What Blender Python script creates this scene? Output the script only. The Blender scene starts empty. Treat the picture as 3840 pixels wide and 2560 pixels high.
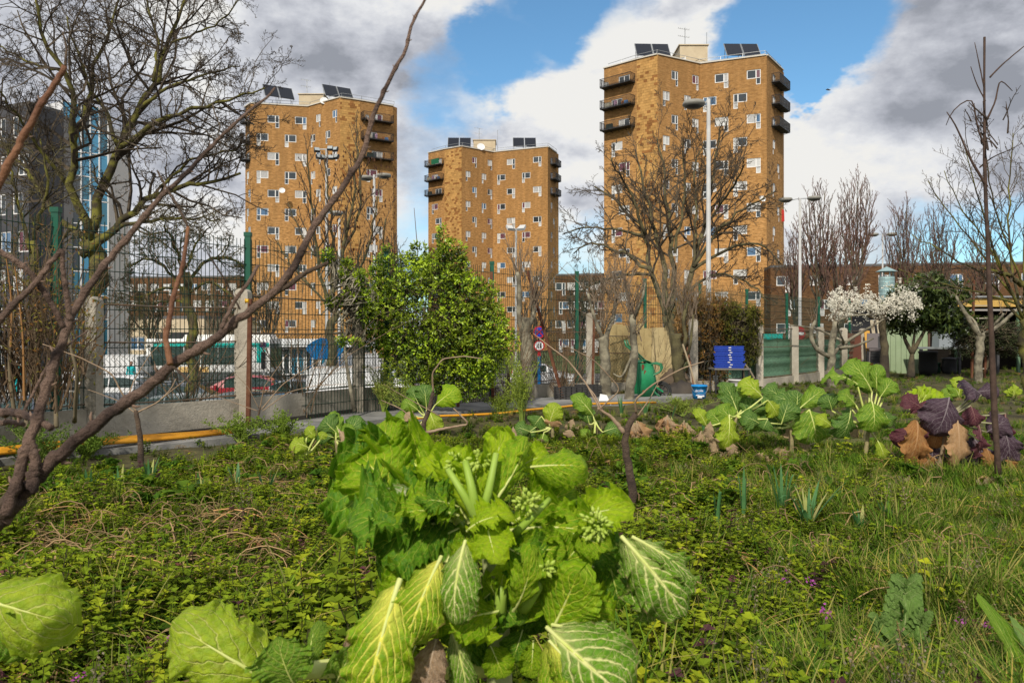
import bpy, bmesh, math, random
import numpy as np
from mathutils import Vector, Matrix
random.seed(7); RNG = np.random.default_rng(7)
S = bpy.context.scene
COL = S.collection
PI = math.pi
FPX = 2987.0; HY = 1250.0; EYE = 1.2     # focal length in photo pixels, horizon row, eye height above the garden
# ---------------------------------------------------------------- camera
cam = bpy.data.objects.new('camera', bpy.data.cameras.new('camera')); COL.objects.link(cam)
cam.location = (0, 0, EYE); cam.rotation_euler = (PI/2, 0, 0)
cam.data.sensor_width = 36.0; cam.data.lens = 36.0*FPX/3840.0
cam.data.shift_y = -(1280-HY)/3840.0
cam.data.clip_start = 0.05; cam.data.clip_end = 5000
cam.data.dof.use_dof = True; cam.data.dof.focus_distance = 9.0; cam.data.dof.aperture_fstop = 13
S.camera = cam
# ---------------------------------------------------------------- light
SUN_EL, SUN_AZ = 40.0, 196.0    # azimuth clockwise from +Y (where the camera looks): the sun is behind the camera, to the left
S.view_settings.view_transform = 'Standard'; S.view_settings.look = 'None'
S.view_settings.exposure = 0.0; S.view_settings.gamma = 1.0; S.view_settings.use_curve_mapping = False
sd = bpy.data.lights.new('sun', 'SUN'); sd.energy = 3.9; sd.angle = math.radians(2.5); sd.color = (1.0, 0.93, 0.82)
sun = bpy.data.objects.new('sun', sd); COL.objects.link(sun)
az, el = math.radians(SUN_AZ), math.radians(SUN_EL)
sdir = Vector((math.sin(az)*math.cos(el), math.cos(az)*math.cos(el), math.sin(el)))
sun.rotation_euler = sdir.to_track_quat('Z', 'Y').to_euler(); sun.location = (0, 0, 60)
try:
    S.cycles.use_denoising = True; S.cycles.denoiser = 'OPENIMAGEDENOISE'
except Exception: pass
S.cycles.max_bounces = 6; S.cycles.transparent_max_bounces = 12; S.cycles.diffuse_bounces = 3
S.cycles.glossy_bounces = 2; S.cycles.transmission_bounces = 3; S.cycles.caustics_reflective = False
S.cycles.caustics_refractive = False

def pdir(px, py): return Vector(((px-1920)/FPX, 1.0, -(py-HY)/FPX)).normalized()

class NT:
    """small helper to write node trees as expressions"""
    def __init__(s, tree): s.t = tree; s.n = tree.nodes; s.l = tree.links
    def node(s, typ, **kw):
        n = s.n.new(typ)
        for k, v in kw.items(): setattr(n, k, v)
        return n
    def put(s, sock, v):
        if isinstance(v, bpy.types.NodeSocket): s.l.new(v, sock)
        elif v is not None: sock.default_value = v
    def math(s, op, a, b=None, c=None, clamp=False):
        n = s.node('ShaderNodeMath', operation=op, use_clamp=clamp)
        s.put(n.inputs[0], a); s.put(n.inputs[1], b); s.put(n.inputs[2], c); return n.outputs[0]
    def vmath(s, op, a, b=None, out=0):
        n = s.node('ShaderNodeVectorMath', operation=op); s.put(n.inputs[0], a)
        if op == 'SCALE': s.put(n.inputs[3], b)
        else: s.put(n.inputs[1], b)
        return n.outputs[out]
    def noise(s, vec, scale, detail=4, rough=.55, out='Fac', dist=0):
        n = s.node('ShaderNodeTexNoise'); s.put(n.inputs['Vector'], vec); n.inputs['Scale'].default_value = scale
        n.inputs['Detail'].default_value = detail; n.inputs['Roughness'].default_value = rough
        n.inputs['Distortion'].default_value = dist
        return n.outputs[out]
    def ramp(s, f, stops, interp='LINEAR'):
        n = s.node('ShaderNodeValToRGB'); s.put(n.inputs[0], f); r = n.color_ramp; r.interpolation = interp
        while len(r.elements) < len(stops): r.elements.new(.5)
        for e, (p, c) in zip(r.elements, stops):
            e.position = p; e.color = tuple(c)+(1,) if len(c) == 3 else c
        return n.outputs[0]
    def mix(s, f, a, b, mode='MIX'):
        n = s.node('ShaderNodeMix', data_type='RGBA', blend_type=mode)
        s.put(n.inputs[0], f)
        for i, v in ((6, a), (7, b)):
            if isinstance(v, (tuple, list)): v = tuple(v)+(1,) if len(v) == 3 else v
            s.put(n.inputs[i], v)
        return n.outputs[2]
    def mapr(s, v, a, b, c=0, d=1, smooth=False):
        n = s.node('ShaderNodeMapRange'); n.clamp = True
        if smooth: n.interpolation_type = 'SMOOTHSTEP'
        s.put(n.inputs[0], v)
        for i, x in zip((1, 2, 3, 4), (a, b, c, d)): s.put(n.inputs[i], x)
        return n.outputs[0]
# ---------------------------------------------------------------- sky
W = bpy.data.worlds.new('World'); S.world = W; W.use_nodes = True
W.node_tree.nodes.clear(); k = NT(W.node_tree)
sky = k.node('ShaderNodeTexSky', sky_type='NISHITA'); sky.sun_disc = False
sky.sun_elevation = el; sky.sun_rotation = az; sky.air_density = 1.0; sky.dust_density = .3; sky.ozone_density = 2.0
tc = k.node('ShaderNodeTexCoord'); D = tc.outputs['Generated']
sep = k.node('ShaderNodeSeparateXYZ'); k.put(sep.inputs[0], D)
# clouds flatten towards the horizon: stretch the lookup
zz = k.math('MAXIMUM', sep.outputs[2], 0.0)
dv = k.node('ShaderNodeCombineXYZ'); k.put(dv.inputs[0], sep.outputs[0]); k.put(dv.inputs[1], sep.outputs[1])
k.put(dv.inputs[2], k.math('MULTIPLY', zz, 1.7))
w1 = k.noise(dv.outputs[0], 3.0, 3, .5, 'Color'); w2 = k.noise(dv.outputs[0], 9.0, 5, .6, 'Color')
wob = k.vmath('ADD', k.vmath('SCALE', k.vmath('SUBTRACT', w1, (.5, .5, .5)), .10), k.vmath('SCALE', k.vmath('SUBTRACT', w2, (.5, .5, .5)), .13))
DW = k.vmath('NORMALIZE', k.vmath('ADD', D, wob))
def blob(px, py, rad, w, soft=.75):
    d = pdir(px, py); c = math.cos(rad/FPX); c1 = math.cos(rad*soft*.35/FPX)
    v = k.vmath('DOT_PRODUCT', DW, tuple(d), out='Value')
    return k.mapr(v, c, c1, 0, w, True)
def total(vals):
    a = vals[0]
    for b in vals[1:]: a = k.math('ADD', a, b)
    return a
cov = k.noise(dv.outputs[0], 2.2, 8, .6)
gaps = total([blob(*b) for b in ((1760,300,300,.5),(1960,150,300,.5),(2230,30,290,.45),(2880,90,300,.8),(3130,30,320,.75),
      (2990,230,130,.25),(3500,960,420,.33),(3780,880,350,.25),(1560,640,260,.22),(1560,950,260,.15),(1000,1000,300,.12),(3000,1080,240,.2),(2150,950,200,.1))])
fill = total([blob(*b) for b in ((900,100,1000,.3),(2560,90,420,.3),(2080,420,470,.35),(3400,520,700,.3),(3750,150,560,.4),(300,300,900,.3))])
cm = k.math('SUBTRACT', k.math('ADD', cov, fill), gaps)
mask = k.mapr(cm, .10, .54, 0, 1, True)
sh = k.noise(dv.outputs[0], 4.5, 9, .58)
sh2 = k.noise(k.vmath('ADD', dv.outputs[0], (.02, .0, .05)), 4.5, 9, .58)
lit = total([blob(*b) for b in ((300,200,700,.10),(2050,330,420,.26),(2450,200,500,.26),(2900,300,300,.12),(3150,420,480,.26),(3350,700,520,.18),(3100,640,420,.14),(1200,850,500,.2),(2100,850,500,.22),(1800,480,300,.2),(2650,60,350,.2),(1500,380,260,.12))])
dark = total([blob(*b) for b in ((900,60,750,.04),(3780,60,620,.16),(3700,420,520,.2),(1400,60,420,.08),(1150,560,300,.08),(3400,230,330,.14),(3300,880,260,.08))])
val = k.math('ADD', k.math('SUBTRACT', k.math('ADD', k.math('MULTIPLY', sh, 1.1), lit), dark), k.math('MULTIPLY', k.math('SUBTRACT', sh, sh2), 3.2))
ccol = k.ramp(val, [(0.0, (.33,.35,.40)), (.30, (.49,.51,.57)), (.54, (.64,.66,.715)), (.84, (.85,.86,.88)), (1.0, (.93,.92,.89))])
cl10 = k.vmath('SCALE', ccol, 9.4)
skyc = k.vmath('MULTIPLY', sky.outputs[0], (.95, 1.35, 1.45))
final = k.mix(mask, skyc, cl10)
bg = k.node('ShaderNodeBackground'); k.put(bg.inputs[0], final); bg.inputs[1].default_value = .1
out = k.node('ShaderNodeOutputWorld'); k.l.new(bg.outputs[0], out.inputs[0])
try: W.cycles.sampling_method = 'MANUAL'; W.cycles.sample_map_resolution = 512
except Exception: pass

# ---------------------------------------------------------------- placing by distance
def P(px, py, d): return Vector(((px-1920)/FPX*d, d, EYE-(py-HY)/FPX*d))
def gd(py): return EYE*FPX/(py-HY)             # distance of a point on level garden ground
def G(px, py): d = gd(py); return P(px, py, d)

# ---------------------------------------------------------------- materials
MATS = {}
def mat(name, col, rough=.8, col2=None, scale=8, bump=0, bscale=None, metal=0, spec=.3, trans=0, detail=5, coord='Object', attr=None, attrmix=1.0, stops=(.35,.65), coat=0, irand=None):
    if name in MATS: return MATS[name]
    m = bpy.data.materials.new(name); m.use_nodes = True; t = m.node_tree; t.nodes.clear(); q = NT(t)
    b = q.node('ShaderNodeBsdfPrincipled'); o = q.node('ShaderNodeOutputMaterial')
    co = q.node('ShaderNodeTexCoord').outputs[coord]
    c = tuple(col)+(1,)
    if col2 is not None:
        f = q.noise(co, scale, detail)
        c = q.ramp(f, [(stops[0], col), (stops[1], col2)])
    if attr:
        a = q.node('ShaderNodeVertexColor'); a.layer_name = attr
        c = q.mix(1.0, c, a.outputs[0], 'MULTIPLY')
    if irand:
        oi = q.node('ShaderNodeObjectInfo')
        f = q.ramp(oi.outputs['Random'], irand)
        c = q.mix(1.0, c, f, 'MULTIPLY')
    q.put(b.inputs['Base Color'], c)
    b.inputs['Roughness'].default_value = rough; b.inputs['Metallic'].default_value = metal
    b.inputs['Specular IOR Level'].default_value = spec
    if coat: b.inputs['Coat Weight'].default_value = coat
    if bump:
        bn = q.node('ShaderNodeBump'); bn.inputs['Strength'].default_value = min(1, bump); bn.inputs['Distance'].default_value = .02
        q.put(bn.inputs['Height'], q.noise(co, bscale or scale*3, 6, .65)); q.l.new(bn.outputs[0], b.inputs['Normal'])
    if trans:
        tr = q.node('ShaderNodeBsdfTranslucent'); q.put(tr.inputs[0], c)
        ms = q.node('ShaderNodeMixShader'); ms.inputs[0].default_value = trans
        q.l.new(b.outputs[0], ms.inputs[1]); q.l.new(tr.outputs[0], ms.inputs[2]); q.l.new(ms.outputs[0], o.inputs[0])
    else: q.l.new(b.outputs[0], o.inputs[0])
    MATS[name] = m; return m

def emis(m): return m
# ---------------------------------------------------------------- mesh helpers
def link(name, me, parent=None, loc=None):
    o = bpy.data.objects.new(name, me); COL.objects.link(o)
    if parent is not None: o.parent = parent
    if loc is not None: o.location = loc
    return o
def tag(o, label=None, cat=None, group=None, kind=None):
    if label: o['label'] = label
    if cat: o['category'] = cat
    if group: o['group'] = group
    if kind: o['kind'] = kind
    return o
def thing(name, label, cat, loc=(0,0,0), rz=0, group=None):
    o = bpy.data.objects.new(name, None); COL.objects.link(o); o.empty_display_size = .2
    o.location = loc; o.rotation_euler = (0, 0, rz)
    return tag(o, label, cat, group)
def copy_tree(o, parent=None):
    c = o.copy(); COL.objects.link(c); c.parent = parent
    for ch in [x for x in o.children]: copy_tree(ch, c)
    return c

class MB:
    def __init__(s): s.v = []; s.f = []; s.m = []; s.uv = []; s.c = []; s.hasuv = False; s.hasc = False
    def face(s, pts, mat=0, uv=None, col=None):
        i = len(s.v); s.v += [tuple(p) for p in pts]; s.f.append(tuple(range(i, i+len(pts)))); s.m.append(mat)
        s.uv.append(uv); s.c.append(col)
        if uv: s.hasuv = True
        if col: s.hasc = True
    def add(s, verts, faces, mat=0, M=None, col=None):
        i = len(s.v)
        if M is not None: verts = [M @ Vector(p) for p in verts]
        s.v += [tuple(p) for p in verts]
        for f in faces: s.f.append(tuple(i+j for j in f)); s.m.append(mat); s.uv.append(None); s.c.append(col)
        if col: s.hasc = True
    def box(s, c, size, rz=0, mat=0, M=None, taper=1.0, col=None):
        x, y, z = size[0]/2, size[1]/2, size[2]/2; t = taper
        vs = [(-x,-y,-z),(x,-y,-z),(x,y,-z),(-x,y,-z),(-x*t,-y*t,z),(x*t,-y*t,z),(x*t,y*t,z),(-x*t,y*t,z)]
        R = Matrix.Translation(Vector(c)) @ Matrix.Rotation(rz, 4, 'Z')
        if M is not None: R = M @ R
        s.add(vs, [(0,3,2,1),(4,5,6,7),(0,1,5,4),(1,2,6,5),(2,3,7,6),(3,0,4,7)], mat, R, col)
    def beam(s, a, b, w, h=None, mat=0, up=(0,0,1), col=None):
        a = Vector(a); b = Vector(b); d = b-a; L = d.length; d.normalize(); h = h or w
        u = Vector(up)
        if abs(d.dot(u)) > .98: u = Vector((0,1,0))
        x = d.cross(u).normalized(); z = x.cross(d)
        M = Matrix((x, d, z)).transposed().to_4x4(); M.translation = (a+b)/2
        s.box((0,0,0), (w, L, h), 0, mat, M, col=col)
    def tube(s, pts, rad, n=6, mat=0, cap=True, col=None):
        P_ = np.asarray([tuple(p) for p in pts], float); m = len(P_)
        R = np.full(m, rad, float) if np.isscalar(rad) else np.asarray(rad, float)
        T = np.gradient(P_, axis=0); T /= (np.linalg.norm(T, axis=1, keepdims=True)+1e-12)
        t0 = T.mean(0); ref = np.array([0,0,1.]) if abs(t0[2]) < .8*np.linalg.norm(t0)+1e-9 else np.array([0,1.,0])
        A = np.cross(T, ref); A /= (np.linalg.norm(A, axis=1, keepdims=True)+1e-12); B = np.cross(T, A)
        an = np.arange(n)*2*PI/n
        V = P_[:,None,:] + R[:,None,None]*(np.cos(an)[None,:,None]*A[:,None,:] + np.sin(an)[None,:,None]*B[:,None,:])
        i0 = len(s.v); s.v += [tuple(x) for x in V.reshape(-1,3).tolist()]
        k_ = 0
        for i in range(m-1):
            a = i0+i*n; b = a+n
            for j in range(n):
                j2 = (j+1) % n; s.f.append((a+j, a+j2, b+j2, b+j)); k_ += 1
        if cap and n > 2:
            s.f.append(tuple(i0+j for j in reversed(range(n)))); s.f.append(tuple(i0+(m-1)*n+j for j in range(n))); k_ += 2
        s.m += [mat]*k_; s.uv += [None]*k_; s.c += [col]*k_
        if col: s.hasc = True
    def lathe(s, prof, c=(0,0,0), n=20, mat=0, M=None, col=None):
        i0 = len(s.v); vs = []
        for r, z in prof:
            for j in range(n):
                a = 2*PI*j/n; vs.append(Vector((c[0]+r*math.cos(a), c[1]+r*math.sin(a), c[2]+z)))
        fs = []
        for i in range(len(prof)-1):
            for j in range(n):
                j2 = (j+1) % n; fs.append((i*n+j, i*n+j2, (i+1)*n+j2, (i+1)*n+j))
        s.add(vs, fs, mat, M, col)
    def prism(s, poly, z0, z1, mat=0, M=None, topmat=None):
        n = len(poly); vs = [(x, y, z0) for x, y in poly]+[(x, y, z1) for x, y in poly]
        s.add(vs, [(i, (i+1) % n, n+(i+1) % n, n+i) for i in range(n)], mat, M)
        s.add(vs, [tuple(range(n, 2*n)), tuple(reversed(range(n)))], mat if topmat is None else topmat, M)
    def mesh(s, name, mats, smooth=False):
        me = bpy.data.meshes.new(name); me.from_pydata(s.v, [], s.f)
        for m in (mats if isinstance(mats, (list, tuple)) else [mats]): me.materials.append(m)
        me.polygons.foreach_set('material_index', s.m)
        if smooth: me.polygons.foreach_set('use_smooth', [True]*len(s.f))
        if s.hasuv:
            l = me.uv_layers.new(name='UVMap'); arr = []
            for f, u in zip(s.f, s.uv):
                if u: 
                    for q in u: arr += [q[0], q[1]]
                else: arr += [0.0, 0.0]*len(f)
            l.data.foreach_set('uv', arr)
        if s.hasc:
            ca = me.color_attributes.new('Col', 'FLOAT_COLOR', 'CORNER'); arr = []
            for f, c in zip(s.f, s.c):
                c = c or (1,1,1); arr += [c[0], c[1], c[2], 1.0]*len(f)
            ca.data.foreach_set('color', arr)
        me.validate(); me.update(); return me
    def build(s, name, mats, parent=None, smooth=False, loc=None):
        return link(name, s.mesh(name, mats, smooth), parent, loc)

def np_mesh(name, V, F, mats, colors=None, uv=None, smooth=False, mi=None):
    """V (N,3), F (M,4) or (M,3) numpy; colors per vertex"""
    me = bpy.data.meshes.new(name); k_ = F.shape[1]
    me.vertices.add(len(V)); me.vertices.foreach_set('co', V.astype(np.float32).ravel())
    me.loops.add(F.size); me.loops.foreach_set('vertex_index', F.astype(np.int32).ravel())
    me.polygons.add(len(F)); me.polygons.foreach_set('loop_start', np.arange(0, F.size, k_, dtype=np.int32))
    for m in (mats if isinstance(mats, (list, tuple)) else [mats]): me.materials.append(m)
    if mi is not None: me.polygons.foreach_set('material_index', mi.astype(np.int32))
    me.polygons.foreach_set('use_smooth', np.full(len(F), smooth))
    me.update(calc_edges=True)
    if colors is not None:
        ca = me.color_attributes.new('Col', 'FLOAT_COLOR', 'POINT')
        ca.data.foreach_set('color', np.hstack([colors, np.ones((len(colors),1))]).astype(np.float32).ravel())
    if uv is not None:
        l = me.uv_layers.new(name='UVMap'); l.data.foreach_set('uv', uv[F.ravel()].astype(np.float32).ravel())
    return me

def unit(a): return a/(np.linalg.norm(a, axis=-1, keepdims=True)+1e-9)
def scatter_leaves(pos, dirs, nrm, L, Wd, col, fold=.25, droop=.15):
    """folded 6-vertex leaves, 2 quads a leaf: base, 2 sides x2, tip"""
    n = len(pos); d = unit(dirs); s = unit(np.cross(d, nrm)); u = np.cross(s, d)
    L = L[:,None]; Wd = Wd[:,None]
    b = pos; m1 = pos + d*L*.5; t = pos + d*L - u*L*droop
    l = m1 - s*Wd*.5 + u*Wd*fold; r = m1 + s*Wd*.5 + u*Wd*fold
    V = np.stack([b, l, t, r], 1)   # rhombus folded on b-t
    V = V.reshape(-1, 3); i = np.arange(n)[:,None]*4
    F = i+np.array([[0,3,2,1]])
    C = np.repeat(col, 4, 0)
    C = C.reshape(n, 4, 3); C[:,2] *= 1.15; C = C.reshape(-1, 3)
    return V, F, np.clip(C, 0, 1)
def rand_unit(n, rng=RNG):
    return unit(rng.normal(size=(n, 3)))
# ================================================================ fence line (posts measured in the photo: top of post = level 2.4 m)
GP = [(-340, 710), (210, 795), (930, 885), (1450, 945), (1845, 990), (2163, 1025), (2418, 1052), (2625, 1071), (2800, 1090), (2950, 1105), (3070, 1118), (3185, 1128)]
FP = []
for px, py in GP:
    d = 3584/(HY-py); FP.append(((px-1920)/FPX*d, d))
FP.append((FP[-1][0]+2.1, FP[-1][1]+2.5)); FP.append((FP[-1][0]+2.1, FP[-1][1]+2.5))
def fence_x(y):
    pts = [(-12.5, -8.0), (-9.6, 0.0)] + FP
    if y <= pts[0][1]: return pts[0][0]
    for (x0, y0), (x1, y1) in zip(pts, pts[1:]):
        if y0 <= y <= y1: return x0+(x1-x0)*(y-y0)/(y1-y0)
    return pts[-1][0]+(y-pts[-1][1])*.8
STREET = -2.2
# ---------------------------------------------------------------- ground
m_soil = mat('garden_soil', (.035,.028,.012), .95, (.10,.09,.03), 3.0, .8, 14)
m_dirtgrass = mat('rough_verge', (.05,.065,.02), .95, (.12,.10,.05), .6, .5, 9)
m_asph = mat('asphalt', (.06,.06,.06), .9, (.12,.115,.105), .35, .2, 30)
def bump_z(x, y):
    return .03*math.sin(x*1.3+y*.7)+.025*math.sin(x*2.9-y*2.1+1)+.02*math.sin(y*4.1+x*3.7)
rows = [-6+.5*i for i in range(16)]+[2+.25*i for i in range(64)]+[18+1.0*i for i in range(44)]
nc = 90; V = []; F = []
for y in rows:
    x0 = fence_x(y)-.25; x1 = 14+max(0, y)*.9
    for i in range(nc+1):
        t = i/nc; x = x0+(x1-x0)*t; z = bump_z(x, y) if (i > 3) else 0
        V.append((x, y, z))
for r in range(len(rows)-1):
    for i in range(nc): a = r*(nc+1)+i; F.append((a, a+1, a+nc+2, a+nc+1))
V = np.array(V); F = np.array(F)
tag(link('garden_ground', np_mesh('garden_ground', V, F, m_soil, smooth=True)), kind='structure')
b = MB()
for r in range(len(rows)-1):
    a0 = V[r*(nc+1)]; a1 = V[(r+1)*(nc+1)]
    b.face([(a0[0],a0[1],STREET-.1), (a1[0],a1[1],STREET-.1), tuple(a1), tuple(a0)])
tag(b.build('garden_bank', m_dirtgrass), kind='structure')
b = MB(); b.face([(-1800,-300,STREET),(1800,-300,STREET),(1800,2600,STREET),(-1800,2600,STREET)])
tag(b.build('street_ground', m_asph), kind='structure')
m_kerbc = mat('kerb_concrete', (.30,.28,.24), .9, (.40,.38,.33), 2, .2)
m_lawn = mat('lawn', (.05,.08,.02), .95, (.10,.12,.04), .8, .5, 12)
b = MB(); b.prism([(-40,44),(40,41),(60,43.5),(-60,46.5)], STREET, STREET+.14)
tag(b.build('pavement', m_kerbc), kind='structure')
b = MB(); b.prism([(-60,70),(90,66),(120,180),(-90,180)], STREET, STREET+.13)
tag(b.build('far_lawn', m_lawn), kind='structure')
b = MB()
for i in range(14):
    x = -24+2.6*i; b.box((x, 30.6, STREET+.004), (.1, 4.6, .003))
tag(b.build('parking_lines', mat('road_paint', (.7,.7,.66), .7)), kind='structure')
# little path along the fence, and the ledge the wall stands on
m_path = mat('path_concrete', (.16,.16,.15), .9, (.30,.29,.27), 2.5, .4, 20)
b = MB(); pl = []
for px, y0, y1 in ((-300,1730,1850),(0,1682,1748),(210,1655,1722),(560,1622,1695),(880,1600,1660),(1250,1560,1610),(1700,1528,1562),(2100,1500,1528),(2600,1478,1500)):
    pl.append((G(px, y0), G(px, y1)))
for (a, c), (a2, c2) in zip(pl, pl[1:]):
    lo = Vector((0,0,.065))
    b.face([c+lo, c2+lo, a2+lo, a+lo]); b.face([c-lo, c2-lo, c2+lo, c+lo])
tag(b.build('path', m_path), kind='structure')
PATH = pl

# ================================================================ towers
def brick_mat(name, c1, c2, mortar, grime=.35, bw=.42, bh=.11):
    m = bpy.data.materials.new(name); m.use_nodes = True; t = m.node_tree; t.nodes.clear(); q = NT(t)
    b = q.node('ShaderNodeBsdfPrincipled'); o = q.node('ShaderNodeOutputMaterial'); q.l.new(b.outputs[0], o.inputs[0])
    uv = q.node('ShaderNodeTexCoord').outputs['UV']
    br = q.node('ShaderNodeTexBrick'); q.put(br.inputs['Vector'], uv)
    br.inputs['Color1'].default_value = c1+(1,); br.inputs['Color2'].default_value = c2+(1,); br.inputs['Mortar'].default_value = mortar+(1,)
    br.inputs['Scale'].default_value = 1; br.inputs['Brick Width'].default_value = bw; br.inputs['Row Height'].default_value = bh
    br.inputs['Mortar Size'].default_value = .012; br.inputs['Bias'].default_value = -.15
    mp = q.node('ShaderNodeMapping'); q.put(mp.inputs[0], uv); mp.inputs['Scale'].default_value = (1, 3.2, 1)
    streak = q.noise(mp.outputs[0], 1.6, 6, .75)      # rustic rows of darker bricks
    c = q.mix(q.mapr(streak, .45, .64, 0, .8), br.outputs['Color'], tuple(x*.36 for x in c2))
    mp2 = q.node('ShaderNodeMapping'); q.put(mp2.inputs[0], uv); mp2.inputs['Scale'].default_value = (1.2, .12, 1)
    g = q.noise(mp2.outputs[0], .8, 4, .6)            # run-off grime in vertical streaks
    sp = q.node('ShaderNodeSeparateXYZ'); q.put(sp.inputs[0], uv)
    hg = q.mapr(sp.outputs[1], 12, 38, -.10, .22)     # darker towards the top
    c = q.mix(q.math('MULTIPLY', q.mapr(q.math('ADD', g, hg), .42, .75), grime*1.7, clamp=True), c, tuple(x*.42 for x in c1))
    q.put(b.inputs['Base Color'], c); b.inputs['Roughness'].default_value = .9; b.inputs['Specular IOR Level'].default_value = .15
    bn = q.node('ShaderNodeBump'); bn.inputs['Distance'].default_value = .06; bn.inputs['Strength'].default_value = .8
    q.put(bn.inputs['Height'], q.math('ADD', q.math('MULTIPLY', streak, 1.2), q.math('MULTIPLY', br.outputs['Fac'], -.6))); q.l.new(bn.outputs[0], b.inputs['Normal'])
    return m
m_brick = brick_mat('ochre_brick', (.70,.38,.14), (.54,.27,.085), (.50,.30,.13))
m_brown = brick_mat('brown_brick', (.20,.105,.048), (.13,.062,.03), (.17,.10,.05), .3)
m_stone = mat('cladding_stone', (.56,.32,.11), .85, (.46,.25,.08), 1.2, .4, 20, attr='Col')
m_coping = mat('coping', (.62,.58,.5), .8)
m_white = mat('white_frame', (.78,.78,.76), .5)
m_glass = mat('window_glass', (.035,.045,.05), .06, spec=.9)
m_glassb = mat('window_glass_blue', (.07,.15,.26), .06, spec=.9)
m_curt = mat('net_curtain', (.34,.34,.33), .25, (.52,.51,.49), 9, spec=.6)
m_shut = mat('white_shutter', (.52,.52,.50), .6, (.6,.6,.58), 3)
m_dcurt = mat('dark_curtain', (.10,.03,.05), .4, (.16,.05,.07), 6, spec=.6)
m_reveal = mat('window_reveal', (.16,.09,.04), .9)
m_black = mat('black_metal', (.02,.02,.022), .5, (.035,.035,.035), 5)
m_solar = mat('solar_panel', (.008,.010,.016), .15, spec=.6)
m_beige = mat('beige_render', (.60,.50,.34), .9, (.52,.42,.28), .8, .2, 6)
m_galv = mat('galvanised', (.42,.43,.42), .45, (.30,.31,.31), 6, metal=.6)
PANE = [m_glass, m_glass, m_glass, m_glass, m_curt, m_curt, m_glassb, m_shut, m_dcurt]
_wm = {}
def pane_mesh(w, h, m):
    key = (round(w,2), round(h,2), m.name)
    if key not in _wm:
        b = MB(); b.box((w/2, 0, h/2), (w, .02, h)); _wm[key] = b.mesh('pane', m)
    return _wm[key]
def frame_mesh(w, h, kind, sw):
    """kind: 'R' small light below right, 'L' below left, 'N' none. origin = lower-left of the main light, +y into the wall"""
    key = ('f', round(w,2), round(h,2), kind)
    if key not in _wm:
        b = MB(); t = .095; d = .07
        ms = sw if kind == 'L' else w-sw
        if kind == 'N': ms = w*.5
        b.box((w/2, 0, t/2), (w, d, t)); b.box((w/2, 0, h-t/2), (w, d, t))
        for x in (t/2, w-t/2): b.box((x, 0, h/2), (t, d, h-2*t))
        b.box((ms, 0, h/2), (t*1.3, d, h-2*t))
        if kind != 'N':
            x0 = w-sw if kind == 'R' else 0; lh = .78
            for x in (x0+t*.4, x0+sw-t*.4): b.box((x, 0, -lh/2), (t*.8, d, lh))
            b.box((x0+sw/2, 0, -lh+t/2), (sw-1.6*t, d, t))
        _wm[key] = b.mesh('window', m_white)
    return _wm[key]
def place_window(parent, M, w, h, kind, sw, rng, lname='window'):
    o = link(lname, frame_mesh(w, h, kind, sw), parent); o.matrix_local = M
    m = rng.choice(PANE); m2 = m if rng.random() < .6 else rng.choice(PANE)
    ms = sw if kind == 'L' else w-sw
    if kind == 'N': ms = w/2
    p = link('pane', pane_mesh(ms-.12, h-.19, m), o, (.09, .015, .095))
    p = link('pane', pane_mesh(w-ms-.12, h-.19, m2 if w > 1.2 else m), o, (ms+.06, .015, .095))
    if kind != 'N':
        x0 = w-sw if kind == 'R' else 0
        link('pane', pane_mesh(sw-.12, .68, rng.choice([m_curt, m_shut, m_glass])), o, (x0+.06, .015, -.70))
    return o
def face_matrix(p0, p1, z):
    d = (Vector((p1[0], p1[1], 0))-Vector((p0[0], p0[1], 0))).normalized(); n = Vector((0,0,1)).cross(d)   # +y points into the wall when p0->p1 runs left to right
    M = Matrix((d, n, Vector((0,0,1)))).transposed().to_4x4(); M.translation = Vector((p0[0], p0[1], z)); return M
STOREY = 2.78
def wall_face(wb, rb, p0, p1, z0, z1, holes, u0=0):
    """one wall with rectangular holes (x0,x1,za,zb); wb wall mesh, rb reveals"""
    L = math.hypot(p1[0]-p0[0], p1[1]-p0[1]); M = face_matrix(p0, p1, 0)
    bands = []; z = z1
    zs = sorted({z0, z1} | {h[2] for h in holes} | {h[3] for h in holes})
    for a, c in zip(zs, zs[1:]):
        xs = sorted({0, L} | {h[0] for h in holes if h[2] <= a+1e-6 and h[3] >= c-1e-6} | {h[1] for h in holes if h[2] <= a+1e-6 and h[3] >= c-1e-6})
        for xa, xb in zip(xs, xs[1:]):
            mx = (xa+xb)/2; mz = (a+c)/2
            if any(h[0] < mx < h[1] and h[2] < mz < h[3] for h in holes): continue
            q = [(xa,0,a),(xb,0,a),(xb,0,c),(xa,0,c)]
            wb.face([M@Vector(p) for p in q], 0, [(u0+p[0], p[2]) for p in q])
    for xa, xb, a, c in holes:
        D_ = .16
        rb.face([M@Vector(p) for p in ((xa,0,a),(xa,D_,a),(xa,D_,c),(xa,0,c))])
        rb.face([M@Vector(p) for p in ((xb,D_,a),(xb,0,a),(xb,0,c),(xb,D_,c))])
        rb.face([M@Vector(p) for p in ((xa,0,c),(xa,D_,c),(xb,D_,c),(xb,0,c))])
        rb.face([M@Vector(p) for p in ((xa,0,a),(xb,0,a),(xb,D_,a),(xa,D_,a))])
        rb.face([M@Vector(p) for p in ((xa,D_,a),(xb,D_,a),(xb,D_,c),(xa,D_,c))])
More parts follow.
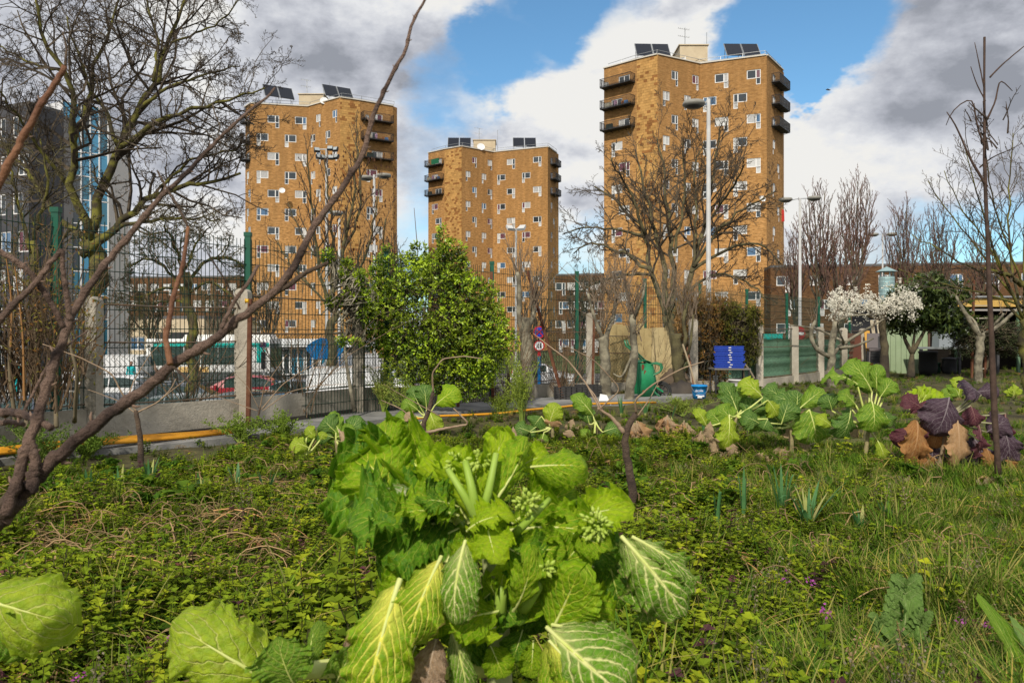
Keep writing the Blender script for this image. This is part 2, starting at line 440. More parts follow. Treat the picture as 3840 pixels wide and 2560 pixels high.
def balcony(parent, M, x0, w, z, dep, green=False, junk=None, rng=None):
    b = MB(); b.box((x0+w/2, -dep/2, z-.06), (w, dep-.01, .12))
    for i in range(5):
        x = x0+.2+(w-.4)*i/4; b.beam((x, -.02, z-.32), (x, -dep*.95, z-.13), .05)
    o = b.build('balcony', m_black, parent); o.matrix_local = M
    r = MB()
    for (a, c) in (((x0, -.02), (x0, -dep)), ((x0, -dep), (x0+w, -dep)), ((x0+w, -dep), (x0+w, -.02))):
        for zz in (.08, 1.02): r.beam((a[0], a[1], z+zz), (c[0], c[1], z+zz), .05)
        n = max(3, int(math.hypot(c[0]-a[0], c[1]-a[1])/.13))
        for i in range(n+1):
            t = i/n; x = a[0]+(c[0]-a[0])*t; y = a[1]+(c[1]-a[1])*t; r.beam((x, y, z), (x, y, z+1.0), .028)
    link('railing', r.mesh('railing', m_black), o)
    if green:
        g = MB(); g.box((x0+w*.72, -dep-.04, z+.52), (w*.5, .02, .95)); link('screen', g.mesh('screen', mat('green_screen', (.01,.11,.05), .7)), o)
    if junk:
        for (fx, sz, c) in junk:
            g = MB(); g.box((x0+w*fx, -dep*.55, z+sz[1]/2), (sz[0], .35, sz[1]), taper=.9)
            link('stored_item', g.mesh('stored_item', mat('junk%d%d%d' % tuple(int(v*99) for v in c), c, .7)), o)
def rail_line(b, pts, z, h=.9):
    for (a, c) in zip(pts, pts[1:]):
        L = math.hypot(c[0]-a[0], c[1]-a[1]); n = max(1, int(L/2.2))
        for i in range(n+1):
            t = i/n; x = a[0]+(c[0]-a[0])*t; y = a[1]+(c[1]-a[1])*t
            b.beam((x, y, z-.1), (x+.1, y+.3, z+h), .05)
        for k_ in (.5, 1.0): b.beam((a[0]+.1*k_, a[1]+.3*k_, z+h*k_), (c[0]+.1*k_, c[1]+.3*k_, z+h*k_), .045)
def tower(name, label, pts, H, faces, seed, solar, pent, green_b=False):
    """pts: (px, py) of the roof corners left to right; faces: one code per wall"""
    rng = random.Random(seed); RZ = EYE+H
    c = []
    for px, py in pts: d = H*FPX/(HY-py); c.append(((px-1920)/FPX*d, d))
    base = Vector((sum(x for x, y in c)/len(c), sum(y for x, y in c)/len(c)+4, STREET))
    T = thing(name, label, 'apartment tower', base)
    off = -base
    def L_(M): return Matrix.Translation(off) @ M
    wb, rb, st = MB(), MB(), MB()
    cc = [(x+off.x, y+off.y) for x, y in c]; z0 = 0; z1 = RZ-STREET
    u = 0; nst = 12
    for (a, d_, code) in zip(cc, cc[1:], faces):
        L = math.hypot(d_[0]-a[0], d_[1]-a[1]); M = face_matrix(a, d_, 0); holes = []; wins = []
        for s_ in range(nst):
            zc = z1-2.15-STOREY*s_
            if zc < 2: break
            odd = s_ % 2 == 0
            if code in 'sS':     # two narrow windows
                w, sw = 1.08, .42; fr = (.40, .89) if odd else (.20, .70)
                if code == 'S': fr = (.33, .84) if odd else (.16, .63)
                for f in fr: wins.append((f*L-w/2, w, 1.12, 'R' if odd else 'L', sw, zc))
            elif code in 'wW':   # two wide windows
                w, sw = 1.68, .56; fr = (.33, .81) if odd else (.15, .61)
                if code == 'W': fr = (.39, .87) if odd else (.20, .69)
                for f in fr: wins.append((f*L-w/2, w, 1.12, 'R' if odd else 'L', sw, zc))
            elif code in 'bB':
                f = (.62 if odd else .40) if code == 'b' else (.52 if odd else .36)
                w = 1.7
                if s_ < 3: wins.append((f*L-w/2, w, 1.1, 'N', .5, zc)); wins[-1] = wins[-1]
                else: wins.append((f*L-w/2, w, 1.12, 'R' if odd else 'L', .56, zc))
            elif code == 'd':    # narrow flank with one light
                if s_ >= 3: wins.append(((.72 if odd else .45)*L-.5, 1.05, 1.12, 'R' if odd else 'L', .42, zc))
                else: wins.append((.45*L-.6, 1.3, 1.1, 'N', .42, zc))
        for (x, w, h, kd, sw, zc) in wins:
            x = max(.15, min(L-w-.15, x))
            holes.append((x, x+w, zc-h/2, zc+h/2))
            if kd != 'N':
                xs = x+w-sw if kd == 'R' else x
                holes.append((xs, xs+sw, zc-h/2-.78, zc-h/2))
            place_window(T, M @ Matrix.Translation((x, .09, zc-h/2)), w, h, kd, sw, rng)
        if code == 'p':          # stone cladding strip, stone by stone
            bwz = .33; n = int((z1-z0)/bwz); m_ = max(2, int(round(L/.5)))
            for i in range(n):
                for j in range(m_+1):
                    xa = (j-(.5 if i % 2 else 0))*L/m_; xb = xa+L/m_; xa = max(0, xa); xb = min(L, xb)
                    if xb-xa < .05: continue
                    zc = z0+i*bwz
                    hgt = i/n; pr = .10+.35*max(0, math.sin(hgt*23+seed))*(.5+.5*math.sin(j*1.7+i*.31))
                    dk = rng.random() < pr*(1.5 if hgt < .85 else .8)
                    v = rng.uniform(.8, 1.1); cl = (.58*v, .46*v, .40*v) if dk else (v, v, v*.95)
                    pr_ = rng.uniform(.01, .05)
                    st.box(((xa+xb)/2, -pr_/2, zc+bwz/2), (xb-xa-.02, pr_+.02, bwz-.02), M=M, col=cl)
            wall_face(wb, rb, (a[0]+0, a[1]), d_, z0, z1, [], u)
        else:
            wall_face(wb, rb, a, d_, z0, z1, holes, u)
        if code in 'bBd':
            for s_ in range(3):
                zc = z1-2.15-STOREY*s_-.62
                if code == 'd': balcony(T, M, L*.28, L*.68, zc, 1.05)
                else:
                    junk = [(.15, (.5,.6), (.5,.5,.48))] if s_ == 0 else ([(.2,(.9,.7),(.6,.55,.42)),(.45,(.3,.8),(.55,.35,.5)),(.8,(.5,.5),(.12,.25,.5)),(.68,(.2,.5),(.4,.15,.05))] if s_ == 1 else [(.25,(1.0,.7),(.03,.05,.04))])
                    balcony(T, M, L*.03, L*.92 if code == 'b' else L*.9, zc, 1.15, green_b and s_ == 0, junk)
        u += L
    # back of the plan, closed
    xl, yl = cc[0]; xr, yr = cc[-1]
    back = [(xr+.5, yr+1), (xr-3, yr+12), ((xl+xr)/2+4, yr+15), ((xl+xr)/2-4, yl+15), (xl+3, yl+12)]
    ring = cc+back
    for a, d_ in zip(ring[len(cc)-1:], ring[len(cc):]+[ring[0]]): wall_face(wb, rb, a, d_, z0, z1, [], u)
    wb.build('wall', m_brick, T); rb.build('window_reveal', m_reveal, T)
    if st.f: tag(st.build('stone_cladding', m_stone, T), kind='stuff')
    rf = MB(); n = len(ring)
    rf.add([(x, y, z1-.25) for x, y in ring], [tuple(range(n))]); rf.build('roof', mat('roof_felt', (.12,.12,.12), .9), T)
    cp = MB()
    for a, d_ in zip(cc, cc[1:]): cp.beam((a[0],a[1]+.1,z1+.06), (d_[0],d_[1]+.1,z1+.06), .45, .14)
    cp.build('coping', m_coping, T)
    # rooftop room, rails, solar collectors, masts
    px, w_, h_, back_ = pent
    cx = (px-1920)/FPX*(c[len(c)//2][1]+back_)+off.x; cy = c[len(c)//2][1]+back_+off.y
    pb = MB(); pb.box((cx, cy, z1+h_/2-.3), (w_, 4.2, h_)); pb.box((cx, cy, z1+h_-.24), (w_+.3, 4.5, .12)); pb.build('rooftop_room', m_beige, T)
    r = MB(); rail_line(r, [(x+(.5 if i == 0 else 0), y+.6) for i, (x, y) in enumerate(cc)], z1); r.build('roof_railing', m_galv, T)
    for (spx, dy, rz) in solar:
        d = c[len(c)//2][1]+dy; x = (spx-1920)/FPX*d+off.x; y = d+off.y
        for s_ in (0, 1):
            Mx = Matrix.Translation((x+s_*2.25*math.cos(rz), y+s_*2.25*math.sin(rz), z1+1.25)) @ Matrix.Rotation(rz, 4, 'Z') @ Matrix.Rotation(math.radians(52), 4, 'X')
            p = MB(); p.box((0, 1.0, 0), (2.05, 2.6, .1), M=Mx); q_ = p.build('solar_panel', m_solar, T)
            g = MB()
            for xx in (-.9, .9):
                a = Mx @ Vector((xx, 2.1, -.06)); g.beam(a, (a.x, a.y+.4, z1-.2), .05); g.beam(Mx@Vector((xx, -.25, -.08)), (a.x, a.y+.4, z1-.2), .05)
            for xx in (-1.06, 1.06): g.beam(Mx@Vector((xx, -.3, 0)), Mx@Vector((xx, 2.3, 0)), .06, .12)
            link('panel_frame', g.mesh('panel_frame', m_galv), q_)
    a = MB(); ax, ay = cx-w_*.25, cy-1
    a.tube([(ax, ay, z1), (ax, ay, z1+h_+2.4)], .05, 6)
    for i, zz in enumerate((2.2, 1.2)):
        a.beam((ax-.9, ay, z1+h_+zz+.15), (ax+.6, ay, z1+h_+zz-.1), .04)
        for j in range(6): xx = ax-.9+j*.28; a.beam((xx, ay-.3, z1+h_+zz+.14-.04*j), (xx+.05, ay+.3, z1+h_+zz+.30-.04*j), .03)
    a.build('antenna', m_galv, T)
    a = MB(); a.tube([(cx+w_*.5+.4, cy, z1), (cx+w_*.5+.4, cy, z1+h_+2.2)], .035, 5); a.build('lightning_rod', m_galv, T)
    return T, c, base
TR, cR, bR = tower('brick_tower', 'nearest and tallest brick tower, right of centre behind the bare tree and tall lamp', [(2265,258),(2388,224),(2466,205),(2625,240),(2875,208),(2935,265)], 34.7, 'bpswd', 3, [(2418, 0, .04), (2756, 0, .02)], (2588, 3.6, 3.0, 3))
TL, cL, bL = tower('brick_tower', 'ochre brick tower at left, half veiled by the big mossy bare tree', [(920,402),(941,388),(1155,400),(1275,366),(1350,377),(1473,398)], 34.2, 'dWSpB', 5, [(1020, 3, .55), (1245, 3, .55)], (1180, 3.8, 2.8, 9))
TM, cM, bM = tower('brick_tower', 'smallest and farthest brick tower in the middle, above the evergreen bush', [(1606,574),(1668,560),(1731,549),(1850,571),(2054,551),(2086,574)], 34.5, 'bpswd', 11, [(1700, 0, .03), (1945, 0, .02)], (1818, 4.2, 2.8, 3), True)
def dish(parent, base, px, py, d, r, nm='satellite_dish'):
    b = MB(); c_ = P(px, py, d)-base
    M = Matrix.Translation(c_) @ Matrix.Rotation(math.radians(68), 4, 'X') @ Matrix.Rotation(.2, 4, 'Y')
    b.lathe([(0,0),(r*.5,.03),(r*.85,.09),(r,.14),(r*.99,.16),(r*.5,.06),(0,.03)], n=18, M=M)
    b.beam(c_, c_+Vector((0,.5,-.2)), .05); b.beam(M@Vector((0,-r*.8,.1)), M@Vector((0,0,r*.9)), .03)
    b.build(nm, mat('dish_white', (.75,.75,.73), .5), parent)
dish(TR, bR, 2858, 747, cR[4][1]-.7, .42); dish(TR, bR, 2562, 228, cR[3][1]-.2, .4); dish(TM, bM, 1803, 552, cM[2][1]+3, .75)
dish(TM, bM, 2064, 697, cM[5][1]-1.0, .55); dish(TL, bL, 1058, 716, cL[1][1]-.8, .45); dish(TL, bL, 1215, 380, cL[3][1]+2.5, .6)
b = MB(); c0 = P(2932, 830, cR[5][1]-.4)-bR
b.add([c0+Vector(p) for p in ((-.2,0,1.6),(.3,0,1.5),(.35,.0,0),(-.35,.02,-.1),(-.2,.1,1.6),(.3,.1,1.5),(.35,.1,0),(-.35,.12,-.1))], [(0,1,2,3),(4,7,6,5),(0,4,5,1),(3,2,6,7),(0,3,7,4),(1,5,6,2)])
b.build('hanging_cloth', mat('red_cloth', (.45,.04,.03), .9), TR)

# ================================================================ lower buildings
def low_block(name, label, p0, p1, z1, m, nwin, nst, seed, depth=12, w=1.5, h=1.15, kinds=('R','L'), st=2.78, top=1.6, sw=.5):
    rng = random.Random(seed); base = Vector(((p0[0]+p1[0])/2, (p0[1]+p1[1])/2, STREET)); T = thing(name, label, 'building', base)
    a = (p0[0]-base.x, p0[1]-base.y); c = (p1[0]-base.x, p1[1]-base.y); H = z1-STREET
    L = math.hypot(c[0]-a[0], c[1]-a[1]); M = face_matrix(a, c, 0); wb, rb = MB(), MB(); holes = []
    for s_ in range(nst):
        zc = H-top-st*s_
        if zc < 1.4: break
        for i in range(nwin):
            x = (i+.5+(.18 if s_ % 2 else -.12))*L/nwin-w/2; kd = kinds[s_ % len(kinds)]
            holes.append((x, x+w, zc-h/2, zc+h/2))
            if kd != 'N':
                xs = x+w-sw if kd == 'R' else x; holes.append((xs, xs+sw, zc-h/2-.78, zc-h/2))
            place_window(T, M @ Matrix.Translation((x, .09, zc-h/2)), w, h, kd, sw, rng)
    wall_face(wb, rb, a, c, 0, H, holes)
    n = M.to_3x3() @ Vector((0,1,0)); a2 = (a[0]+n.x*depth, a[1]+n.y*depth); c2 = (c[0]+n.x*depth, c[1]+n.y*depth)
    wall_face(wb, rb, c, c2, 0, H, []); wall_face(wb, rb, c2, a2, 0, H, []); wall_face(wb, rb, a2, a, 0, H, [])
    wb.build('wall', m, T); rb.build('window_reveal', m_reveal, T)
    r = MB(); r.prism([a, c, c2, a2], H-.05, H+.25); r.build('roof', mat('roof_felt', (0,0,0)), T)
    return T
d = 96.
low_block('brick_block', 'long low brown brick housing block behind the right hand lamps', (30.5, 94), (86, 84), EYE+(HY-1000)/FPX*93, m_brown, 15, 4, 21)
low_block('brick_block', 'short brown brick block between the middle tower and the tall right tower', ((2085-1920)/FPX*118, 118), ((2262-1920)/FPX*116, 116), EYE+(HY-1032)/FPX*117, m_brown, 4, 4, 22)
low_block('brick_block', 'brown brick block low behind the bare trees left of the ochre tower', ((420-1920)/FPX*135, 135), ((900-1920)/FPX*132, 132), EYE+(HY-1040)/FPX*133, m_brown, 10, 4, 23)
m_dgrey = mat('dark_cladding', (.05,.05,.055), .7, (.075,.075,.08), .4, .1)
m_lgrey = mat('grey_cladding', (.26,.25,.24), .8, (.32,.31,.30), .4, .1)
low_block('office_building', 'dark grey clad building at the far left edge behind the branches', (-47, 66), ((108-1920)/FPX*62, 62), EYE+(HY-392)/FPX*62, m_dgrey, 5, 8, 31, 3, kinds=('N',), w=1.2, h=1.7, st=3.0)
low_block('office_building', 'mid grey building with dark windows beside the glass tower', ((95-1920)/FPX*66, 66), ((200-1920)/FPX*66, 66), EYE+(HY-425)/FPX*66, m_lgrey, 2, 8, 32, 3, kinds=('N',), w=.9, h=1.2, st=2.6)
# glass office
d0 = 80.; gx0, gx1, gx2 = (196-1920)/FPX*d0, (232-1920)/FPX*d0, (404-1920)/FPX*(d0+3)
T = thing('glass_building', 'modern office with blue glass front and white edge at far left', 'building', (gx1, d0, STREET))
Ht = EYE+(HY-378)/FPX*d0-STREET
b = MB(); b.prism([(gx0-gx1-1.5, 1.5), (0, 0), (0.0, 14), (gx0-gx1-1.5, 14)], 0, Ht); b.build('wall', mat('white_cladding', (.7,.7,.7), .6), T)
b = MB(); ex, ey = gx2-gx1, 3.0; M = face_matrix((.02, 0), (ex, ey), 0); L = math.hypot(ex, ey)
b.box((L/2, 6, Ht/2-.2), (L, 11.5, Ht-.6), M=M); b.build('core', m_dgrey, T)
nx, nz = 5, 11; rng = random.Random(4)
gm = [mat('teal_glass', (.03,.16,.24), .1, spec=.8), mat('blue_glass', (.06,.26,.42), .1, spec=.8), mat('pale_glass', (.2,.42,.55), .15, spec=.8), m_glass]
for i in range(nx):
    for j in range(nz):
        w, h = L/nx-.12, Ht/nz-.14
        o = link('glass_panel', pane_mesh(w, h, rng.choices(gm, (5, 3, 1.3, 3))[0]), T); o.matrix_local = M @ Matrix.Translation((i*L/nx+.06, 0, j*Ht/nz+.07))
b = MB()
for i in range(nx+1): b.box((i*L/nx, -.02, Ht/2), (.12, .2, Ht), M=M)
for j in range(nz+1): b.box((L/2, .03, j*Ht/nz), (L, .16, .1), M=M)
b.build('glazing_bars', m_white, T)
wh = MB()
for j in range(9): wh.box((gx0-gx1-.2, .55-.0, 3+j*Ht/9.6), (.9, .1, 1.4), rz=-.7)
wh.build('window', m_glass, T)
# beige building and white station pavilion across the road
low_block('beige_building', 'low beige building behind the bus and the mossy tree trunk', ((480-1920)/FPX*72, 72), ((765-1920)/FPX*70, 70), EYE+(HY-1195)/FPX*71, m_beige, 3, 1, 41, 8, kinds=('N',), w=1.6, h=1.2, top=2.2)
d0 = 64.; x0, x1 = (965-1920)/FPX*d0, (1345-1920)/FPX*d0
T = thing('glazed_pavilion', 'white flat roofed glazed pavilion behind the bus at the foot of the left tower', 'building', ((x0+x1)/2, d0, STREET))
hw = (x1-x0)/2; ztop = EYE-(1272-HY)/FPX*d0-STREET
b = MB(); b.box((0, 3, ztop-.3), (2*hw+1, 7, .6)); b.build('roof', mat('pavilion_white', (.68,.70,.70), .6), T)
b = MB(); b.box((hw*.62, 4, (ztop-.6)/2), (hw*.7, 4, ztop-.6)); b.build('wall', mat('pavilion_grey', (.30,.30,.29), .7, (.36,.36,.35), 2), T)
b = MB(); b.box((-hw*.2, 4.5, (ztop-.6)/2), (hw*1.5, 3.4, ztop-.62)); b.build('interior', m_dgrey, T)
for i in range(5):
    xx = -hw*.95+i*hw*.29
    o = link('window', frame_mesh(hw*.29-.06, ztop-.75, 'N', .4), T, (xx, .5, .05))
    link('pane', pane_mesh(hw*.29-.25, ztop-.95, m_glass if i % 2 else gm[0]), o, (.09, .03, .1))
# ================================================================ fences and walls
m_green = mat('green_post_paint', (.004,.10,.055), .4, (.006,.075,.04), 5, spec=.5)
m_gwire = mat('green_wire', (.008,.032,.018), .6)
m_conc = mat('weathered_concrete', (.30,.265,.205), .95, (.52,.47,.38), 1.6, .7, 26, detail=8)
m_wire = mat('old_wire', (.12,.11,.085), .6, (.16,.09,.05), 5)
m_rust = mat('rusty_iron', (.10,.035,.018), .85, (.16,.07,.035), 9, .4, 40)
fen = thing('mesh_fence', 'tall green welded mesh fence running behind the concrete wall', 'fence', (FP[1][0], FP[1][1], 0)); fo = Vector(fen.location)
for i, (x, y) in enumerate(FP):
    b = MB(); b.box((x-fo.x, y-fo.y, .75), (.07, .06, 3.3)); b.box((x-fo.x, y-fo.y, 2.42), (.085, .075, .05))
    b.build('post', m_green, fen)
for (a, c) in zip(FP, FP[1:]):
    b = MB(); L = math.hypot(c[0]-a[0], c[1]-a[1]); n = int(L/(.055 if a[1] < 16 else .075)); r = .0046 if a[1] < 14 else .0054
    for i in range(1, n):
        t = i/n; x = a[0]+(c[0]-a[0])*t-fo.x; y = a[1]+(c[1]-a[1])*t-fo.y
        b.tube([(x, y, -.1), (x, y, 2.36)], r, 3, cap=False)
    z = .05
    while z < 2.37:
        b.tube([(a[0]-fo.x, a[1]-fo.y-.01, z), (c[0]-fo.x, c[1]-fo.y-.01, z)], r*1.25, 3, cap=False)
        z += .2
    b.build('mesh_panel', m_gwire, fen)
# concrete posts and boards: (px, top py, distance)
CP = [(-150,1125,7.0,.45),(345,1110,8.2,.43),(912,1082,9.6,.42),(1345,1098,11.6,.41),(1790,1130,13.6,.30),(2213,1172,15.8,.22),(2600,1195,16.8,.2),(2845,1212,17.6,.19),(2978,1220,19.0,.2),(3075,1226,20.6,.21),(3163,1229,22.2,.21),(3235,1231,23.8,.2)]
def cpos(c): return Vector(((c[0]-1920)/FPX*c[2], c[2], 0))
cf = thing('concrete_fence', 'low concrete wall with round topped concrete posts and chain link at the garden edge', 'fence', tuple(cpos(CP[1]))); co = Vector(cf.location)
def conc_post(px, py, d, w):
    p = cpos((px, py, d))-co; top = EYE+(HY-py)/FPX*d; b = MB()
    b.prism([(p.x-w/2, p.y-w/2), (p.x+w/2, p.y-w/2), (p.x+w/2, p.y+w/2), (p.x-w/2, p.y+w/2)], -.1, top-.06)
    n = 8; prof = [(p.x+w/2*math.cos(PI*i/n), top-.06+.06*math.sin(PI*i/n)) for i in range(n+1)]
    vs = [(x, p.y-w/2, z) for x, z in prof]+[(x, p.y+w/2, z) for x, z in prof]; k_ = len(prof)
    b.add(vs, [tuple(range(k_)), tuple(reversed(range(k_, 2*k_)))]+[(i, k_+i, k_+i+1, i+1) for i in range(k_-1)])
    b.build('concrete_post', m_conc, cf)
for (px, py, d, wt) in CP: conc_post(px, py, d, .16 if d > 8 else .17)
def chainlink(a, c, z0, z1, r=.0022, step=.055):
    b = MB(); L = (c-a).length; n = int(L/step); u = (c-a)/L; m = max(2, int((z1-z0)/step))
    for i in range(n):
        pts = []
        for j in range(m+1):
            s_ = (i+(.5 if (j+0) % 2 else -.5)*1.0+.5)*step; p = a+u*min(L, s_); pts.append((p.x, p.y+(.004 if j % 2 else -.004), z0+(z1-z0)*j/m))
        b.tube(pts, r, 3, cap=False)
    return b
for i, (A, B) in enumerate(zip(CP, CP[1:])):
    a = cpos(A)-co; c = cpos(B)-co; d = (c-a).normalized(); a1 = a+d*.085; c1 = c-d*.085
    gap = .13 if i < 3 else .0
    b = MB(); nseg = 1
    zt0, zt1 = A[3], B[3]
    y = Vector((0, 1, 0)).cross(Vector((0, 0, 1)))
    n_ = Vector((-d.y, d.x, 0))*.03
    for s0 in (0,):
        q = [a1-n_, c1-n_, c1+n_, a1+n_]
        vs = [Vector((p.x, p.y, gap-.02 if i < 3 else -.1)) for p in q]+[Vector((q[0].x,q[0].y,zt0)),Vector((q[1].x,q[1].y,zt1)),Vector((q[2].x,q[2].y,zt1)),Vector((q[3].x,q[3].y,zt0))]
        b.add(vs, [(0,3,2,1),(4,5,6,7),(0,1,5,4),(1,2,6,5),(2,3,7,6),(3,0,4,7)])
    b.build('concrete_board', m_conc, cf)
    if gap:
        b = MB(); b.beam(Vector((a1.x, a1.y+.06, .02)), Vector((c1.x, c1.y+.06, .02)), .12, .2); b.build('footing', mat('dark_footing', (.07,.06,.05), .95), cf)
    z0 = max(zt0, zt1)+.03; ztop = min(EYE+(HY-A[1])/FPX*A[2], EYE+(HY-B[1])/FPX*B[2])-.08
    if i in (4, 5, 6) : ztop = z0+.9
    b = chainlink(a1, c1, z0, z0+(ztop-z0)*(.62 if i < 3 else 1), step=.055 if i < 4 else .07, r=.0034 if i < 4 else .0036)
    b.build('chain_link', mat('chain_wire', (.03,.06,.04), .5), cf)
    b = MB()
    for zz in (z0, z0+(ztop-z0)*.62, ztop): b.tube([a1+Vector((0,0,zz)), (a1+c1)/2+Vector((0,0,zz-.012)), c1+Vector((0,0,zz))], .009, 5)
    b.build('rail', m_wire, cf)
# rusty stays and the yellow cap
b = MB(); b.beam(P(938,1120,9.45), P(930,1600,9.4), .045, .045); b.build('rusty_stay', m_rust); tag(bpy.data.objects['rusty_stay'], 'rusty iron angle post standing against the second concrete post', 'iron post')
b = MB(); p = P(932,1128,9.35); b.tube([p, p+Vector((-.03,0,0))], .022, 10); b.tube([p+Vector((-.03,0,0)), p+Vector((-.035,0,0))], .03, 10)
b.build('cap', mat('yellow_plastic', (.75,.42,.01), .5), bpy.data.objects['rusty_stay'])
for k_, (x0, y0, x1, y1, dd, lb) in enumerate(((1978,1015,2118,1520,14.2,'long rusty rod leaning in front of the grey pollard stump'),(2228,1165,2222,1460,15.6,'short rusty iron bar upright beside the middle concrete post'),(1843,1020,1848,1520,12.6,'dark rusty upright iron post right of the evergreen bush'),(1720,1480,1716,1560,12.5,'rusty iron foot post under the evergreen bush'))):
    b = MB(); b.beam(P(x0,y0,dd), P(x1,y1,dd-.3), .045); tag(b.build('rusty_rod', m_rust), lb, 'iron rod')
# green tarpaulin boards behind the right hand chain link
m_tarp = mat('green_tarp', (.12,.25,.15), .55, (.17,.32,.20), 2.2, .3, 7, spec=.4)
k0 = 0
for i in range(6, 11):
    A, B = CP[i], CP[i+1]; a = cpos(A); c = cpos(B); d = (c-a).normalized()
    b = MB(); n = 16; zt = EYE-(1275-HY)/FPX*A[2]+.02
    if i == 6: a = a+(c-a)*.45
    zb = .22; vs = []; fs = []; nx = 10
    for j in range(n+1):
        for q in range(nx+1):
            p = a.lerp(c, q/nx); z = zb+(zt-zb)*j/n
            yy = .14+.03*math.sin(z*21)+.012*math.sin(q*2.1+j)
            vs.append((p.x-.01, p.y+yy, z+.01*math.sin(q*1.3) if j == n else z))
    for j in range(n):
        for q in range(nx): a_ = j*(nx+1)+q; fs.append((a_, a_+1, a_+nx+2, a_+nx+1))
    b.add(vs, fs); vs2 = [(x, y+.03, z) for x, y, z in vs]; b.add(vs2, [tuple(reversed(f)) for f in fs])
    k0 += 1
    tag(b.build('green_tarp', m_tarp, smooth=True), ['leftmost short strip of green ribbed sheet behind the chain link','green ribbed sheet in the first full bay right of the hedge','green ribbed sheet in the bay before the no entry sign','green ribbed sheet in the bay under the pruned pale tree','last green ribbed sheet on the concrete fence toward the shed'][k0-1], 'tarp', 'green sheets behind the concrete fence')
# yellow pipes lying on the path
m_yel = mat('yellow_pipe', (.72,.34,.02), .5, (.60,.25,.015), 3, .2, 20)
yp = thing('yellow_pipe', 'bundle of yellow plastic pipes lying along the path by the wall', 'pipe', tuple(G(560,1640)))
for j in range(4):
    b = MB(); pts = []
    for px, py in ((-200,1712),(0,1690),(150,1674),(350,1656),(560,1641),(720,1629),(885,1613)):
        wd = 1/np.interp(px, [-150,345,912], [1/7.0,1/8.2,1/9.6])-.42; p = P(px, py, wd)
        pts.append(p+Vector((.0, .036*j-.07, .009*(j-1.5)+.004*math.sin(px*.03+j)))-Vector(yp.location))
    b.tube(pts, .018, 8); b.build('pipe', m_yel, yp, True)
b = MB(); pts = [G(px, py)+Vector((0,0,.07+.01*math.sin(px*.02))) for px, py in ((1550,1588),(1640,1582),(1760,1573),(1880,1568),(1990,1556),(2110,1540),(2200,1531),(2330,1528),(2460,1522))]
b.tube(pts, .018, 7); tag(b.build('yellow_hose', m_yel, smooth=True), 'single thin yellow pipe on the ground in front of the wheelbarrow', 'pipe')

# ================================================================ garden things
m_wood = mat('pale_planks', (.34,.25,.11), .85, (.46,.36,.17), 2.5, .4, 30)
pf = thing('plank_screen', 'screen of pale upright wooden boards behind the green wheelbarrow', 'plank screen', tuple(Vector((P(2395,1400,16.2).x, 16.2, 0)))); o0 = Vector(pf.location)
rng = random.Random(9); x = 2285
vm = [mat('pale_plank_a', (.42,.33,.17), .85, (.50,.40,.21), 3, .4, 30), m_wood, mat('grey_plank', (.27,.22,.13), .9, (.35,.28,.16), 3, .4, 30)]
while x < 2503:
    w = rng.uniform(24, 30); top = 1216+rng.uniform(-5, 5)+(10 if x > 2400 else 0); p = P(x+w/2, top, 16.2)
    b = MB(); b.box((p.x-o0.x, rng.uniform(-.015,.015), p.z/2), ((w-1.0)/FPX*16.2, .03, p.z)); b.build('plank', vm[0] if x > 2440 else vm[rng.choice((1,2,1))], pf); x += w
b = MB()
for zz in (.35, 1.15): b.box((0, .05, zz), (1.15, .04, .09))
b.build('crossbar', m_wood, pf)
# wheelbarrow, tipped up on its nose
WD = 14.6
wbar = thing('wheelbarrow', 'green rusty wheelbarrow tipped up on its nose against the plank screen', 'wheelbarrow', tuple(Vector((P(2440,1500,WD).x, WD, 0)))); wo = Vector(wbar.location)
m_wg = mat('worn_green_paint', (.008,.20,.07), .45, (.02,.27,.11), 4, .3, 14, spec=.5); m_wr = mat('rusty_patch', (.16,.05,.025), .9, (.24,.10,.05), 8)
def WP(px, py, dy=0): p = P(px, py, WD); return Vector((p.x, p.y+dy, p.z))-wo
# tray: rim outline (open side faces left), base panel to the right
rim = [(2383,1352),(2392,1341),(2412,1345),(2424,1375)]
def ring(pts, dys): return [WP(px, py, dy) for (px, py), dy in zip(pts, dys)]
b = MB()
L_ = [ring([(2384,1360),(2378,1420),(2386,1485)], (-.34,-.36,-.32)), ring([(2384,1360),(2378,1420),(2386,1485)], (.34,.36,.32))]
Rb = [ring([(2440,1362),(2452,1425),(2448,1482)], (-.19,-.21,-.17)), ring([(2440,1362),(2452,1425),(2448,1482)], (.19,.21,.17))]
def grid(A, B_, n=8, bulge=0, bd=Vector((0,-1,0)), mat=0):
    vs = []; m = len(A)
    for i in range(n+1):
        t = i/n
        for a, c in zip(A, B_): vs.append(a.lerp(c, t)+bd*bulge*math.sin(PI*t))
    b.add(vs, [(i*m+j, i*m+j+1, (i+1)*m+j+1, (i+1)*m+j) for i in range(n) for j in range(m-1)], mat)
grid(L_[0], Rb[0], bulge=.05); grid(L_[1], Rb[1], bulge=-.05); grid(Rb[0], Rb[1], bulge=.04, bd=Vector((1,0,0)))
top = [L_[0][0], L_[1][0]]; topR = [Rb[0][0], Rb[1][0]]; grid(top, topR, bulge=.05, bd=Vector((0,0,1)))
bot = [L_[0][2], L_[1][2]]; botR = [Rb[0][2], Rb[1][2]]; grid(bot, botR, bulge=.03, bd=Vector((0,0,-1)))
tr = b.build('tray', m_wg, wbar, True)
mo = tr.modifiers.new('s', 'SOLIDIFY'); mo.thickness = .012
b = MB(); ringp = L_[0]+list(reversed(L_[1]))+[L_[0][0]]; b.tube(ringp, .014, 6); b.build('rim', m_wg, wbar, True)
b = MB()
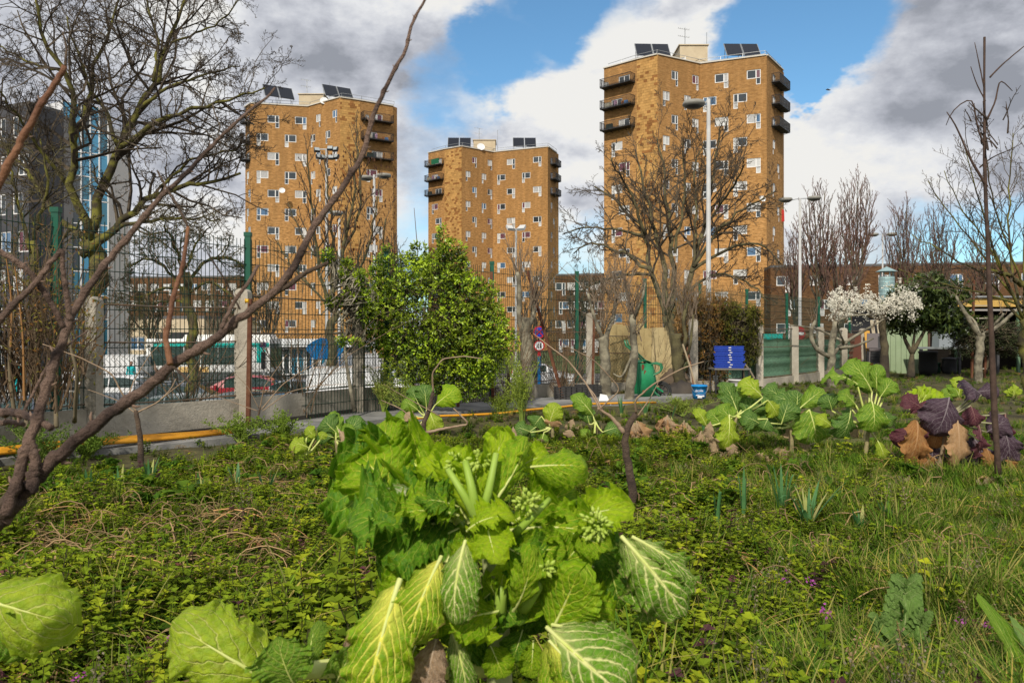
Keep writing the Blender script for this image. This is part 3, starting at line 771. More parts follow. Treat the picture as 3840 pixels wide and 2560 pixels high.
for (x0,y0,w,h) in ((2398,1372,12,26),(2408,1392,10,22),(2418,1432,9,14),(2404,1462,14,13)):
    c_ = WP(x0, y0, -.365+.0022*(x0-2384)); rr = random.Random(x0); pts = []
    for i in range(9):
        a = 2*PI*i/9; q = c_+Vector((math.cos(a)*w/2/FPX*WD*rr.uniform(.7,1.2), 0, math.sin(a)*h/2/FPX*WD*rr.uniform(.7,1.2))); q.y = wo.y*0-.372+.16*(q.x-L_[0][1].x)/.36*1.0-.03; pts.append(q)
    b.face(pts)
b.build('rust_patch', m_wr, wbar)
for dy, sh_ in ((-.22, 0), (.22, 22)):
    b = MB(); pts = [WP(px+sh_, py, dy) for px, py in ((2336,1275),(2341,1295),(2360,1311),(2382,1330),(2402,1350),(2425,1365),(2448,1361),(2466,1366),(2471,1380),(2464,1394),(2444,1403),(2432,1420),(2438,1455),(2452,1472),(2468,1484))]
    b.tube(pts, .017, 7); b.build('handle' if dy < 0 else 'frame_tube', mat('green_tube', (.02,.16,.06), .35, (.03,.2,.09), 4, spec=.6), wbar, True)
wc = WP(2480,1466,0); R90 = Matrix.Rotation(math.radians(72), 4, 'X')
def wheel(parent, c, r, w, M0, tm, rm, nsp=6):
    b = MB(); M = Matrix.Translation(c) @ M0
    prof = [(r-w*1.0, -w/2), (r-w*.25, -w/2), (r, -w*.25), (r, w*.25), (r-w*.25, w/2), (r-w, w/2), (r-w, -w/2)]
    b.lathe(prof, n=24, M=M); t = b.build('tyre', tm, parent, True)
    b = MB(); b.lathe([(r-w, -w*.4), (r-w*1.0, w*.4), (r-w*1.25, w*.4), (r-w*1.25, -w*.4), (r-w, -w*.4)], n=24, M=M)
    for i in range(nsp): a = 2*PI*i/nsp; b.beam(M@Vector((0,0,0)), M@Vector(((r-w*1.1)*math.cos(a), (r-w*1.1)*math.sin(a), 0)), w*.35)
    b.lathe([(0,-w*.4),(r*.2,-w*.4),(r*.2,w*.4),(0,w*.4)], n=12, M=M); b.build('rim', rm, parent)
m_rub = mat('black_rubber', (.018,.018,.018), .8, (.03,.03,.028), 8)
wh = thing('wheel', None, None, (0,0,0)); wh.parent = wbar
wheel(wh, wc, .19, .055, R90, m_rub, mat('black_plastic_rim', (.03,.03,.03), .5), 7)
b = MB(); b.beam(wc-Vector((0,.14,0)), wc+Vector((0,.14,0)), .02); b.beam(wc+Vector((0,-.12,0)), WP(2440,1440,-.2), .03); b.beam(wc+Vector((0,.12,0)), WP(2440,1440,.2), .03); b.build('axle_bracket', m_wg, wbar)
# blue tub with print
def tub(name, label, px, py, d, r0, r1, h, m, rimm=None, handle=True):
    p = P(px, py, d); T = thing(name, label, 'bucket', (p.x, p.y, max(0, p.z)))
    b = MB(); b.lathe([(0,0),(r0,0),(r0+(r1-r0)*.5,h*.5),(r1*.985,h*.9),(r1*1.03,h*.9),(r1*1.03,h*.94),(r1,h*.94),(r1,h),(r1*.95,h),(r0*.95,.02),(0,.02)], n=28); b.build('body', m, T, True)
    return T
bk = tub('blue_bucket', 'bright blue plastic tub with white print beside the stump', 2622, 1500, 14.3, .105, .143, .275, mat('blue_tub', (.006,.22,.55), .4, spec=.5))
def text_mesh(body, size, m, parent, M, name='lettering', ex=.002):
    cu = bpy.data.curves.new('t', 'FONT'); cu.body = body; cu.size = size; cu.extrude = ex; cu.align_x = 'CENTER'
    to = bpy.data.objects.new('t', cu); COL.objects.link(to); bpy.context.view_layer.update()
    me = bpy.data.meshes.new_from_object(to); me.name = name; bpy.data.objects.remove(to); me.materials.clear(); me.materials.append(m)
    o = link(name, me, parent); o.matrix_local = M; return o
m_pw = mat('print_white', (.8,.8,.8), .6)
text_mesh('école', .065, m_pw, bk, Matrix.Translation((-.03, -.138, .16)) @ Matrix.Rotation(PI/2-.1, 4, 'X'))
b = MB()
for (x, z, w, h) in ((-.06,.10,.06,.014),(.0,.085,.12,.026),(-.02,.06,.08,.02)): b.box((x, -.131+.0*x-(.11-.5*z)*0, z), (w, .006, h), M=Matrix.Rotation(-.0, 4, 'X'))
b.build('printed_mark', m_pw, bk)
b = MB(); b.tube([Vector((.143*math.cos(a), -.02-.143*abs(math.sin(a))*.35-.09*math.sin(a), .24-.12*math.sin(a))) for a in np.linspace(0, PI, 12)], .004, 5); b.build('handle', m_galv, bk)
wk = tub('white_bucket', 'white plastic bucket on the ground under the blue crates', 2762, 1462, 15.9, .14, .16, .27, mat('white_tub', (.62,.60,.58), .5, (.7,.69,.66), 3))
wk.location.z = 0.02
b = MB(); rr = random.Random(2)
for i in range(7): b.box((.02+rr.uniform(-.01,.01), -.153, .19-.018*i), (rr.uniform(.03,.09), .003, .006))
b.build('printed_lines', mat('print_red', (.35,.03,.03), .7), wk)
for lb, px, py, d, r_, c_ in (('small white pail lying in the leaf litter below the hedge', 2683, 1430, 16.3, .05, (.6,.6,.58)),):
    T = tub('white_pail', lb, px, py, d, r_*.8, r_, .12, mat('pail', c_, .5))
# stack of blue trays on a table
ts = Vector((P(2735,1380,16).x, 16, P(2735,1378,16).z))
tb = thing('metal_table', 'low dark metal table carrying the blue trays', 'table', (ts.x, ts.y, 0))
b = MB(); b.box((0,0,ts.z-.02), (.72,.5,.03)); b.build('table_top', mat('table_metal', (.18,.17,.15), .5), tb)
for x in (-.33,.33):
    for y in (-.22,.22): b = MB(); b.beam((x,y,0),(x,y,ts.z-.035), .025); b.build('leg', m_black, tb)
m_bt = mat('blue_tray', (.008,.045,.36), .45, (.012,.06,.44), 5, spec=.5)
def tray_mesh():
    b = MB(); w, d_, h = .56, .40, .046
    b.box((0,0,.003), (w*.96,d_*.96,.006))
    for s_ in (-1,1):
        b.box((0,s_*(d_/2-.006),h*.42), (w-.03,.012,h*.8)); b.box((s_*(w/2-.006),0,h*.42), (.012,d_,h*.8))
        b.box((0,s_*(d_/2+.002),h*.86), (w,.02,.010)); b.box((s_*(w/2+.002),0,h*.86), (.02,d_+.02,.010))
        for i in range(9): b.box((-w/2+.05+i*(w-.1)/8, s_*(d_/2+.002), h*.4), (.009,.010,h*.7))
        b.box((.02, s_*(d_/2+.006), h*.4), (.05,.006,h*.34), mat=1)
    return b.mesh('tray', [m_bt, m_pw])
tm_ = tray_mesh(); ords = ['bottom','second','third','fourth','fifth','sixth','seventh','eighth','top']
for i in range(9):
    o = link('blue_tray', tm_); o.location = (ts.x+.02*math.sin(i*2.3), ts.y+.01*math.cos(i*3), ts.z+.001+i*.048); o.rotation_euler = (0,0,-.28+.015*math.sin(i*1.7))
    tag(o, ('%s blue plastic tray of the stack, counted from the %s' % (ords[i], 'table') if 0 < i < 8 else ('lowest blue plastic tray, resting on the metal table' if i == 0 else 'topmost blue plastic tray of the stack by the hedge')), 'tray', 'blue plastic trays stacked on the table')
# black crates by the stump, flat timber, black sheets
m_bc = mat('black_crate', (.025,.025,.025), .7, (.05,.048,.045), 9)
for j, (px, py, w_) in enumerate(((2140,1512,.56),(2205,1508,.42))):
    d = 13.9+j*.5; p = P(px, py, d); T = thing('black_crate', ['wider black slatted plastic crate in front of the low wall','smaller black slatted crate tucked behind the wide one'][j], 'crate', (p.x, p.y, 0), .08*j, 'black crates by the wall')
    for s_ in (-1,1):
        for q in range(6): b = MB(); b.box((0,s_*.17,.03+q*.045), (w_,.012,.028)); b.build('slat', m_bc, T)
        b = MB()
        for q in range(7): b.box((-w_/2+q*w_/6,s_*.165,.14), (.016,.022,.27))
        b.box((s_*w_/2,0,.14),(.014,.34,.26)); b.build('end_panel', m_bc, T)
b = MB(); b.box((0,0,.008),(.5,.34,.01))
m_bsheet = mat('black_sheet', (.03,.025,.022), .7, (.07,.055,.04), 3, .6, 12)
def lump(name, label, cat, c, sz, m, seed, n=18):
    rr = random.Random(seed); ph = [rr.uniform(0, 6) for _ in range(6)]; vs = []; fs = []
    for i in range(n+1):
        for j in range(n+1):
            u, v = i/n*2-1, j/n*2-1; e = max(0, (1-u**4)*(1-v**4))**.5
            z = e*(.7+.2*math.sin(u*3+ph[0])+.18*math.sin(v*4+ph[1])+.12*math.sin(u*7+v*5+ph[2])+.07*math.sin(u*13-v*9+ph[3]))
            vs.append((u*sz[0]/2*(1+.06*math.sin(v*5+ph[4])), v*sz[1]/2*(1+.08*math.sin(u*4+ph[5])), z*sz[2]))
    for i in range(n):
        for j in range(n): a = i*(n+1)+j; fs.append((a, a+n+1, a+n+2, a+1))
    b = MB(); b.add(vs, fs); o = b.build(name, m, smooth=True, loc=c); return tag(o, label, cat)
p = P(2540,1475,15.3); lump('dark_sheet', 'crumpled dark sheeting heaped right of the wheelbarrow wheel', 'sheeting', (p.x,p.y,0), (.95,.6,.26), m_bsheet, 3)
p = P(2555,1400,16.0); lump('dark_board_pile', 'rolled brown sheeting behind the heap near the stump', 'sheeting', (P(2530,1440,16).x,16.0,.2), (.62,.3,.26), mat('brown_sheet', (.08,.055,.035), .8, (.12,.09,.06), 4, .6, 12), 4)
p = P(2300,1520,13.6)
b = MB(); b.add([Vector((-.12,0,0)),Vector((.1,0,0)),Vector((.03,.05,.16)),Vector((-.08,.05,.18)),Vector((-.12,.03,0)),Vector((.1,.03,0)),Vector((.03,.08,.16)),Vector((-.08,.08,.18))], [(0,1,2,3),(7,6,5,4),(0,4,5,1),(1,5,6,2),(2,6,7,3),(3,7,4,0)])
tag(b.build('white_tile', m_white, loc=(P(2270,1515,13.4).x,13.4,0)), 'broken white tile leaning at the foot of the stump', 'tile')
for j, (x0,y0,x1,y1,d,lb) in enumerate(((2560,1290,2620,1490,14.9,'pale stick leaning just left of the blue tub'),(2575,1300,2600,1440,15.4,'thin red brown cane bundle leaning beside the stump'),(2790,1360,2830,1420,16.2,'grey branch prop leaning under the blue trays'))):
    b = MB(); b.tube([P(x0,y0,d+.2), P((x0+x1)/2+3,(y0+y1)/2,d+.1), P(x1,y1,d)], .018, 6); tag(b.build('leaning_stick', mat('stick%d' % j, ((.35,.28,.18),(.2,.09,.05),(.2,.16,.11))[j], .9)), lb, 'stick')
# rusty ladder, sheds, chairs on the right
SD = 24.0
shd = thing('open_shed', 'open fronted shed with yellow wooden eaves and dark interior at the right edge', 'shed', (P(3720,1400,SD).x, SD, 0)); so = Vector(shd.location)
def SP(px, py, dy=0): p = P(px, py, SD+dy); return p-so
x0 = SP(3560,1120).x; x1 = SP(4100,1120).x; zt = SP(3600,1118).z; zb = SP(3600,1150).z
m_ym = mat('yellow_timber', (.50,.30,.07), .8, (.58,.38,.11), 2, .2, 20)
b = MB(); b.box(((x0+x1)/2, -.03, (zt+zb)/2), (x1-x0, .06, zt-zb)); b.build('fascia', m_ym, shd)
b = MB(); b.box(((x0+x1)/2, 1.6, zt+.04), (x1-x0+.2, 3.5, .05)); b.build('roof', m_galv, shd)
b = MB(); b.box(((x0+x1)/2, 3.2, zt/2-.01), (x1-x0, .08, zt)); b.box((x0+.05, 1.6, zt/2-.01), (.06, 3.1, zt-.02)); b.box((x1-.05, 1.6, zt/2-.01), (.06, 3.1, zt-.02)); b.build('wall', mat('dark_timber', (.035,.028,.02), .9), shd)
b = MB(); b.box(((x0+x1)/2, .02, SP(3600,1162).z), (x1-x0, .04, .06)); b.build('awning_edge', mat('grey_awning', (.3,.28,.26), .8), shd)
for px in (3580, 3812):
    b = MB(); q = SP(px, 1160); b.box((q.x, -.08, (zb-.02)/2), (.08, .07, zb-.02)); b.build('post', mat('green_pole', (.12,.2,.12), .6), shd)
tt = thing('potting_bench', 'grey bench under the open shed piled with grey boxes', 'bench', (P(3640,1400,23.2).x, 23.2, 0))
b = MB(); b.box((0,0,.78),(3.4,.7,.05)); b.build('bench_top', mat('bench_grey', (.22,.24,.24), .7), tt)
for x in (-1.6,-.5,.6,1.6): b = MB(); b.box((x,-.3,.37),(.07,.07,.76)); b.build('leg', m_dgrey, tt)
for j, (px, w, h, cc_) in enumerate(((3540,.5,.42,(.26,.29,.31)),(3600,.35,.3,(.4,.4,.38)),(3655,.3,.2,(.2,.24,.3)),(3740,.45,.25,(.14,.15,.15)))):
    p = P(px, 1290, 23.2); b = MB(); b.box((0,0,h/2),(w,.4,h),taper=.94); b.box((0,0,h+.012),(w*.98,.42,.025))
    tag(b.build('storage_box', mat('sbox%d' % j, cc_, .6), loc=(p.x, 23.2, .807)), ['large grey plastic box on the left end of the bench','pale box on the bench next to the large grey one','small blue grey box in the middle of the bench','dark box on the right part of the bench'][j], 'box', 'boxes on the potting bench')
for j, (px, r, h, cc_) in enumerate(((3480,.25,.7,(.02,.02,.02)),(3560,.2,.5,(.04,.04,.045)),(3500,.2,.35,(.01,.04,.025)))):
    p = P(px,1400,22.6+j*.3); b = MB(); b.lathe([(0,0),(r*.85,0),(r,h*.3),(r*.95,h*.9),(r*1.02,h*.92),(r*1.02,h),(0,h+.02)], n=16)
    tag(b.build('dark_bin', mat('bin%d' % j, cc_, .7), loc=(p.x, p.y, 0), smooth=True), ['tall black bin in the shadow of the shed, left of the bench','black tub standing under the bench','low dark green tub at the shed corner'][j], 'bin')
gs = thing('green_shed', 'pale green clad garden shed behind the glossy leaved tree', 'shed', (P(3400,1400,24).x, 24, 0)); go = Vector(gs.location)
gl = P(3318,1200,24).x-go.x; gr = P(3478,1200,24).x-go.x; gz = P(3400,1150,24).z
m_gc = mat('pale_green_cladding', (.27,.35,.20), .8, (.33,.41,.25), 1.5, .1)
n = 8
for i in range(n):
    w = (gr-gl)/n; b = MB(); b.box((gl+w*(i+.5), 0, gz/2), (w-.012, .04, gz)); b.build('cladding_board', m_gc, gs)
b = MB(); b.box(((gl+gr)/2, 1.2, gz/2-.02), (gr-gl-.02, 2.3, gz-.06)); b.build('core', m_dgrey, gs)
b = MB(); b.box(((gl+gr)/2, 1.2, gz+.05), (gr-gl+.3, 2.7, .06)); b.build('roof', m_galv, gs)
b = MB(); b.box((gr+.03, 0, gz/2), (.05, .09, gz)); b.build('corner_post', mat('brown_post', (.12,.07,.05), .9), gs)
b = MB(); p = P(3325,1110,25.5); b.lathe([(.235,-1.2),(.235,.62),(.21,.62),(.21,-1.2)], n=20)
for i in range(14): b.lathe([(.236,-1.1+i*.125),(.245,-1.08+i*.125),(.236,-1.06+i*.125)], n=20)
for a in range(4): b.beam((.2*math.cos(a*1.57),.2*math.sin(a*1.57),.6),(.2*math.cos(a*1.57),.2*math.sin(a*1.57),.8),.03)
b.lathe([(.33,.78),(0,.95)], n=20); b.lathe([(.33,.78),(0,.78)], n=20)
fl = b.build('flue_pipe', mat('flue_metal', (.28,.42,.42), .5, (.36,.48,.47), 3, metal=.3), smooth=False, loc=(p.x,p.y,p.z)); tag(fl, 'round ribbed metal flue with a conical cowl above the blossom tree', 'flue')
# chairs
m_ch = mat('black_plastic', (.03,.03,.032), .5); m_ch2 = mat('grey_plastic', (.14,.12,.12), .6)
def chair(loc, rz, label, m, group):
    T = thing('plastic_chair', label, 'chair', loc, rz, group)
    b = MB(); b.box((0,0,.43),(.44,.42,.025)); b.box((0,-.205,.40),(.42,.02,.06)); b.build('seat', m, T)
    b = MB(); b.box((0,.0,.22),(.42,.025,.42), M=Matrix.Translation((0,.2,.44)) @ Matrix.Rotation(-.18,4,'X'), taper=.9); b.build('backrest', m, T)
    for x in (-.19,.19):
        for y in (-.17,.18): b = MB(); b.beam((x,y,.42),(x*1.12,y*1.15,0),.03); b.build('leg', m, T)
p = P(3285,1415,22.5); o_ = ['lowest chair of the dark stack near the shed','second chair up in the dark stack','middle chair of the dark stack','second chair from the top of the dark stack','topmost grey chair on the dark stack']
for i in range(5): chair((p.x, p.y, .0+i*.085), -.5+(.25 if i == 4 else 0), o_[i], m_ch2 if i == 4 else m_ch, 'chairs stacked left of the green shed')
for j, (xa, ya, xb, yb, w, c_, lb) in enumerate(((3250,1240,3268,1400,.16,(.55,.30,.06),'orange yellow plank leaning behind the chair stack'),(3268,1200,3300,1400,.09,(.40,.34,.24),'grey batten leaning left of the green shed'),(3290,1195,3318,1400,.08,(.5,.43,.3),'pale batten leaning beside the blossom tree trunk'),(3195,1250,3200,1400,.5,(.10,.035,.02),'dark red brown board behind the stacked chairs'))):
    b = MB(); b.beam(P(xa,ya,23.5-.1*j), P(xb,yb,23.1-.1*j), w, .03, up=(0,1,0)); tag(b.build('leaning_board', mat('lb%d' % j, c_, .8, tuple(v*1.2 for v in c_), 2)), lb, 'board')
b = MB()
ld = thing('ladder', 'rusty ladder standing upright behind the pale pruned tree', 'ladder', (P(3680,1410,21.5).x,21.5,0)); lo = Vector(ld.location)
for px in (3652, 3700): b = MB(); b.beam(P(px,1050 if px < 3680 else 1230,21.5)-lo, Vector((P(px-8,1410,21.5).x-lo.x,0,0)), .05); b.build('rail', m_rust, ld)
for i in range(7): b = MB(); z = .25+i*.34; b.beam((-.19,0,z),(.17,0,z),.03); b.build('rung', mat('pale_rung', (.36,.32,.25), .8), ld)

# ================================================================ street things
def lamp_head(b, c, r):
    b.lathe([(0,.17*r*2),(r*.5,.17*r*2),(r*.9,.13*r*2),(r,.05*r*2),(r,-.03*r*2),(r*.8,-.10*r*2)], c=tuple(c), n=22)
def lamp(label, px, ypole, d, heads, rp, gz=STREET, arm=None, hr=.45):
    base = Vector(((px-1920)/FPX*d, d, gz)); T = thing('street_lamp', label, 'street lamp', tuple(base), group='pole lamps of the street')
    top = EYE-(ypole-HY)/FPX*d-gz; b = MB(); b.tube([(0,0,0),(0,0,2.0),(0,0,top)], [rp*1.5, rp*1.15, rp*.75], 12); b.build('pole', mat('lamp_grey', (.50,.50,.48), .5, (.42,.42,.41), 3), T, True)
    for (hx, hy) in heads:
        hd = d; c_ = Vector(((hx-1920)/FPX*hd-base.x, 0, EYE-(hy-HY)/FPX*hd-gz))
        b = MB(); lamp_head(b, c_, hr); h = b.build('lamp_head', mat('lamp_shell', (.30,.29,.25), .5, (.24,.23,.2), 4), T, True)
        g = MB(); g.lathe([(hr*.8,-.2*hr),(hr*.55,-.34*hr),(0,-.38*hr)], c=tuple(c_), n=22); link('diffuser', g.mesh('diffuser', mat('lamp_glass', (.05,.05,.045), .3, spec=.6), True), h)
        g = MB(); s_ = 1 if hx < px else -1; g.beam((c_.x+s_*hr*.9, 0, c_.z), (0, 0, top-.08*0), .05); g.build('arm', m_galv, T)
    return T
lamp('tall white street lamp with one round head in front of the right tower', 2657, 372, 27, [(2602,392)], .085, hr=.38)
lamp('slim two headed street lamp just right of the tallest tower', 3000, 745, 52, [(2946,750),(3053,744)], .10, hr=.44)
lamp('far two headed street lamp above the metal flue', 3310, 878, 78, [(3275,880),(3345,879)], .09, hr=.5)
lamp('two headed street lamp in front of the left tower', 1403, 655, 50, [(1372,668),(1440,660)], .10, hr=.45)
lamp('small lamp with a wide flat hood before the left tower', 1272, 820, 58, [(1262,800)], .11, hr=.5)
# floodlight mast
d = 62.; bx = (1225-1920)/FPX*d; T = thing('floodlight_mast', 'mast with a cluster of black floodlights in front of the left tower', 'floodlight mast', (bx, d, STREET))
top = EYE+(HY-560)/FPX*d-STREET; b = MB(); b.tube([(0,0,0),(0,0,top)], [.16,.10], 10); b.beam((-.8,0,top),(.9,0,top),.08); b.beam((-.6,0,top-.5),(.8,0,top-.5),.06); b.build('pole', mat('lamp_grey', (0,0,0)), T)
for (fx, fy, rz) in ((1188,562,.5),(1212,590,.9),(1238,556,0),(1258,560,-.4),(1242,590,0),(1262,588,-.6),(1195,588,.8)):
    c_ = P(fx, fy, d-.3)-Vector((bx,d,STREET)); M = Matrix.Translation(c_) @ Matrix.Rotation(rz,4,'Z') @ Matrix.Rotation(-.5,4,'X')
    b = MB(); b.box((0,0,0),(.46,.2,.36),M=M,taper=.85); f = b.build('floodlight', m_black, T); g = MB(); g.box((0,-.11,0),(.38,.02,.28),M=M); link('lens', g.mesh('lens', mat('lens', (.35,.38,.38), .15, spec=.8)), f)
for (px, py, d, lb) in ((1935,858,45,'pole with two square floodlights in front of the middle tower'),(1243,985,60,'low pole with two tilted square floodlights by the left tower')):
    bx = (px-1920)/FPX*d; T = thing('floodlight_pole', lb, 'floodlight pole', (bx, d, STREET)); top = EYE+(HY-py)/FPX*d-STREET
    b = MB(); b.tube([(0,0,0),(0,0,top)], [.09,.06], 8); b.beam((-.4,0,top),(.45,0,top),.05); b.build('pole', mat('lamp_grey', (0,0,0)), T)
    for s_ in (-1,1):
        M = Matrix.Translation((s_*.33,-.1,top+.05)) @ Matrix.Rotation(-s_*.5,4,'Z') @ Matrix.Rotation(-.9,4,'X'); b = MB(); b.box((0,0,0),(.45,.16,.4),M=M,taper=.8); b.build('floodlight', mat('flood_white', (.55,.55,.53), .5), T)
# signs
def disc(b, c, r, y, mat=0, n=28): b.add([(c[0]+r*math.cos(2*PI*i/n), y, c[1]+r*math.sin(2*PI*i/n)) for i in range(n)], [tuple(range(n))], mat)
m_red = mat('sign_red', (.55,.015,.02), .4); m_blue = mat('sign_blue', (.01,.05,.5), .4); m_sw = mat('sign_white', (.8,.8,.8), .4)
d = 34.; bx = (2022-1920)/FPX*d; T = thing('no_stopping_sign', 'round blue and red no stopping sign with a second round sign below', 'road sign', (bx, d, STREET))
zt = P(0,1245,d).z-STREET
b = MB(); b.tube([(.05,.06,0),(.05,.06,zt+.25)], .035, 8); b.build('pole', m_galv, T)
b = MB(); disc(b,(0,zt),.26,0,0); disc(b,(0,zt),.205,-.006,1)
b.build('plate', [m_red, m_blue], T)
b = MB()
for a in (.785,-.785): b.beam((-.2*math.cos(a),-.012-.004*(a>0),zt-.2*math.sin(a)),(.2*math.cos(a),-.012-.004*(a>0),zt+.2*math.sin(a)),.045,.008,up=(0,1,0))
b.build('cross_bar', m_red, T)
z2 = zt-.58; b = MB(); disc(b,(0,z2),.24,0,0); disc(b,(0,z2),.18,-.006,1); b.build('lower_plate', [m_red, m_sw], T)
b = MB(); b.box((-.05,-.014,z2),(.05,.006,.2)); b.box((.06,-.014,z2),(.05,.006,.2)); b.build('symbol', m_black, T)
b = MB(); b.box((0,0,z2-.42),(.14,.01,.34)); b.build('small_plate', m_red, T)
d = 32.; bx = (2993-1920)/FPX*d; T = thing('no_entry_sign', 'round red no entry sign with white bar behind the concrete fence', 'road sign', (bx, d, STREET)); zt = P(0,1250,d).z-STREET
b = MB(); b.tube([(0,.06,0),(0,.06,zt+.3)], .035, 8); b.build('pole', m_galv, T)
b = MB(); disc(b,(0,zt),.30,0); b.build('plate', mat('no_entry_red', (.35,.02,.03), .5), T); b = MB(); b.box((0,-.01,zt),(.46,.01,.11)); b.build('bar', m_sw, T)
b = MB(); p = P(2022,1370,33.5); b.tube([(p.x,p.y,STREET),(p.x,p.y,p.z+.4)], .07, 8); tag(b.build('blue_bollard', mat('blue_paint', (.01,.12,.3), .4)), 'slim blue post in the street below the no stopping sign', 'bollard')
# ---- vehicles
GLS = mat('car_glass', (.02,.04,.035), .05, (.03,.055,.045), 2, spec=.9)
def carpaint(name, c): return mat('paint_'+name, c, .28, spec=.5, coat=.6)
m_tl = mat('tail_light_red', (.5,.01,.01), .25, spec=.7); m_hl = mat('headlight_clear', (.6,.62,.62), .12, spec=.9)
def car(loc, rz, label, paint, st=None, group='cars parked below the fence', cat='car', name='parked_car', scale=1.0, wheels=(.78,3.35), wr=.31, hw=.86):
    """stations along x from the nose: (x, bottom, belt, roof, half width factor); glass where roof > belt+.1"""
    T = thing(name, label, cat, loc, rz, group); T.scale = (scale,)*3
    st = st or [(0,.28,.50,.50,.78),(.10,.20,.66,.66,.90),(.55,.18,.82,.84,.97),(1.05,.18,.90,.95,1),(1.75,.18,.93,1.36,1),(2.2,.18,.94,1.46,1),(2.9,.18,.95,1.47,1),(3.5,.18,.97,1.40,.99),(3.85,.20,.99,1.22,.97),(4.02,.24,.96,.98,.92),(4.10,.30,.60,.60,.84)]
    Lc = st[-1][0]; body, gl, gl2, ws, rw = MB(), MB(), MB(), MB(), MB(); secs = []
    for (x, zb, zbelt, zr, w) in st:
        w *= hw; wr_ = w*(.96 if zr-zbelt < .12 else .80); zs = zbelt+(zr-zbelt)*.86
        secs.append([Vector((x-Lc/2, s_*a, z)) for s_, L_ in ((1, [(w*.88,zb),(w,zb+.16),(w*1.0,(zb+zbelt)/2+.05),(w*.97,zbelt),(wr_+.03,zs),(wr_*.72,zr)]),) for a, z in L_]+[Vector((x-Lc/2, 0, zr+.015))])
    n = 7
    for i in range(len(st)-1):
        a, c = secs[i], secs[i+1]; cab0 = st[i][3]-st[i][2] > .12; cab1 = st[i+1][3]-st[i+1][2] > .12
        for j in range(n-1):
            tgt = body
            if j == 3 and (cab0 and cab1): tgt = gl
            if j >= 4 and (cab0 != cab1) and st[i+1][0]-st[i][0] > .1: tgt = ws if cab1 else rw
            for s_ in (1,-1):
                q = [a[j], a[j+1], c[j+1], c[j]]; q = [Vector((p.x, p.y*s_, p.z)) for p in q]
                (gl2 if (tgt is gl and s_ < 0) else tgt).face(q if s_ > 0 else q[::-1])
    for e in (0,-1):
        pts = secs[e]; ring_ = pts+[Vector((p.x,-p.y,p.z)) for p in reversed(pts)]; body.face(ring_)
    body.build('body', paint, T); gl.build('side_window', GLS, T); gl2.build('side_window', GLS, T); rw.build('rear_window', GLS, T) if rw.f else None; ws.build('windscreen', GLS, T)
    # pillars and door lines
    b = MB()
    for i, (x, zb, zbelt, zr, w) in enumerate(st):
        if zr-zbelt > .3 and i % 2 == 0:
            for s_ in (1,-1): q = secs[i]; b.beam(Vector((q[3].x, q[3].y*s_*1.01, q[3].z)), Vector((q[4].x, q[4].y*s_*1.01, q[4].z)), .05)
    if b.f: b.build('pillar', paint, T)
    for x in wheels:
        for s_ in (1,-1):
            W_ = thing('wheel', None, None, (x-Lc/2, s_*hw*.93, wr)); W_.parent = T
            wheel(W_, Vector((0,0,0)), wr, .19, Matrix.Rotation(PI/2,4,'X'), m_rub, m_galv, 5)
    zb = st[2][2]
    for s_ in (1,-1):
        b = MB(); b.box((.12-Lc/2, s_*hw*.66, .66),(.16,.34,.13),taper=.8); b.build('headlight', m_hl, T)
        b = MB(); b.box((Lc/2-.16, s_*hw*.86, .93),(.16,.10,.34),taper=.85); b.build('tail_light', m_tl, T)
        b = MB(); b.box((1.42-Lc/2, s_*(hw+.08), 1.0),(.10,.18,.13)); b.build('mirror', paint, T)
    return T
VAN = [(0,.3,.6,.6,.82),(.12,.22,.95,.95,.93),(.75,.2,1.15,1.25,.99),(1.45,.2,1.25,1.92,1),(2.0,.2,1.28,2.05,1),(2.06,.2,1.98,2.08,1),(3.2,.2,2.02,2.12,1),(4.6,.2,2.0,2.10,.99),(4.75,.25,1.9,2.0,.96),(4.8,.3,1.2,1.3,.95)]
def carloc(px, ytop, d, h=1.46): return ((px-1920)/FPX*d, d, STREET)
for (px, d, rz, nm, c, lb) in (
  (470,25.5,2.9,'grey',(.10,.11,.12),'dark grey hatchback parked closest, just right of the first concrete post'),
  (270,26,3.3,'navy',(.015,.03,.06),'dark blue car left of the first concrete post'),
  (760,25.5,3.0,'silver',(.15,.18,.18),'silver green tinted hatchback under the leaning vine stem'),
  (850,22.6,2.8,'black',(.015,.015,.017),'black car with rounded roof left of the second concrete post'),
  (1010,27,3.05,'darkgreen',(.02,.025,.025),'very dark car right behind the second concrete post'),
  (1130,22.0,3.2,'darkred',(.09,.012,.016),'dark red car peeking over the wall right of the second post'),
  (1235,22.8,3.1,'white',(.70,.70,.69),'white hatchback with red tail light by the third concrete post'),
  (1190,34,3.0,'silver2',(.32,.34,.36),'far silver car behind the dark one near the pavilion'),
  (510,37,3.1,'white',(.7,.7,.69),'small white car in the far row left of the thick mossy trunk'),
  (880,37,.1,'cherry',(.32,.02,.03),'red car in the far row behind the mossy trunk'),
  (700,32,3.1,'graphite',(.05,.05,.055),'graphite car in the middle row under the bus'),
  (2090,27,3.1,'white',(.7,.7,.69),'white hatchback seen through the mesh above the black crates'),
  (2060,22.5,3.0,'teal',(.01,.05,.04),'dark green car roof just above the low wall by the rusty rod'),
  (2035,52,3.05,'white',(.7,.7,.69),'distant white car beyond the no stopping sign'),
  (1800,30,3.1,'grey',(.1,.11,.12),'grey car mostly hidden by the evergreen bush'),):
    car(carloc(px, 0, d), rz, lb, carpaint(nm, c))
van = car(carloc(1400,0,31), 3.12, 'white panel van standing behind the third concrete post', carpaint('white', (.7,.7,.69)), VAN, cat='van', name='white_van', wheels=(.9,3.9), hw=.95, group='white vans')
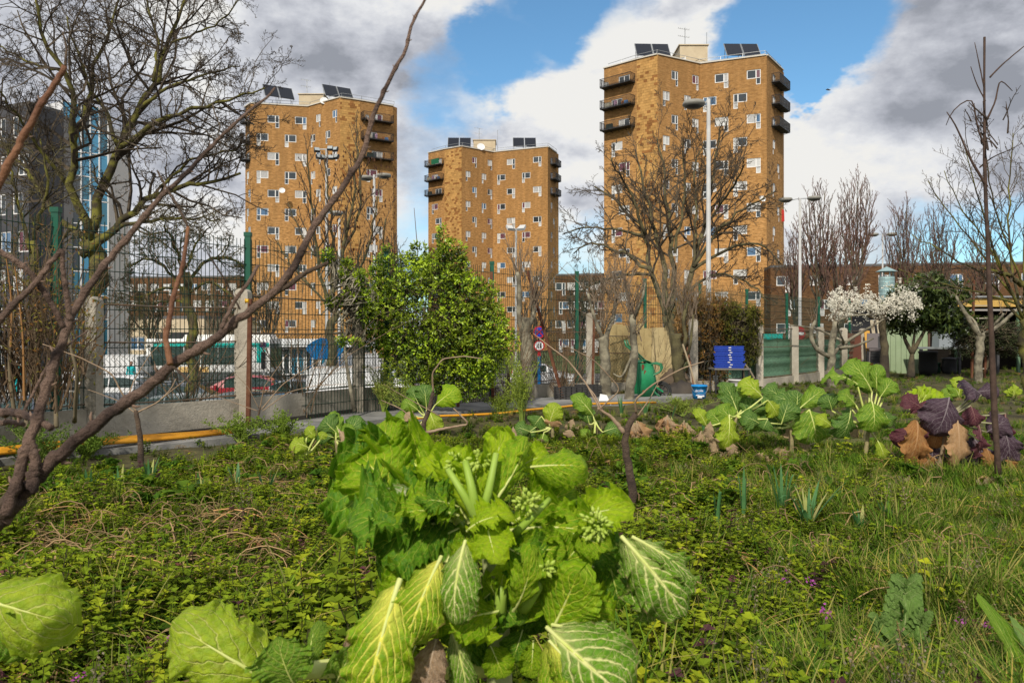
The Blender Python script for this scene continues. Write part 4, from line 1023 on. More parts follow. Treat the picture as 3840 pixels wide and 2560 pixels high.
van = car(carloc(395,0,49), .02, 'white van driving behind the bus nose at far left', carpaint('white', (.7,.7,.69)), VAN, cat='van', name='white_van', wheels=(.9,3.9), hw=.95, group='white vans')
van = car(carloc(1300,0,52), .05, 'far white van with a blue sheet above it, near the pavilion', carpaint('white', (.7,.7,.69)), VAN, cat='van', name='white_van', wheels=(.9,3.9), hw=.95, group='white vans')
# bus
def rbox(b, x0, x1, hw, z0, z1, r=.18, mat=0):
    pr = []
    for (cx, cz, a0) in ((hw-r, z0+.05, -90),(hw-r, z1-r, 0),(-hw+r, z1-r, 90),(-hw+r, z0+.05, 180)):
        rr = .05 if cz < z0+.1 else r
        for i in range(5): a = math.radians(a0+i*22.5); pr.append(((cx if rr == r else (math.copysign(hw-.05, cx)))+rr*math.cos(a), cz+rr*math.sin(a)))
    n = len(pr); vs = [(x0, y, z) for y, z in pr]+[(x1, y, z) for y, z in pr]
    b.add(vs, [(i, n+i, n+(i+1) % n, (i+1) % n) for i in range(n)]+[tuple(range(n)), tuple(range(2*n-1, n-1, -1))], mat)
d = 50.; xl = (548-1920)/FPX*d; xr = (1012-1920)/FPX*d; Lb = xr-xl
bus = thing('city_bus', 'white and turquoise city bus passing behind the parked cars', 'bus', ((xl+xr)/2, d+1.25, STREET+.02))
m_bw = mat('bus_white', (.72,.72,.68), .35, coat=.4); m_bt_ = mat('bus_turquoise', (.01,.42,.36), .35, coat=.4); m_bg = mat('bus_grey_skirt', (.12,.13,.12), .5)
b = MB(); rbox(b, -Lb/2, Lb/2, 1.25, .95, 3.05); b.build('body', m_bw, bus)
b = MB(); b.box((0,0,.64),(Lb,2.46,.62)); b.build('skirt', m_bg, bus)
b = MB(); b.box((.2,-1.262,2.66),(Lb-.5,.02,.26)); b.box((Lb/2-.55,-1.263,2.05),(.55,.02,1.0)); b.build('turquoise_band', m_bt_, bus)
nw = 6
for i in range(nw):
    w = (Lb-1.4)/nw; b = MB(); b.box((-Lb/2+.25+w*(i+.5),-1.266,1.98),(w-.07,.02,1.1)); b.build('window', GLS, bus)
b = MB(); b.box((Lb/2+.01,0,2.0),(.02,2.2,1.5)); b.build('windscreen', GLS, bus)
b = MB(); b.box((-Lb/2-.01,0,2.2),(.02,1.9,.9)); b.build('rear_window', GLS, bus)
b = MB(); b.box((1.0,0,3.18),(Lb*.72,1.5,.26),taper=.95); b.build('roof_pod', m_bw, bus)
b = MB(); b.box((-Lb/2+1.2,0,3.25),(1.6,1.6,.4)); b.build('air_unit', m_black, bus)
b = MB(); b.box((-.9,-1.264,1.12),(1.9,.015,.34)); b.build('poster', mat('bus_poster', (.62,.33,.08), .6, (.7,.55,.25), 4), bus)
for x in (-Lb/2+1.6, Lb/2-2.35):
    for y in (-1.12, 1.12):
        W_ = thing('wheel', None, None, (x,y,.48)); W_.parent = bus; wheel(W_, Vector((0,0,0)), .48, .26, Matrix.Rotation(PI/2,4,'X'), m_rub, mat('bus_rim', (.2,.19,.17), .6), 8)
b = MB(); b.box((Lb/2-.1,-1.1,1.0),(.1,.3,.2)); b.build('headlight', m_hl, bus)
# blue tarp hung near the far van, street railing, people far off, traffic bits
b = MB(); p = P(1218,1310,49); pts = []
rr = random.Random(5); n = 14
vs = [(p.x+(1.25*math.cos(2*PI*i/n))*rr.uniform(.8,1.05), p.y, p.z+(.75*math.sin(2*PI*i/n))*rr.uniform(.75,1.1)) for i in range(n)]
b.add(vs+[(x, y+.25, z) for x, y, z in vs], [tuple(range(n)), tuple(range(2*n-1, n-1, -1))]+[(i, n+i, n+(i+1) % n, (i+1) % n) for i in range(n)])
b.tube([(p.x-.9,p.y+.1,STREET),(p.x-.9,p.y+.1,p.z)], .04, 6); b.tube([(p.x+.9,p.y+.1,STREET),(p.x+.9,p.y+.1,p.z)], .04, 6)
tag(b.build('blue_banner', mat('blue_banner', (.01,.25,.62), .6)), 'bright blue sheet hung above the far white van', 'banner')
rl = thing('street_railing', 'dark street railing between the road and the parked cars', 'railing', ((540-1920)/FPX*46, 46, STREET+.14)); 
b = MB()
for i in range(90): b.beam((-6+i*.13,0,0),(-6+i*.13,0,.95),.025)
b.build('bar', m_black, rl); tag(rl.children[0], kind='stuff')
b = MB(); b.beam((-6,0,.95),(5.7,0,.95),.05); b.beam((-6,0,.15),(5.7,0,.15),.05); b.build('rail', m_black, rl)
# people on the far pavement (a few pixels tall)
def person(px, py_feet, d, h, label, coat, legs, seed=0):
    base = Vector(((px-1920)/FPX*d, d, STREET+.14)); T = thing('person', label, 'person', tuple(base))
    b = MB(); s_ = h/1.75
    J = {'pel':(0,0,.95),'chest':(0,0,1.32),'neck':(0,0,1.48),'sl':(-.19,0,1.42),'sr':(.19,0,1.42),'el':(-.25,.02,1.13),'er':(.25,-.05,1.13),'hl':(-.24,-.08,.88),'hr':(.24,-.14,.9),
         'pl':(-.1,0,.9),'pr':(.1,0,.9),'kl':(-.11,-.06,.5),'kr':(.11,.05,.5),'fl':(-.11,.0,.06),'fr':(.12,.14,.08),'tl':(-.11,-.14,.04),'tr':(.12,.0,.04)}
    E = [('pel','chest'),('chest','neck'),('chest','sl'),('chest','sr'),('sl','el'),('el','hl'),('sr','er'),('er','hr'),('pel','pl'),('pel','pr'),('pl','kl'),('kl','fl'),('fl','tl'),('pr','kr'),('kr','fr'),('fr','tr')]
    ks = list(J); me = bpy.data.meshes.new('body'); me.from_pydata([Vector(J[k_])*s_ for k_ in ks], [(ks.index(a), ks.index(c)) for a, c in E], [])
    o = link('body', me, T); me.materials.append(coat); me.materials.append(legs)
    R = {'pel':.15,'chest':.17,'neck':.06,'sl':.08,'sr':.08,'el':.055,'er':.055,'hl':.04,'hr':.04,'pl':.1,'pr':.1,'kl':.07,'kr':.07,'fl':.05,'fr':.05,'tl':.04,'tr':.04}
    sm = o.modifiers.new('skin', 'SKIN'); sv = me.skin_vertices[0].data
    for i, k_ in enumerate(ks): sv[i].radius = (R[k_]*s_, R[k_]*s_*.8)
    sv[0].use_root = True; ss = o.modifiers.new('sub', 'SUBSURF'); ss.levels = 1; ss.render_levels = 1
    b = MB(); b.lathe([(0,-.12),(.06,-.10),(.085,-.02),(.09,.05),(.06,.11),(0,.13)], c=(0,-.02,1.62*s_), n=10); b.build('head', mat('skin_tone', (.35,.2,.14), .6), T, True)
    b = MB(); b.lathe([(.094,.02),(.09,.07),(.06,.125),(0,.14)], c=(0,-.005,1.62*s_), n=10); b.build('hair', mat('dark_hair', (.02,.015,.01), .8), T, True)
person(492,0,44.5,1.7,'person in a turquoise top standing by the street railing', mat('turq_cloth', (.01,.4,.42), .8), mat('dark_trousers', (.02,.02,.025), .8))
person(70,0,44,1.7,'person in turquoise jacket half hidden at far left behind twigs', mat('turq_cloth', (0,0,0)), mat('dark_trousers', (0,0,0)))
# bus stop pole
d = 45.; T = thing('bus_stop_pole', 'white bus stop pole with purple panel and black timetable', 'bus stop', ((988-1920)/FPX*d, d, STREET+.14))
zt = P(0,1285,d).z-STREET-.14
b = MB(); b.tube([(0,0,0),(0,0,zt)], .05, 8); b.build('pole', m_white, T)
b = MB(); b.box((0,-.07,zt-.12),(.32,.06,.28)); b.build('purple_panel', mat('purple_panel', (.16,.05,.22), .5), T)
b = MB(); b.box((.02,-.07,zt-1.0),(.26,.05,.95)); b.build('timetable', m_black, T)
# no-name far panel: bin lorry etc. behind the right mesh
b = MB(); p = P(2835,1262,40); b.box((0,0,0),(2.2,1.4,.28)); b.box((0,0,-.5),(2.0,1.2,.7)); tag(b.build('green_kiosk', [m_bt_], loc=(p.x, p.y, p.z)), 'turquoise topped kiosk just visible left of the no entry sign', 'kiosk')
b = MB(); p = P(2835,1262,40); b.box((0,0,0),(2.1,1.25,p.z-.85-STREET)); o = b.build('kiosk_base', m_dgrey, bpy.data.objects['green_kiosk'], loc=(0,0,-.85-(p.z-.85-STREET)/2))
# bird
b = MB(); p = P(3106,338,70); b.tube([p+Vector((-.2,0,0)),p+Vector((-.05,0,.02)),p+Vector((.12,0,.0)),p+Vector((.22,0,-.01))],[.01,.06,.05,.01],6)
b.add([p+Vector(v) for v in ((-.05,0,.03),(.1,0,.03),(.0,.1,.16),(-.12,.3,.12),(-.05,-.0,.0),(.1,.0,.0))], [(0,1,2),(0,2,3),(4,3,2),(4,2,5)])
tag(b.build('bird', m_black), 'small dark bird flying in the clouds right of the tall tower', 'bird')
# ================================================================ trees
def tubes_np(paths, rads, n=3):
    """paths (N,k,3), rads (N,k) -> V, F"""
    N, k_ = paths.shape[:2]; T = np.gradient(paths, axis=1); T = unit(T)
    ref = np.where(np.abs(T[:,:1,2:3]) < .8, np.array([0,0,1.]), np.array([0,1.,0])); ref = np.broadcast_to(ref, T.shape)
    A = unit(np.cross(T, ref)); B = np.cross(T, A); an = np.arange(n)*2*PI/n
    V = paths[:,:,None,:]+rads[:,:,None,None]*(np.cos(an)[None,None,:,None]*A[:,:,None,:]+np.sin(an)[None,None,:,None]*B[:,:,None,:])
    idx = np.arange(N*k_*n).reshape(N, k_, n); nx = np.roll(idx, -1, 2)
    F = np.stack([idx[:,:-1], nx[:,:-1], nx[:,1:], idx[:,1:]], -1).reshape(-1, 4)
    return V.reshape(-1,3), F
class Acc:
    def __init__(s): s.V = []; s.F = []; s.C = []; s.n = 0
    def add(s, V, F, C=None):
        s.V.append(V); s.F.append(F+s.n); s.n += len(V)
        s.C.append(C if C is not None else np.ones((len(V),3)))
    def obj(s, name, m, parent, smooth=False, loc=None):
        if not s.V: return None
        return link(name, np_mesh(name, np.concatenate(s.V), np.concatenate(s.F), m, np.concatenate(s.C), smooth=smooth), parent, loc)
def rot_dir(T, ang, rng):
    """rotate each row of T by ang about a random perpendicular"""
    r = rand_unit(len(T), rng); ax = unit(np.cross(T, r)); c, s_ = np.cos(ang)[:,None], np.sin(ang)[:,None]
    return unit(T*c+np.cross(ax, T)*s_)
def resample(pts, k_):
    pts = np.asarray([tuple(p) for p in pts], float); d = np.r_[0, np.cumsum(np.linalg.norm(np.diff(pts, axis=0), axis=1))]
    # catmull smoothing through the points
    t = np.linspace(0, d[-1], k_); out = np.stack([np.interp(t, d, pts[:,i]) for i in range(3)], 1)
    sm = out.copy()
    for _ in range(2): sm[1:-1] = .25*sm[:-2]+.5*sm[1:-1]+.25*sm[2:]
    return sm, d[-1]
def twig_levels(acc, paths, rads, lens, levels, rng, ratio=.55, ang=(.5,1.0), per=(5,5,4), k_=5, wig=.16, up=.15, rmin=.004, side=3, t0=.2, lenvar=.45, flat=None):
    """paths (N,K,3); grow 'levels' of smaller branches on them"""
    for lv in range(levels):
        N, K = paths.shape[:2]; n = per[min(lv, len(per)-1)]
        t = t0+(1-t0)*(np.arange(n)[None]+rng.uniform(0, 1, (N, n)))/n; t = np.clip(t, 0, .999)
        f = t*(K-1); i0 = f.astype(int); fr = (f-i0)[...,None]; ii = np.arange(N)[:,None]
        p = paths[ii,i0]*(1-fr)+paths[ii,np.minimum(i0+1,K-1)]*fr
        T = unit(paths[ii,np.minimum(i0+1,K-1)]-paths[ii,i0]); r = rads[ii,i0]*(1-fr[...,0])+rads[ii,np.minimum(i0+1,K-1)]*fr[...,0]
        L = (lens[:,None]*ratio*(1.15-.65*t)*rng.uniform(1-lenvar, 1+lenvar, (N,n))).ravel()
        p = p.reshape(-1,3); T = T.reshape(-1,3); r = r.ravel()*.62
        D_ = rot_dir(T, rng.uniform(*ang, len(T)), rng); D_[:,2] += up; D_ = unit(D_)
        if flat is not None: D_[:,1] *= flat; D_ = unit(D_)
        path = [p]; cur = p
        for j in range(k_-1):
            D_ = unit(D_+rng.normal(size=D_.shape)*wig+np.array([0,0,up*.25])); cur = cur+D_*(L/(k_-1))[:,None]; path.append(cur)
        paths = np.stack(path, 1); r = np.maximum(r, rmin*1.3)
        rads = r[:,None]*np.linspace(1, .35, k_)[None]; rads = np.maximum(rads, rmin*.7); lens = L
        V, F = tubes_np(paths, rads, side); acc.add(V, F)
    return paths, rads
def bark(name, c1, c2, sc=3): return mat(name, c1, .95, c2, sc, .8, 24, stops=(.42,.62))
def tree(name, label, cat, d, limbs, r, mtrunk, mtwig, seed, levels=3, per=(7,6,5), ratio=.42, rmin=.006, gnd=STREET, group=None, djit=.12, up=.12, wig=.18, ang=(.5,1.1), trunk=None, k_=5, t0=.25, base=None):
    """limbs: pixel polylines; r = radii per limb (start, end) in metres. First entry is the trunk."""
    rng = np.random.default_rng(seed)
    L0 = limbs[0]; bx = (L0[0][0]-1920)/FPX*d; base = Vector((bx, d, gnd)); T = thing(name, label, cat, tuple(base), group=group)
    acc = Acc(); b = np.array(base)
    for i, L in enumerate(limbs):
        off = 0 if i == 0 else rng.uniform(-1, 1)*djit*d*.5; n = len(L); pts = []
        for j, (px, py) in enumerate(L): q = P(px, py, d+off*(j/max(1, n-1))); pts.append(q-base)
        if i == 0: pts[0].z = -.1
        K = 14; path, ln = resample(pts, K)
        rr = random.Random(seed+i); nzz = np.array([[rr.gauss(0,1) for _ in range(3)] for _ in range(K)]); nzz[0] = 0; nzz[-1] *= .4
        path = path+nzz*r[i][0]*.35
        rad = np.linspace(r[i][0], r[i][1], K)*(.74 if i else .9)
        if i == 0: rad[0] *= 1.35; rad[1] *= 1.12
        mb = MB(); mb.tube(path, rad, 9 if d < 25 else 7); mb.build('trunk' if i == 0 else 'limb', mtrunk, T, True)
        if i > 0 or len(limbs) == 1 or trunk:
            twig_levels(acc, path[None], rad[None], np.array([ln*(1.0 if i else .6)]), levels, rng, ratio, ang, (per[0]+int(ln*.8),)+tuple(per[1:]), k_, wig, up, rmin, 3, t0)
    tag(acc.obj('crown', mtwig, T), kind='stuff')
    return T, b
m_moss = bark('mossy_bark', (.055,.045,.025), (.17,.16,.03), 2.5)
m_twig = mat('twig_grey_brown', (.060,.045,.032), .9, (.11,.085,.055), 1.5)
m_twigm = mat('twig_mossy', (.075,.06,.035), .9, (.14,.12,.05), .9)
m_bark = bark('brown_bark', (.05,.04,.028), (.13,.105,.06), 2.5)
m_bark2 = bark('olive_bark', (.065,.055,.03), (.15,.13,.06), 3)
m_pale = bark('pale_bark', (.12,.105,.075), (.30,.27,.19), 6)
m_pt = mat('pale_twig', (.15,.11,.075), .9, (.25,.19,.13), 4)
m_rtw = mat('reddish_twig', (.10,.06,.045), .9, (.16,.09,.07), 2)
tree('bare_tree', 'biggest bare tree, mossy and many limbed, filling the upper left of the sky', 'tree', 33,
  [[(330,1500),(335,1250),(345,1050),(335,893)],
   [(335,893),(380,700),(446,555),(529,408),(574,306),(644,160),(720,-60)],
   [(306,957),(446,848),(574,720),(680,695),(797,689),(900,650)],
   [(340,900),(255,700),(274,542),(287,383),(242,274),(147,128),(120,-40)],
   [(446,555),(574,459),(733,408),(880,370),(990,330)],
   [(357,886),(470,850),(555,829),(690,815),(829,823)],
   [(274,542),(330,400),(345,250),(420,120),(460,-80)],
   [(330,900),(180,790),(100,640),(20,560),(-60,500)],
   [(529,408),(620,330),(760,280),(900,250)],
   [(446,555),(400,420),(330,330),(250,60)],
   [(574,306),(600,180),(560,40),(540,-80)],
   [(255,700),(150,560),(60,430),(-30,300)],
   [(600,700),(720,600),(850,560),(960,540)],
   [(644,160),(760,120),(860,60),(900,-20)],
   [(242,274),(120,240),(10,180),(-60,150)]],
  [(.50,.40),(.30,.06),(.26,.07),(.26,.06),(.16,.04),(.15,.04),(.15,.05),(.2,.05),(.11,.03),(.13,.04),(.1,.04),(.12,.04),(.09,.03),(.07,.03),(.09,.03)],
  m_moss, m_twig, 5, levels=4, per=(12,7,5,5), ratio=.46, rmin=.0068, djit=.22, wig=.3, up=.05, ang=(.5,1.15))
tree('bare_tree', 'dark mossy tree trunk with drooping twiggy branches in front of the bus', 'tree', 30,
  [[(722,1480),(718,1300),(712,1150),(690,1020)],
   [(712,1150),(640,1010),(560,960),(480,1000)],[(700,1050),(800,960),(900,980),(960,1060)],[(690,1030),(650,900),(600,820)],[(705,1100),(780,1050),(860,1100),(930,1180)],[(700,1080),(600,1080),(520,1120),(440,1100)],[(690,1030),(740,900),(790,850)],[(712,1150),(640,1120),(560,1150),(480,1170)]],
  [(.24,.18),(.1,.04),(.1,.04),(.1,.03),(.08,.03),(.08,.03),(.08,.03),(.07,.03)], m_moss, m_twigm, 8, levels=4, per=(9,6,5,4), ratio=.52, rmin=.0075, djit=.2, wig=.28, up=.03)
tree('bare_tree', 'second dark trunk standing at far left behind the fence and shrub', 'tree', 26,
  [[(150,1480),(140,1200),(120,900)],[(120,950),(60,760),(30,560)],[(130,900),(180,700),(150,520)],[(140,1050),(230,900),(330,800)],[(130,1100),(40,1000),(-60,900)]],
  [(.2,.14),(.1,.03),(.1,.03),(.09,.03),(.08,.03)], m_moss, m_twigm, 18, levels=4, per=(8,6,5,4), ratio=.45, rmin=.007, wig=.25, up=.08)
t2, b2 = tree('bare_tree', 'slender many stemmed tree with hanging brown seed tufts before the left tower', 'tree', 34,
  [[(1248,1450),(1245,1250),(1240,1150)],
   [(1240,1160),(1180,950),(1165,780),(1150,560)],[(1242,1160),(1250,950),(1235,750),(1215,600)],[(1245,1150),(1285,950),(1320,780),(1345,560)],[(1290,930),(1345,850),(1355,680),(1335,470)],
   [(1245,1170),(1340,1050),(1390,900),(1420,720)],[(1250,1180),(1400,1100),(1430,950),(1445,820)],[(1180,960),(1120,860),(1080,760)],[(1245,1160),(1140,1050),(1080,980),(1040,900)]],
  [(.24,.2),(.12,.03),(.12,.03),(.14,.03),(.09,.03),(.1,.03),(.08,.03),(.06,.02),(.08,.03)], m_bark2, m_twig, 11, levels=3, per=(12,6,4), ratio=.26, rmin=.008, djit=.12, wig=.15, up=.3, ang=(.35,.8))
rng = np.random.default_rng(3); n = 480; px = np.clip(rng.normal(1330, 95, n), 1120, 1480); py = rng.uniform(560, 1000, n)
pos = np.array([tuple(P(a, c, 33.4+rng.uniform(-1,1))-Vector(b2)) for a, c in zip(px, py)])
V, F, C = scatter_leaves(pos, np.tile([0,0,-1.],(n,1))+rng.normal(size=(n,3))*.2, rng.normal(size=(n,3)), rng.uniform(.12,.26,n), rng.uniform(.04,.08,n), np.ones((n,3))*rng.uniform(.6,1.2,(n,1)))
tag(link('seed_tufts', np_mesh('seed_tufts', V, F, mat('seed_brown', (.09,.04,.02), .9, attr='Col'), C), t2), kind='stuff')
tree('bare_tree', 'wide vase shaped bare tree in front of the tallest tower', 'tree', 28,
  [[(2525,1480),(2520,1350),(2510,1240),(2505,1180)],
   [(2500,1200),(2450,1020),(2420,880),(2330,760),(2230,700)],[(2502,1180),(2485,960),(2440,800),(2405,650),(2380,560)],[(2505,1170),(2530,950),(2500,820),(2482,650),(2470,520)],
   [(2515,1200),(2600,1000),(2640,850),(2680,650),(2700,480)],[(2600,1000),(2700,850),(2800,780),(2900,720)],[(2590,1020),(2720,930),(2850,900),(2930,990)],[(2450,1020),(2330,950),(2230,900),(2150,950)],
   [(2530,950),(2560,800),(2570,650),(2560,520)],[(2440,1030),(2330,1030),(2220,1060),(2130,1120)],[(2600,1000),(2610,800),(2600,650),(2640,530)],[(2560,1100),(2680,1020),(2800,1050),(2880,1130)],[(2420,880),(2300,860),(2200,850),(2110,880)],[(2640,850),(2740,720),(2790,620)],[(2420,880),(2380,750),(2320,650),(2290,590)]],
  [(.30,.22),(.15,.04),(.16,.03),(.15,.03),(.16,.03),(.09,.03),(.09,.03),(.1,.03),(.08,.025),(.08,.03),(.08,.03),(.08,.03),(.07,.03),(.07,.03),(.08,.03)],
  m_bark2, m_twig, 21, levels=4, per=(12,7,6,3), ratio=.37, rmin=.006, djit=.25, wig=.2, up=.10, ang=(.45,1.0))
# distant vase shaped trees on the right and a few behind the fence
def far_tree(px, ytop, spread, d, seed, label, mt=m_rtw, ybase=1280, nl=9, group='far bare trees'):
    rr = random.Random(seed); tr = [(px, ybase+60), (px+rr.uniform(-6,6), (ybase+ytop)/2+130)]
    fx, fy = tr[-1]; L = [tr]; R = [(.26,.2)]
    for i in range(nl):
        a = (i+.5)/nl*2-1; ex = px+a*spread*rr.uniform(.8,1.1); ey = ytop+abs(a)**1.5*120+rr.uniform(0,50)
        y0 = fy+rr.uniform(-20,70); L.append([(fx, y0), (fx+(ex-fx)*.45, y0-(y0-ey)*.32), (fx+(ex-fx)*.8, y0-(y0-ey)*.68), (ex, ey)]); R.append((.13,.03))
    tree('far_bare_tree', label, 'tree', d, L, R, m_bark, mt, seed, levels=3, per=(12,8,5), ratio=.25, rmin=.011, djit=.06, wig=.13, up=.35, ang=(.3,.75), group=group)
for a in ((3075,700,95,60,31,'far bare tree directly right of the two headed lamp'),(3215,640,85,66,32,'tallest far bare tree, left of the distant lamp'),(3385,735,80,70,33,'far bare tree just right of the distant lamp'),(3520,760,90,74,34,'far bare tree behind the spiky right hand tree'),(2985,830,55,75,35,'small far bare tree beside the edge of the tallest tower'),(3150,840,100,58,37,'low spreading far bare tree under the tallest one'),(3680,860,90,72,38,'farthest right bare tree behind the thin dark stem')): far_tree(*a)
for a in ((2175,1000,60,50,41,'small bare tree between the middle and the tallest tower'),(1010,1000,70,70,43,'bare tree low before the left tower'),(560,1000,110,60,44,'low bare tree behind the dark mossy trunk'),(830,1040,90,62,45,'low bare tree behind the bus roof'),(1480,850,40,60,46,'thin bare tree right of the left tower edge'),(2010,1060,80,46,47,'low twiggy tree behind the long rusty rod')): far_tree(*a, mt=m_twig, nl=7)
# dense twiggy tree at the right with mossy limb
tree('spiky_tree', 'twiggy fruit tree arching in from the right edge behind the thin stem', 'tree', 13.5,
  [[(3860,1480),(3850,1300),(3840,1200)],
   [(3840,1220),(3790,1000),(3780,750),(3800,500)],[(3840,1200),(3740,980),(3680,780),(3620,560)],[(3830,1200),(3700,1040),(3560,960),(3420,880)],[(3830,1150),(3720,1000),(3560,800),(3480,680)],
   [(3840,1060),(3760,1025),(3680,1010)],[(3840,1180),(3840,900),(3860,650),(3850,480)],[(3800,1100),(3700,900),(3600,780),(3540,640)],[(3850,1100),(3750,850),(3700,650),(3690,470)],[(3840,1150),(3650,1090),(3500,1060),(3370,1010)]],
  [(.10,.08),(.035,.01),(.035,.008),(.035,.008),(.03,.008),(.06,.03),(.03,.008),(.025,.008),(.025,.008),(.03,.008)], m_moss, m_twig, 51, levels=3, per=(16,7,4), ratio=.27, rmin=.003, gnd=0, djit=.25, wig=.12, up=.12, ang=(.4,1.0))
# mid-garden pollards
def shoots(T, base, px, py, d, n, hmin, hmax, spread, m, seed, r=.0085, name='shoots'):
    rng = np.random.default_rng(seed); o = np.array(P(px, py, d)-Vector(base)); K = 7
    p = o+rng.normal(size=(n,3))*np.array([.06,.06,.05]); D_ = unit(np.stack([rng.normal(0,spread,n), rng.normal(0,spread,n), np.ones(n)], 1))
    L = rng.uniform(hmin, hmax, n); path = [p]; cur = p
    for j in range(K-1): D_ = unit(D_+rng.normal(size=(n,3))*.09); cur = cur+D_*(L/(K-1))[:,None]; path.append(cur)
    paths = np.stack(path, 1); rads = (r*rng.uniform(.5,1.2,n))[:,None]*np.linspace(1,.3,K)[None]
    acc = Acc(); acc.add(*tubes_np(paths, rads, 4)); twig_levels(acc, paths, rads, L, 2, rng, .22, (.35,.9), (4,3), 4, .16, .1, .0022)
    tag(acc.obj(name, m, T), kind='stuff')
def pollard(label, limbs, d, r, sh_, seed, mt=m_pale, ms=m_pt, name='pollard_tree'):
    base = Vector(((limbs[0][0][0]-1920)/FPX*d, d, 0)); T = thing(name, label, 'tree', tuple(base))
    for i, L in enumerate(limbs):
        pts = [P(px, py, d+(.12*i*(-1)**i*(j > 0) if d > 7 else 0))-base for j, (px, py) in enumerate(L)]
        if i == 0: pts[0].z = -.05
        path, ln = resample(pts, 12); rr = random.Random(seed+i); rad = np.linspace(r[i][0], r[i][1], 12)*np.array([1.2]+[rr.uniform(.9,1.14) for _ in range(10)]+[1.3 if i == 0 else .8])
        b = MB(); b.tube(path+np.array([[rr.gauss(0,.12) for _ in range(3)] for _ in range(12)])*rad[:,None]*.8, rad, 9); b.build('trunk' if i == 0 else 'limb', mt, T, True)
    for j, s_ in enumerate(sh_): shoots(T, base, *s_[:2], d, *s_[2:], ms, seed*7+j)
    return T, base
pollard('grey pollard stump right of the evergreen bush with upright shoots', [[(1985,1480),(1975,1320),(1970,1190)],[(1975,1290),(1945,1200),(1950,1060),(1940,1020)],[(1978,1240),(2005,1170),(2000,1110)]], 13.6, [(.115,.1),(.05,.035),(.05,.03)], [(1945,1060,22,.5,1.1,.15),(2000,1140,26,.5,1.1,.2),(1965,1190,8,.3,.8,.3)], 61)
pollard('pollarded fruit tree just left of the plank screen', [[(2272,1490),(2270,1380),(2262,1260)],[(2262,1280),(2225,1180),(2205,1100)],[(2268,1270),(2300,1190),(2310,1120)]], 14.6, [(.10,.09),(.04,.025),(.045,.03)], [(2235,1150,22,.5,1.3,.32),(2305,1130,26,.5,1.3,.3),(2265,1230,22,.4,1.1,.45)], 62)
pollard('knobbly fruit tree growing in front of the wheelbarrow', [[(2352,1512),(2372,1400),(2380,1300),(2372,1180)],[(2372,1330),(2330,1420),(2300,1400)],[(2375,1200),(2350,1090),(2340,1030)],[(2376,1200),(2410,1120),(2420,1060)]], 13.8, [(.09,.055),(.025,.012),(.03,.015),(.03,.015)], [(2370,1180,26,.5,1.2,.38),(2376,1260,14,.3,.9,.6),(2345,1080,10,.4,.8,.25)], 63)
pollard('stout grey stump with twisted stems between plank screen and hedge', [[(2560,1475),(2540,1370),(2535,1250)],[(2540,1360),(2575,1280),(2560,1190),(2580,1130)],[(2535,1300),(2510,1210),(2500,1130)],[(2545,1400),(2590,1300),(2600,1180)]], 15.6, [(.12,.09),(.04,.03),(.05,.03),(.03,.02)], [(2560,1180,20,.5,1.4,.25),(2505,1150,22,.5,1.3,.25),(2595,1200,20,.4,1.1,.25)], 64, m_bark2, m_pt)
pollard('pale candelabra shaped pruned tree before the last concrete posts', [[(3120,1450),(3117,1344),(3121,1275),(3133,1205)],[(3112,1338),(3060,1310),(3035,1252),(3058,1201)],[(3119,1336),(3167,1281),(3242,1241),(3316,1195)],[(3150,1305),(3207,1298),(3276,1268)],[(3175,1288),(3120,1258),(3060,1230),(2958,1218)],[(3165,1285),(3130,1200),(3200,1180),(3290,1180)]], 17.9, [(.10,.06),(.05,.04),(.045,.02),(.04,.02),(.035,.012),(.02,.01)], [(3058,1205,5,.3,.7,.4),(3133,1208,6,.2,.6,.5),(3270,1230,4,.2,.5,.5)], 65)
pollard('pale forked pruned tree in front of the open shed', [[(3668,1430),(3672,1340),(3676,1258)],[(3674,1262),(3640,1210),(3600,1140),(3585,1110)],[(3676,1262),(3720,1240),(3780,1190),(3850,1130)],[(3700,1250),(3740,1205),(3765,1175)],[(3676,1262),(3655,1200),(3600,1160)]], 19.6, [(.10,.085),(.06,.035),(.06,.03),(.035,.025),(.04,.02)], [(3590,1120,4,.2,.5,.5),(3765,1178,6,.3,.7,.4),(3840,1135,5,.3,.7,.4)], 66)
# thin dark stem at the right foreground
T, bb = pollard('thin tall dark stem rising at the right from the grass past the purple kale', [[(3748,1840),(3728,1500),(3716,1200),(3702,900),(3692,600),(3690,330),(3692,140)],[(3712,290),(3760,240),(3845,170)],[(3700,450),(3735,380),(3748,291),(3797,342)],[(3697,560),(3663,483),(3650,355),(3560,420),(3548,470)],[(3690,330),(3670,230),(3655,160)],[(3700,700),(3640,600),(3580,460),(3550,420)],[(3695,380),(3660,310),(3640,250)]], 6.2, [(.025,.007),(.006,.004),(.008,.003),(.008,.003),(.005,.003),(.011,.004),(.005,.003)], [(3695,560,8,.2,.5,.5),(3697,480,5,.1,.3,.6)], 67, mat('dark_stem', (.045,.028,.02), .8, (.09,.055,.04), 12, .3, 60), mat('dark_twig', (.05,.035,.025), .9), name='sapling')
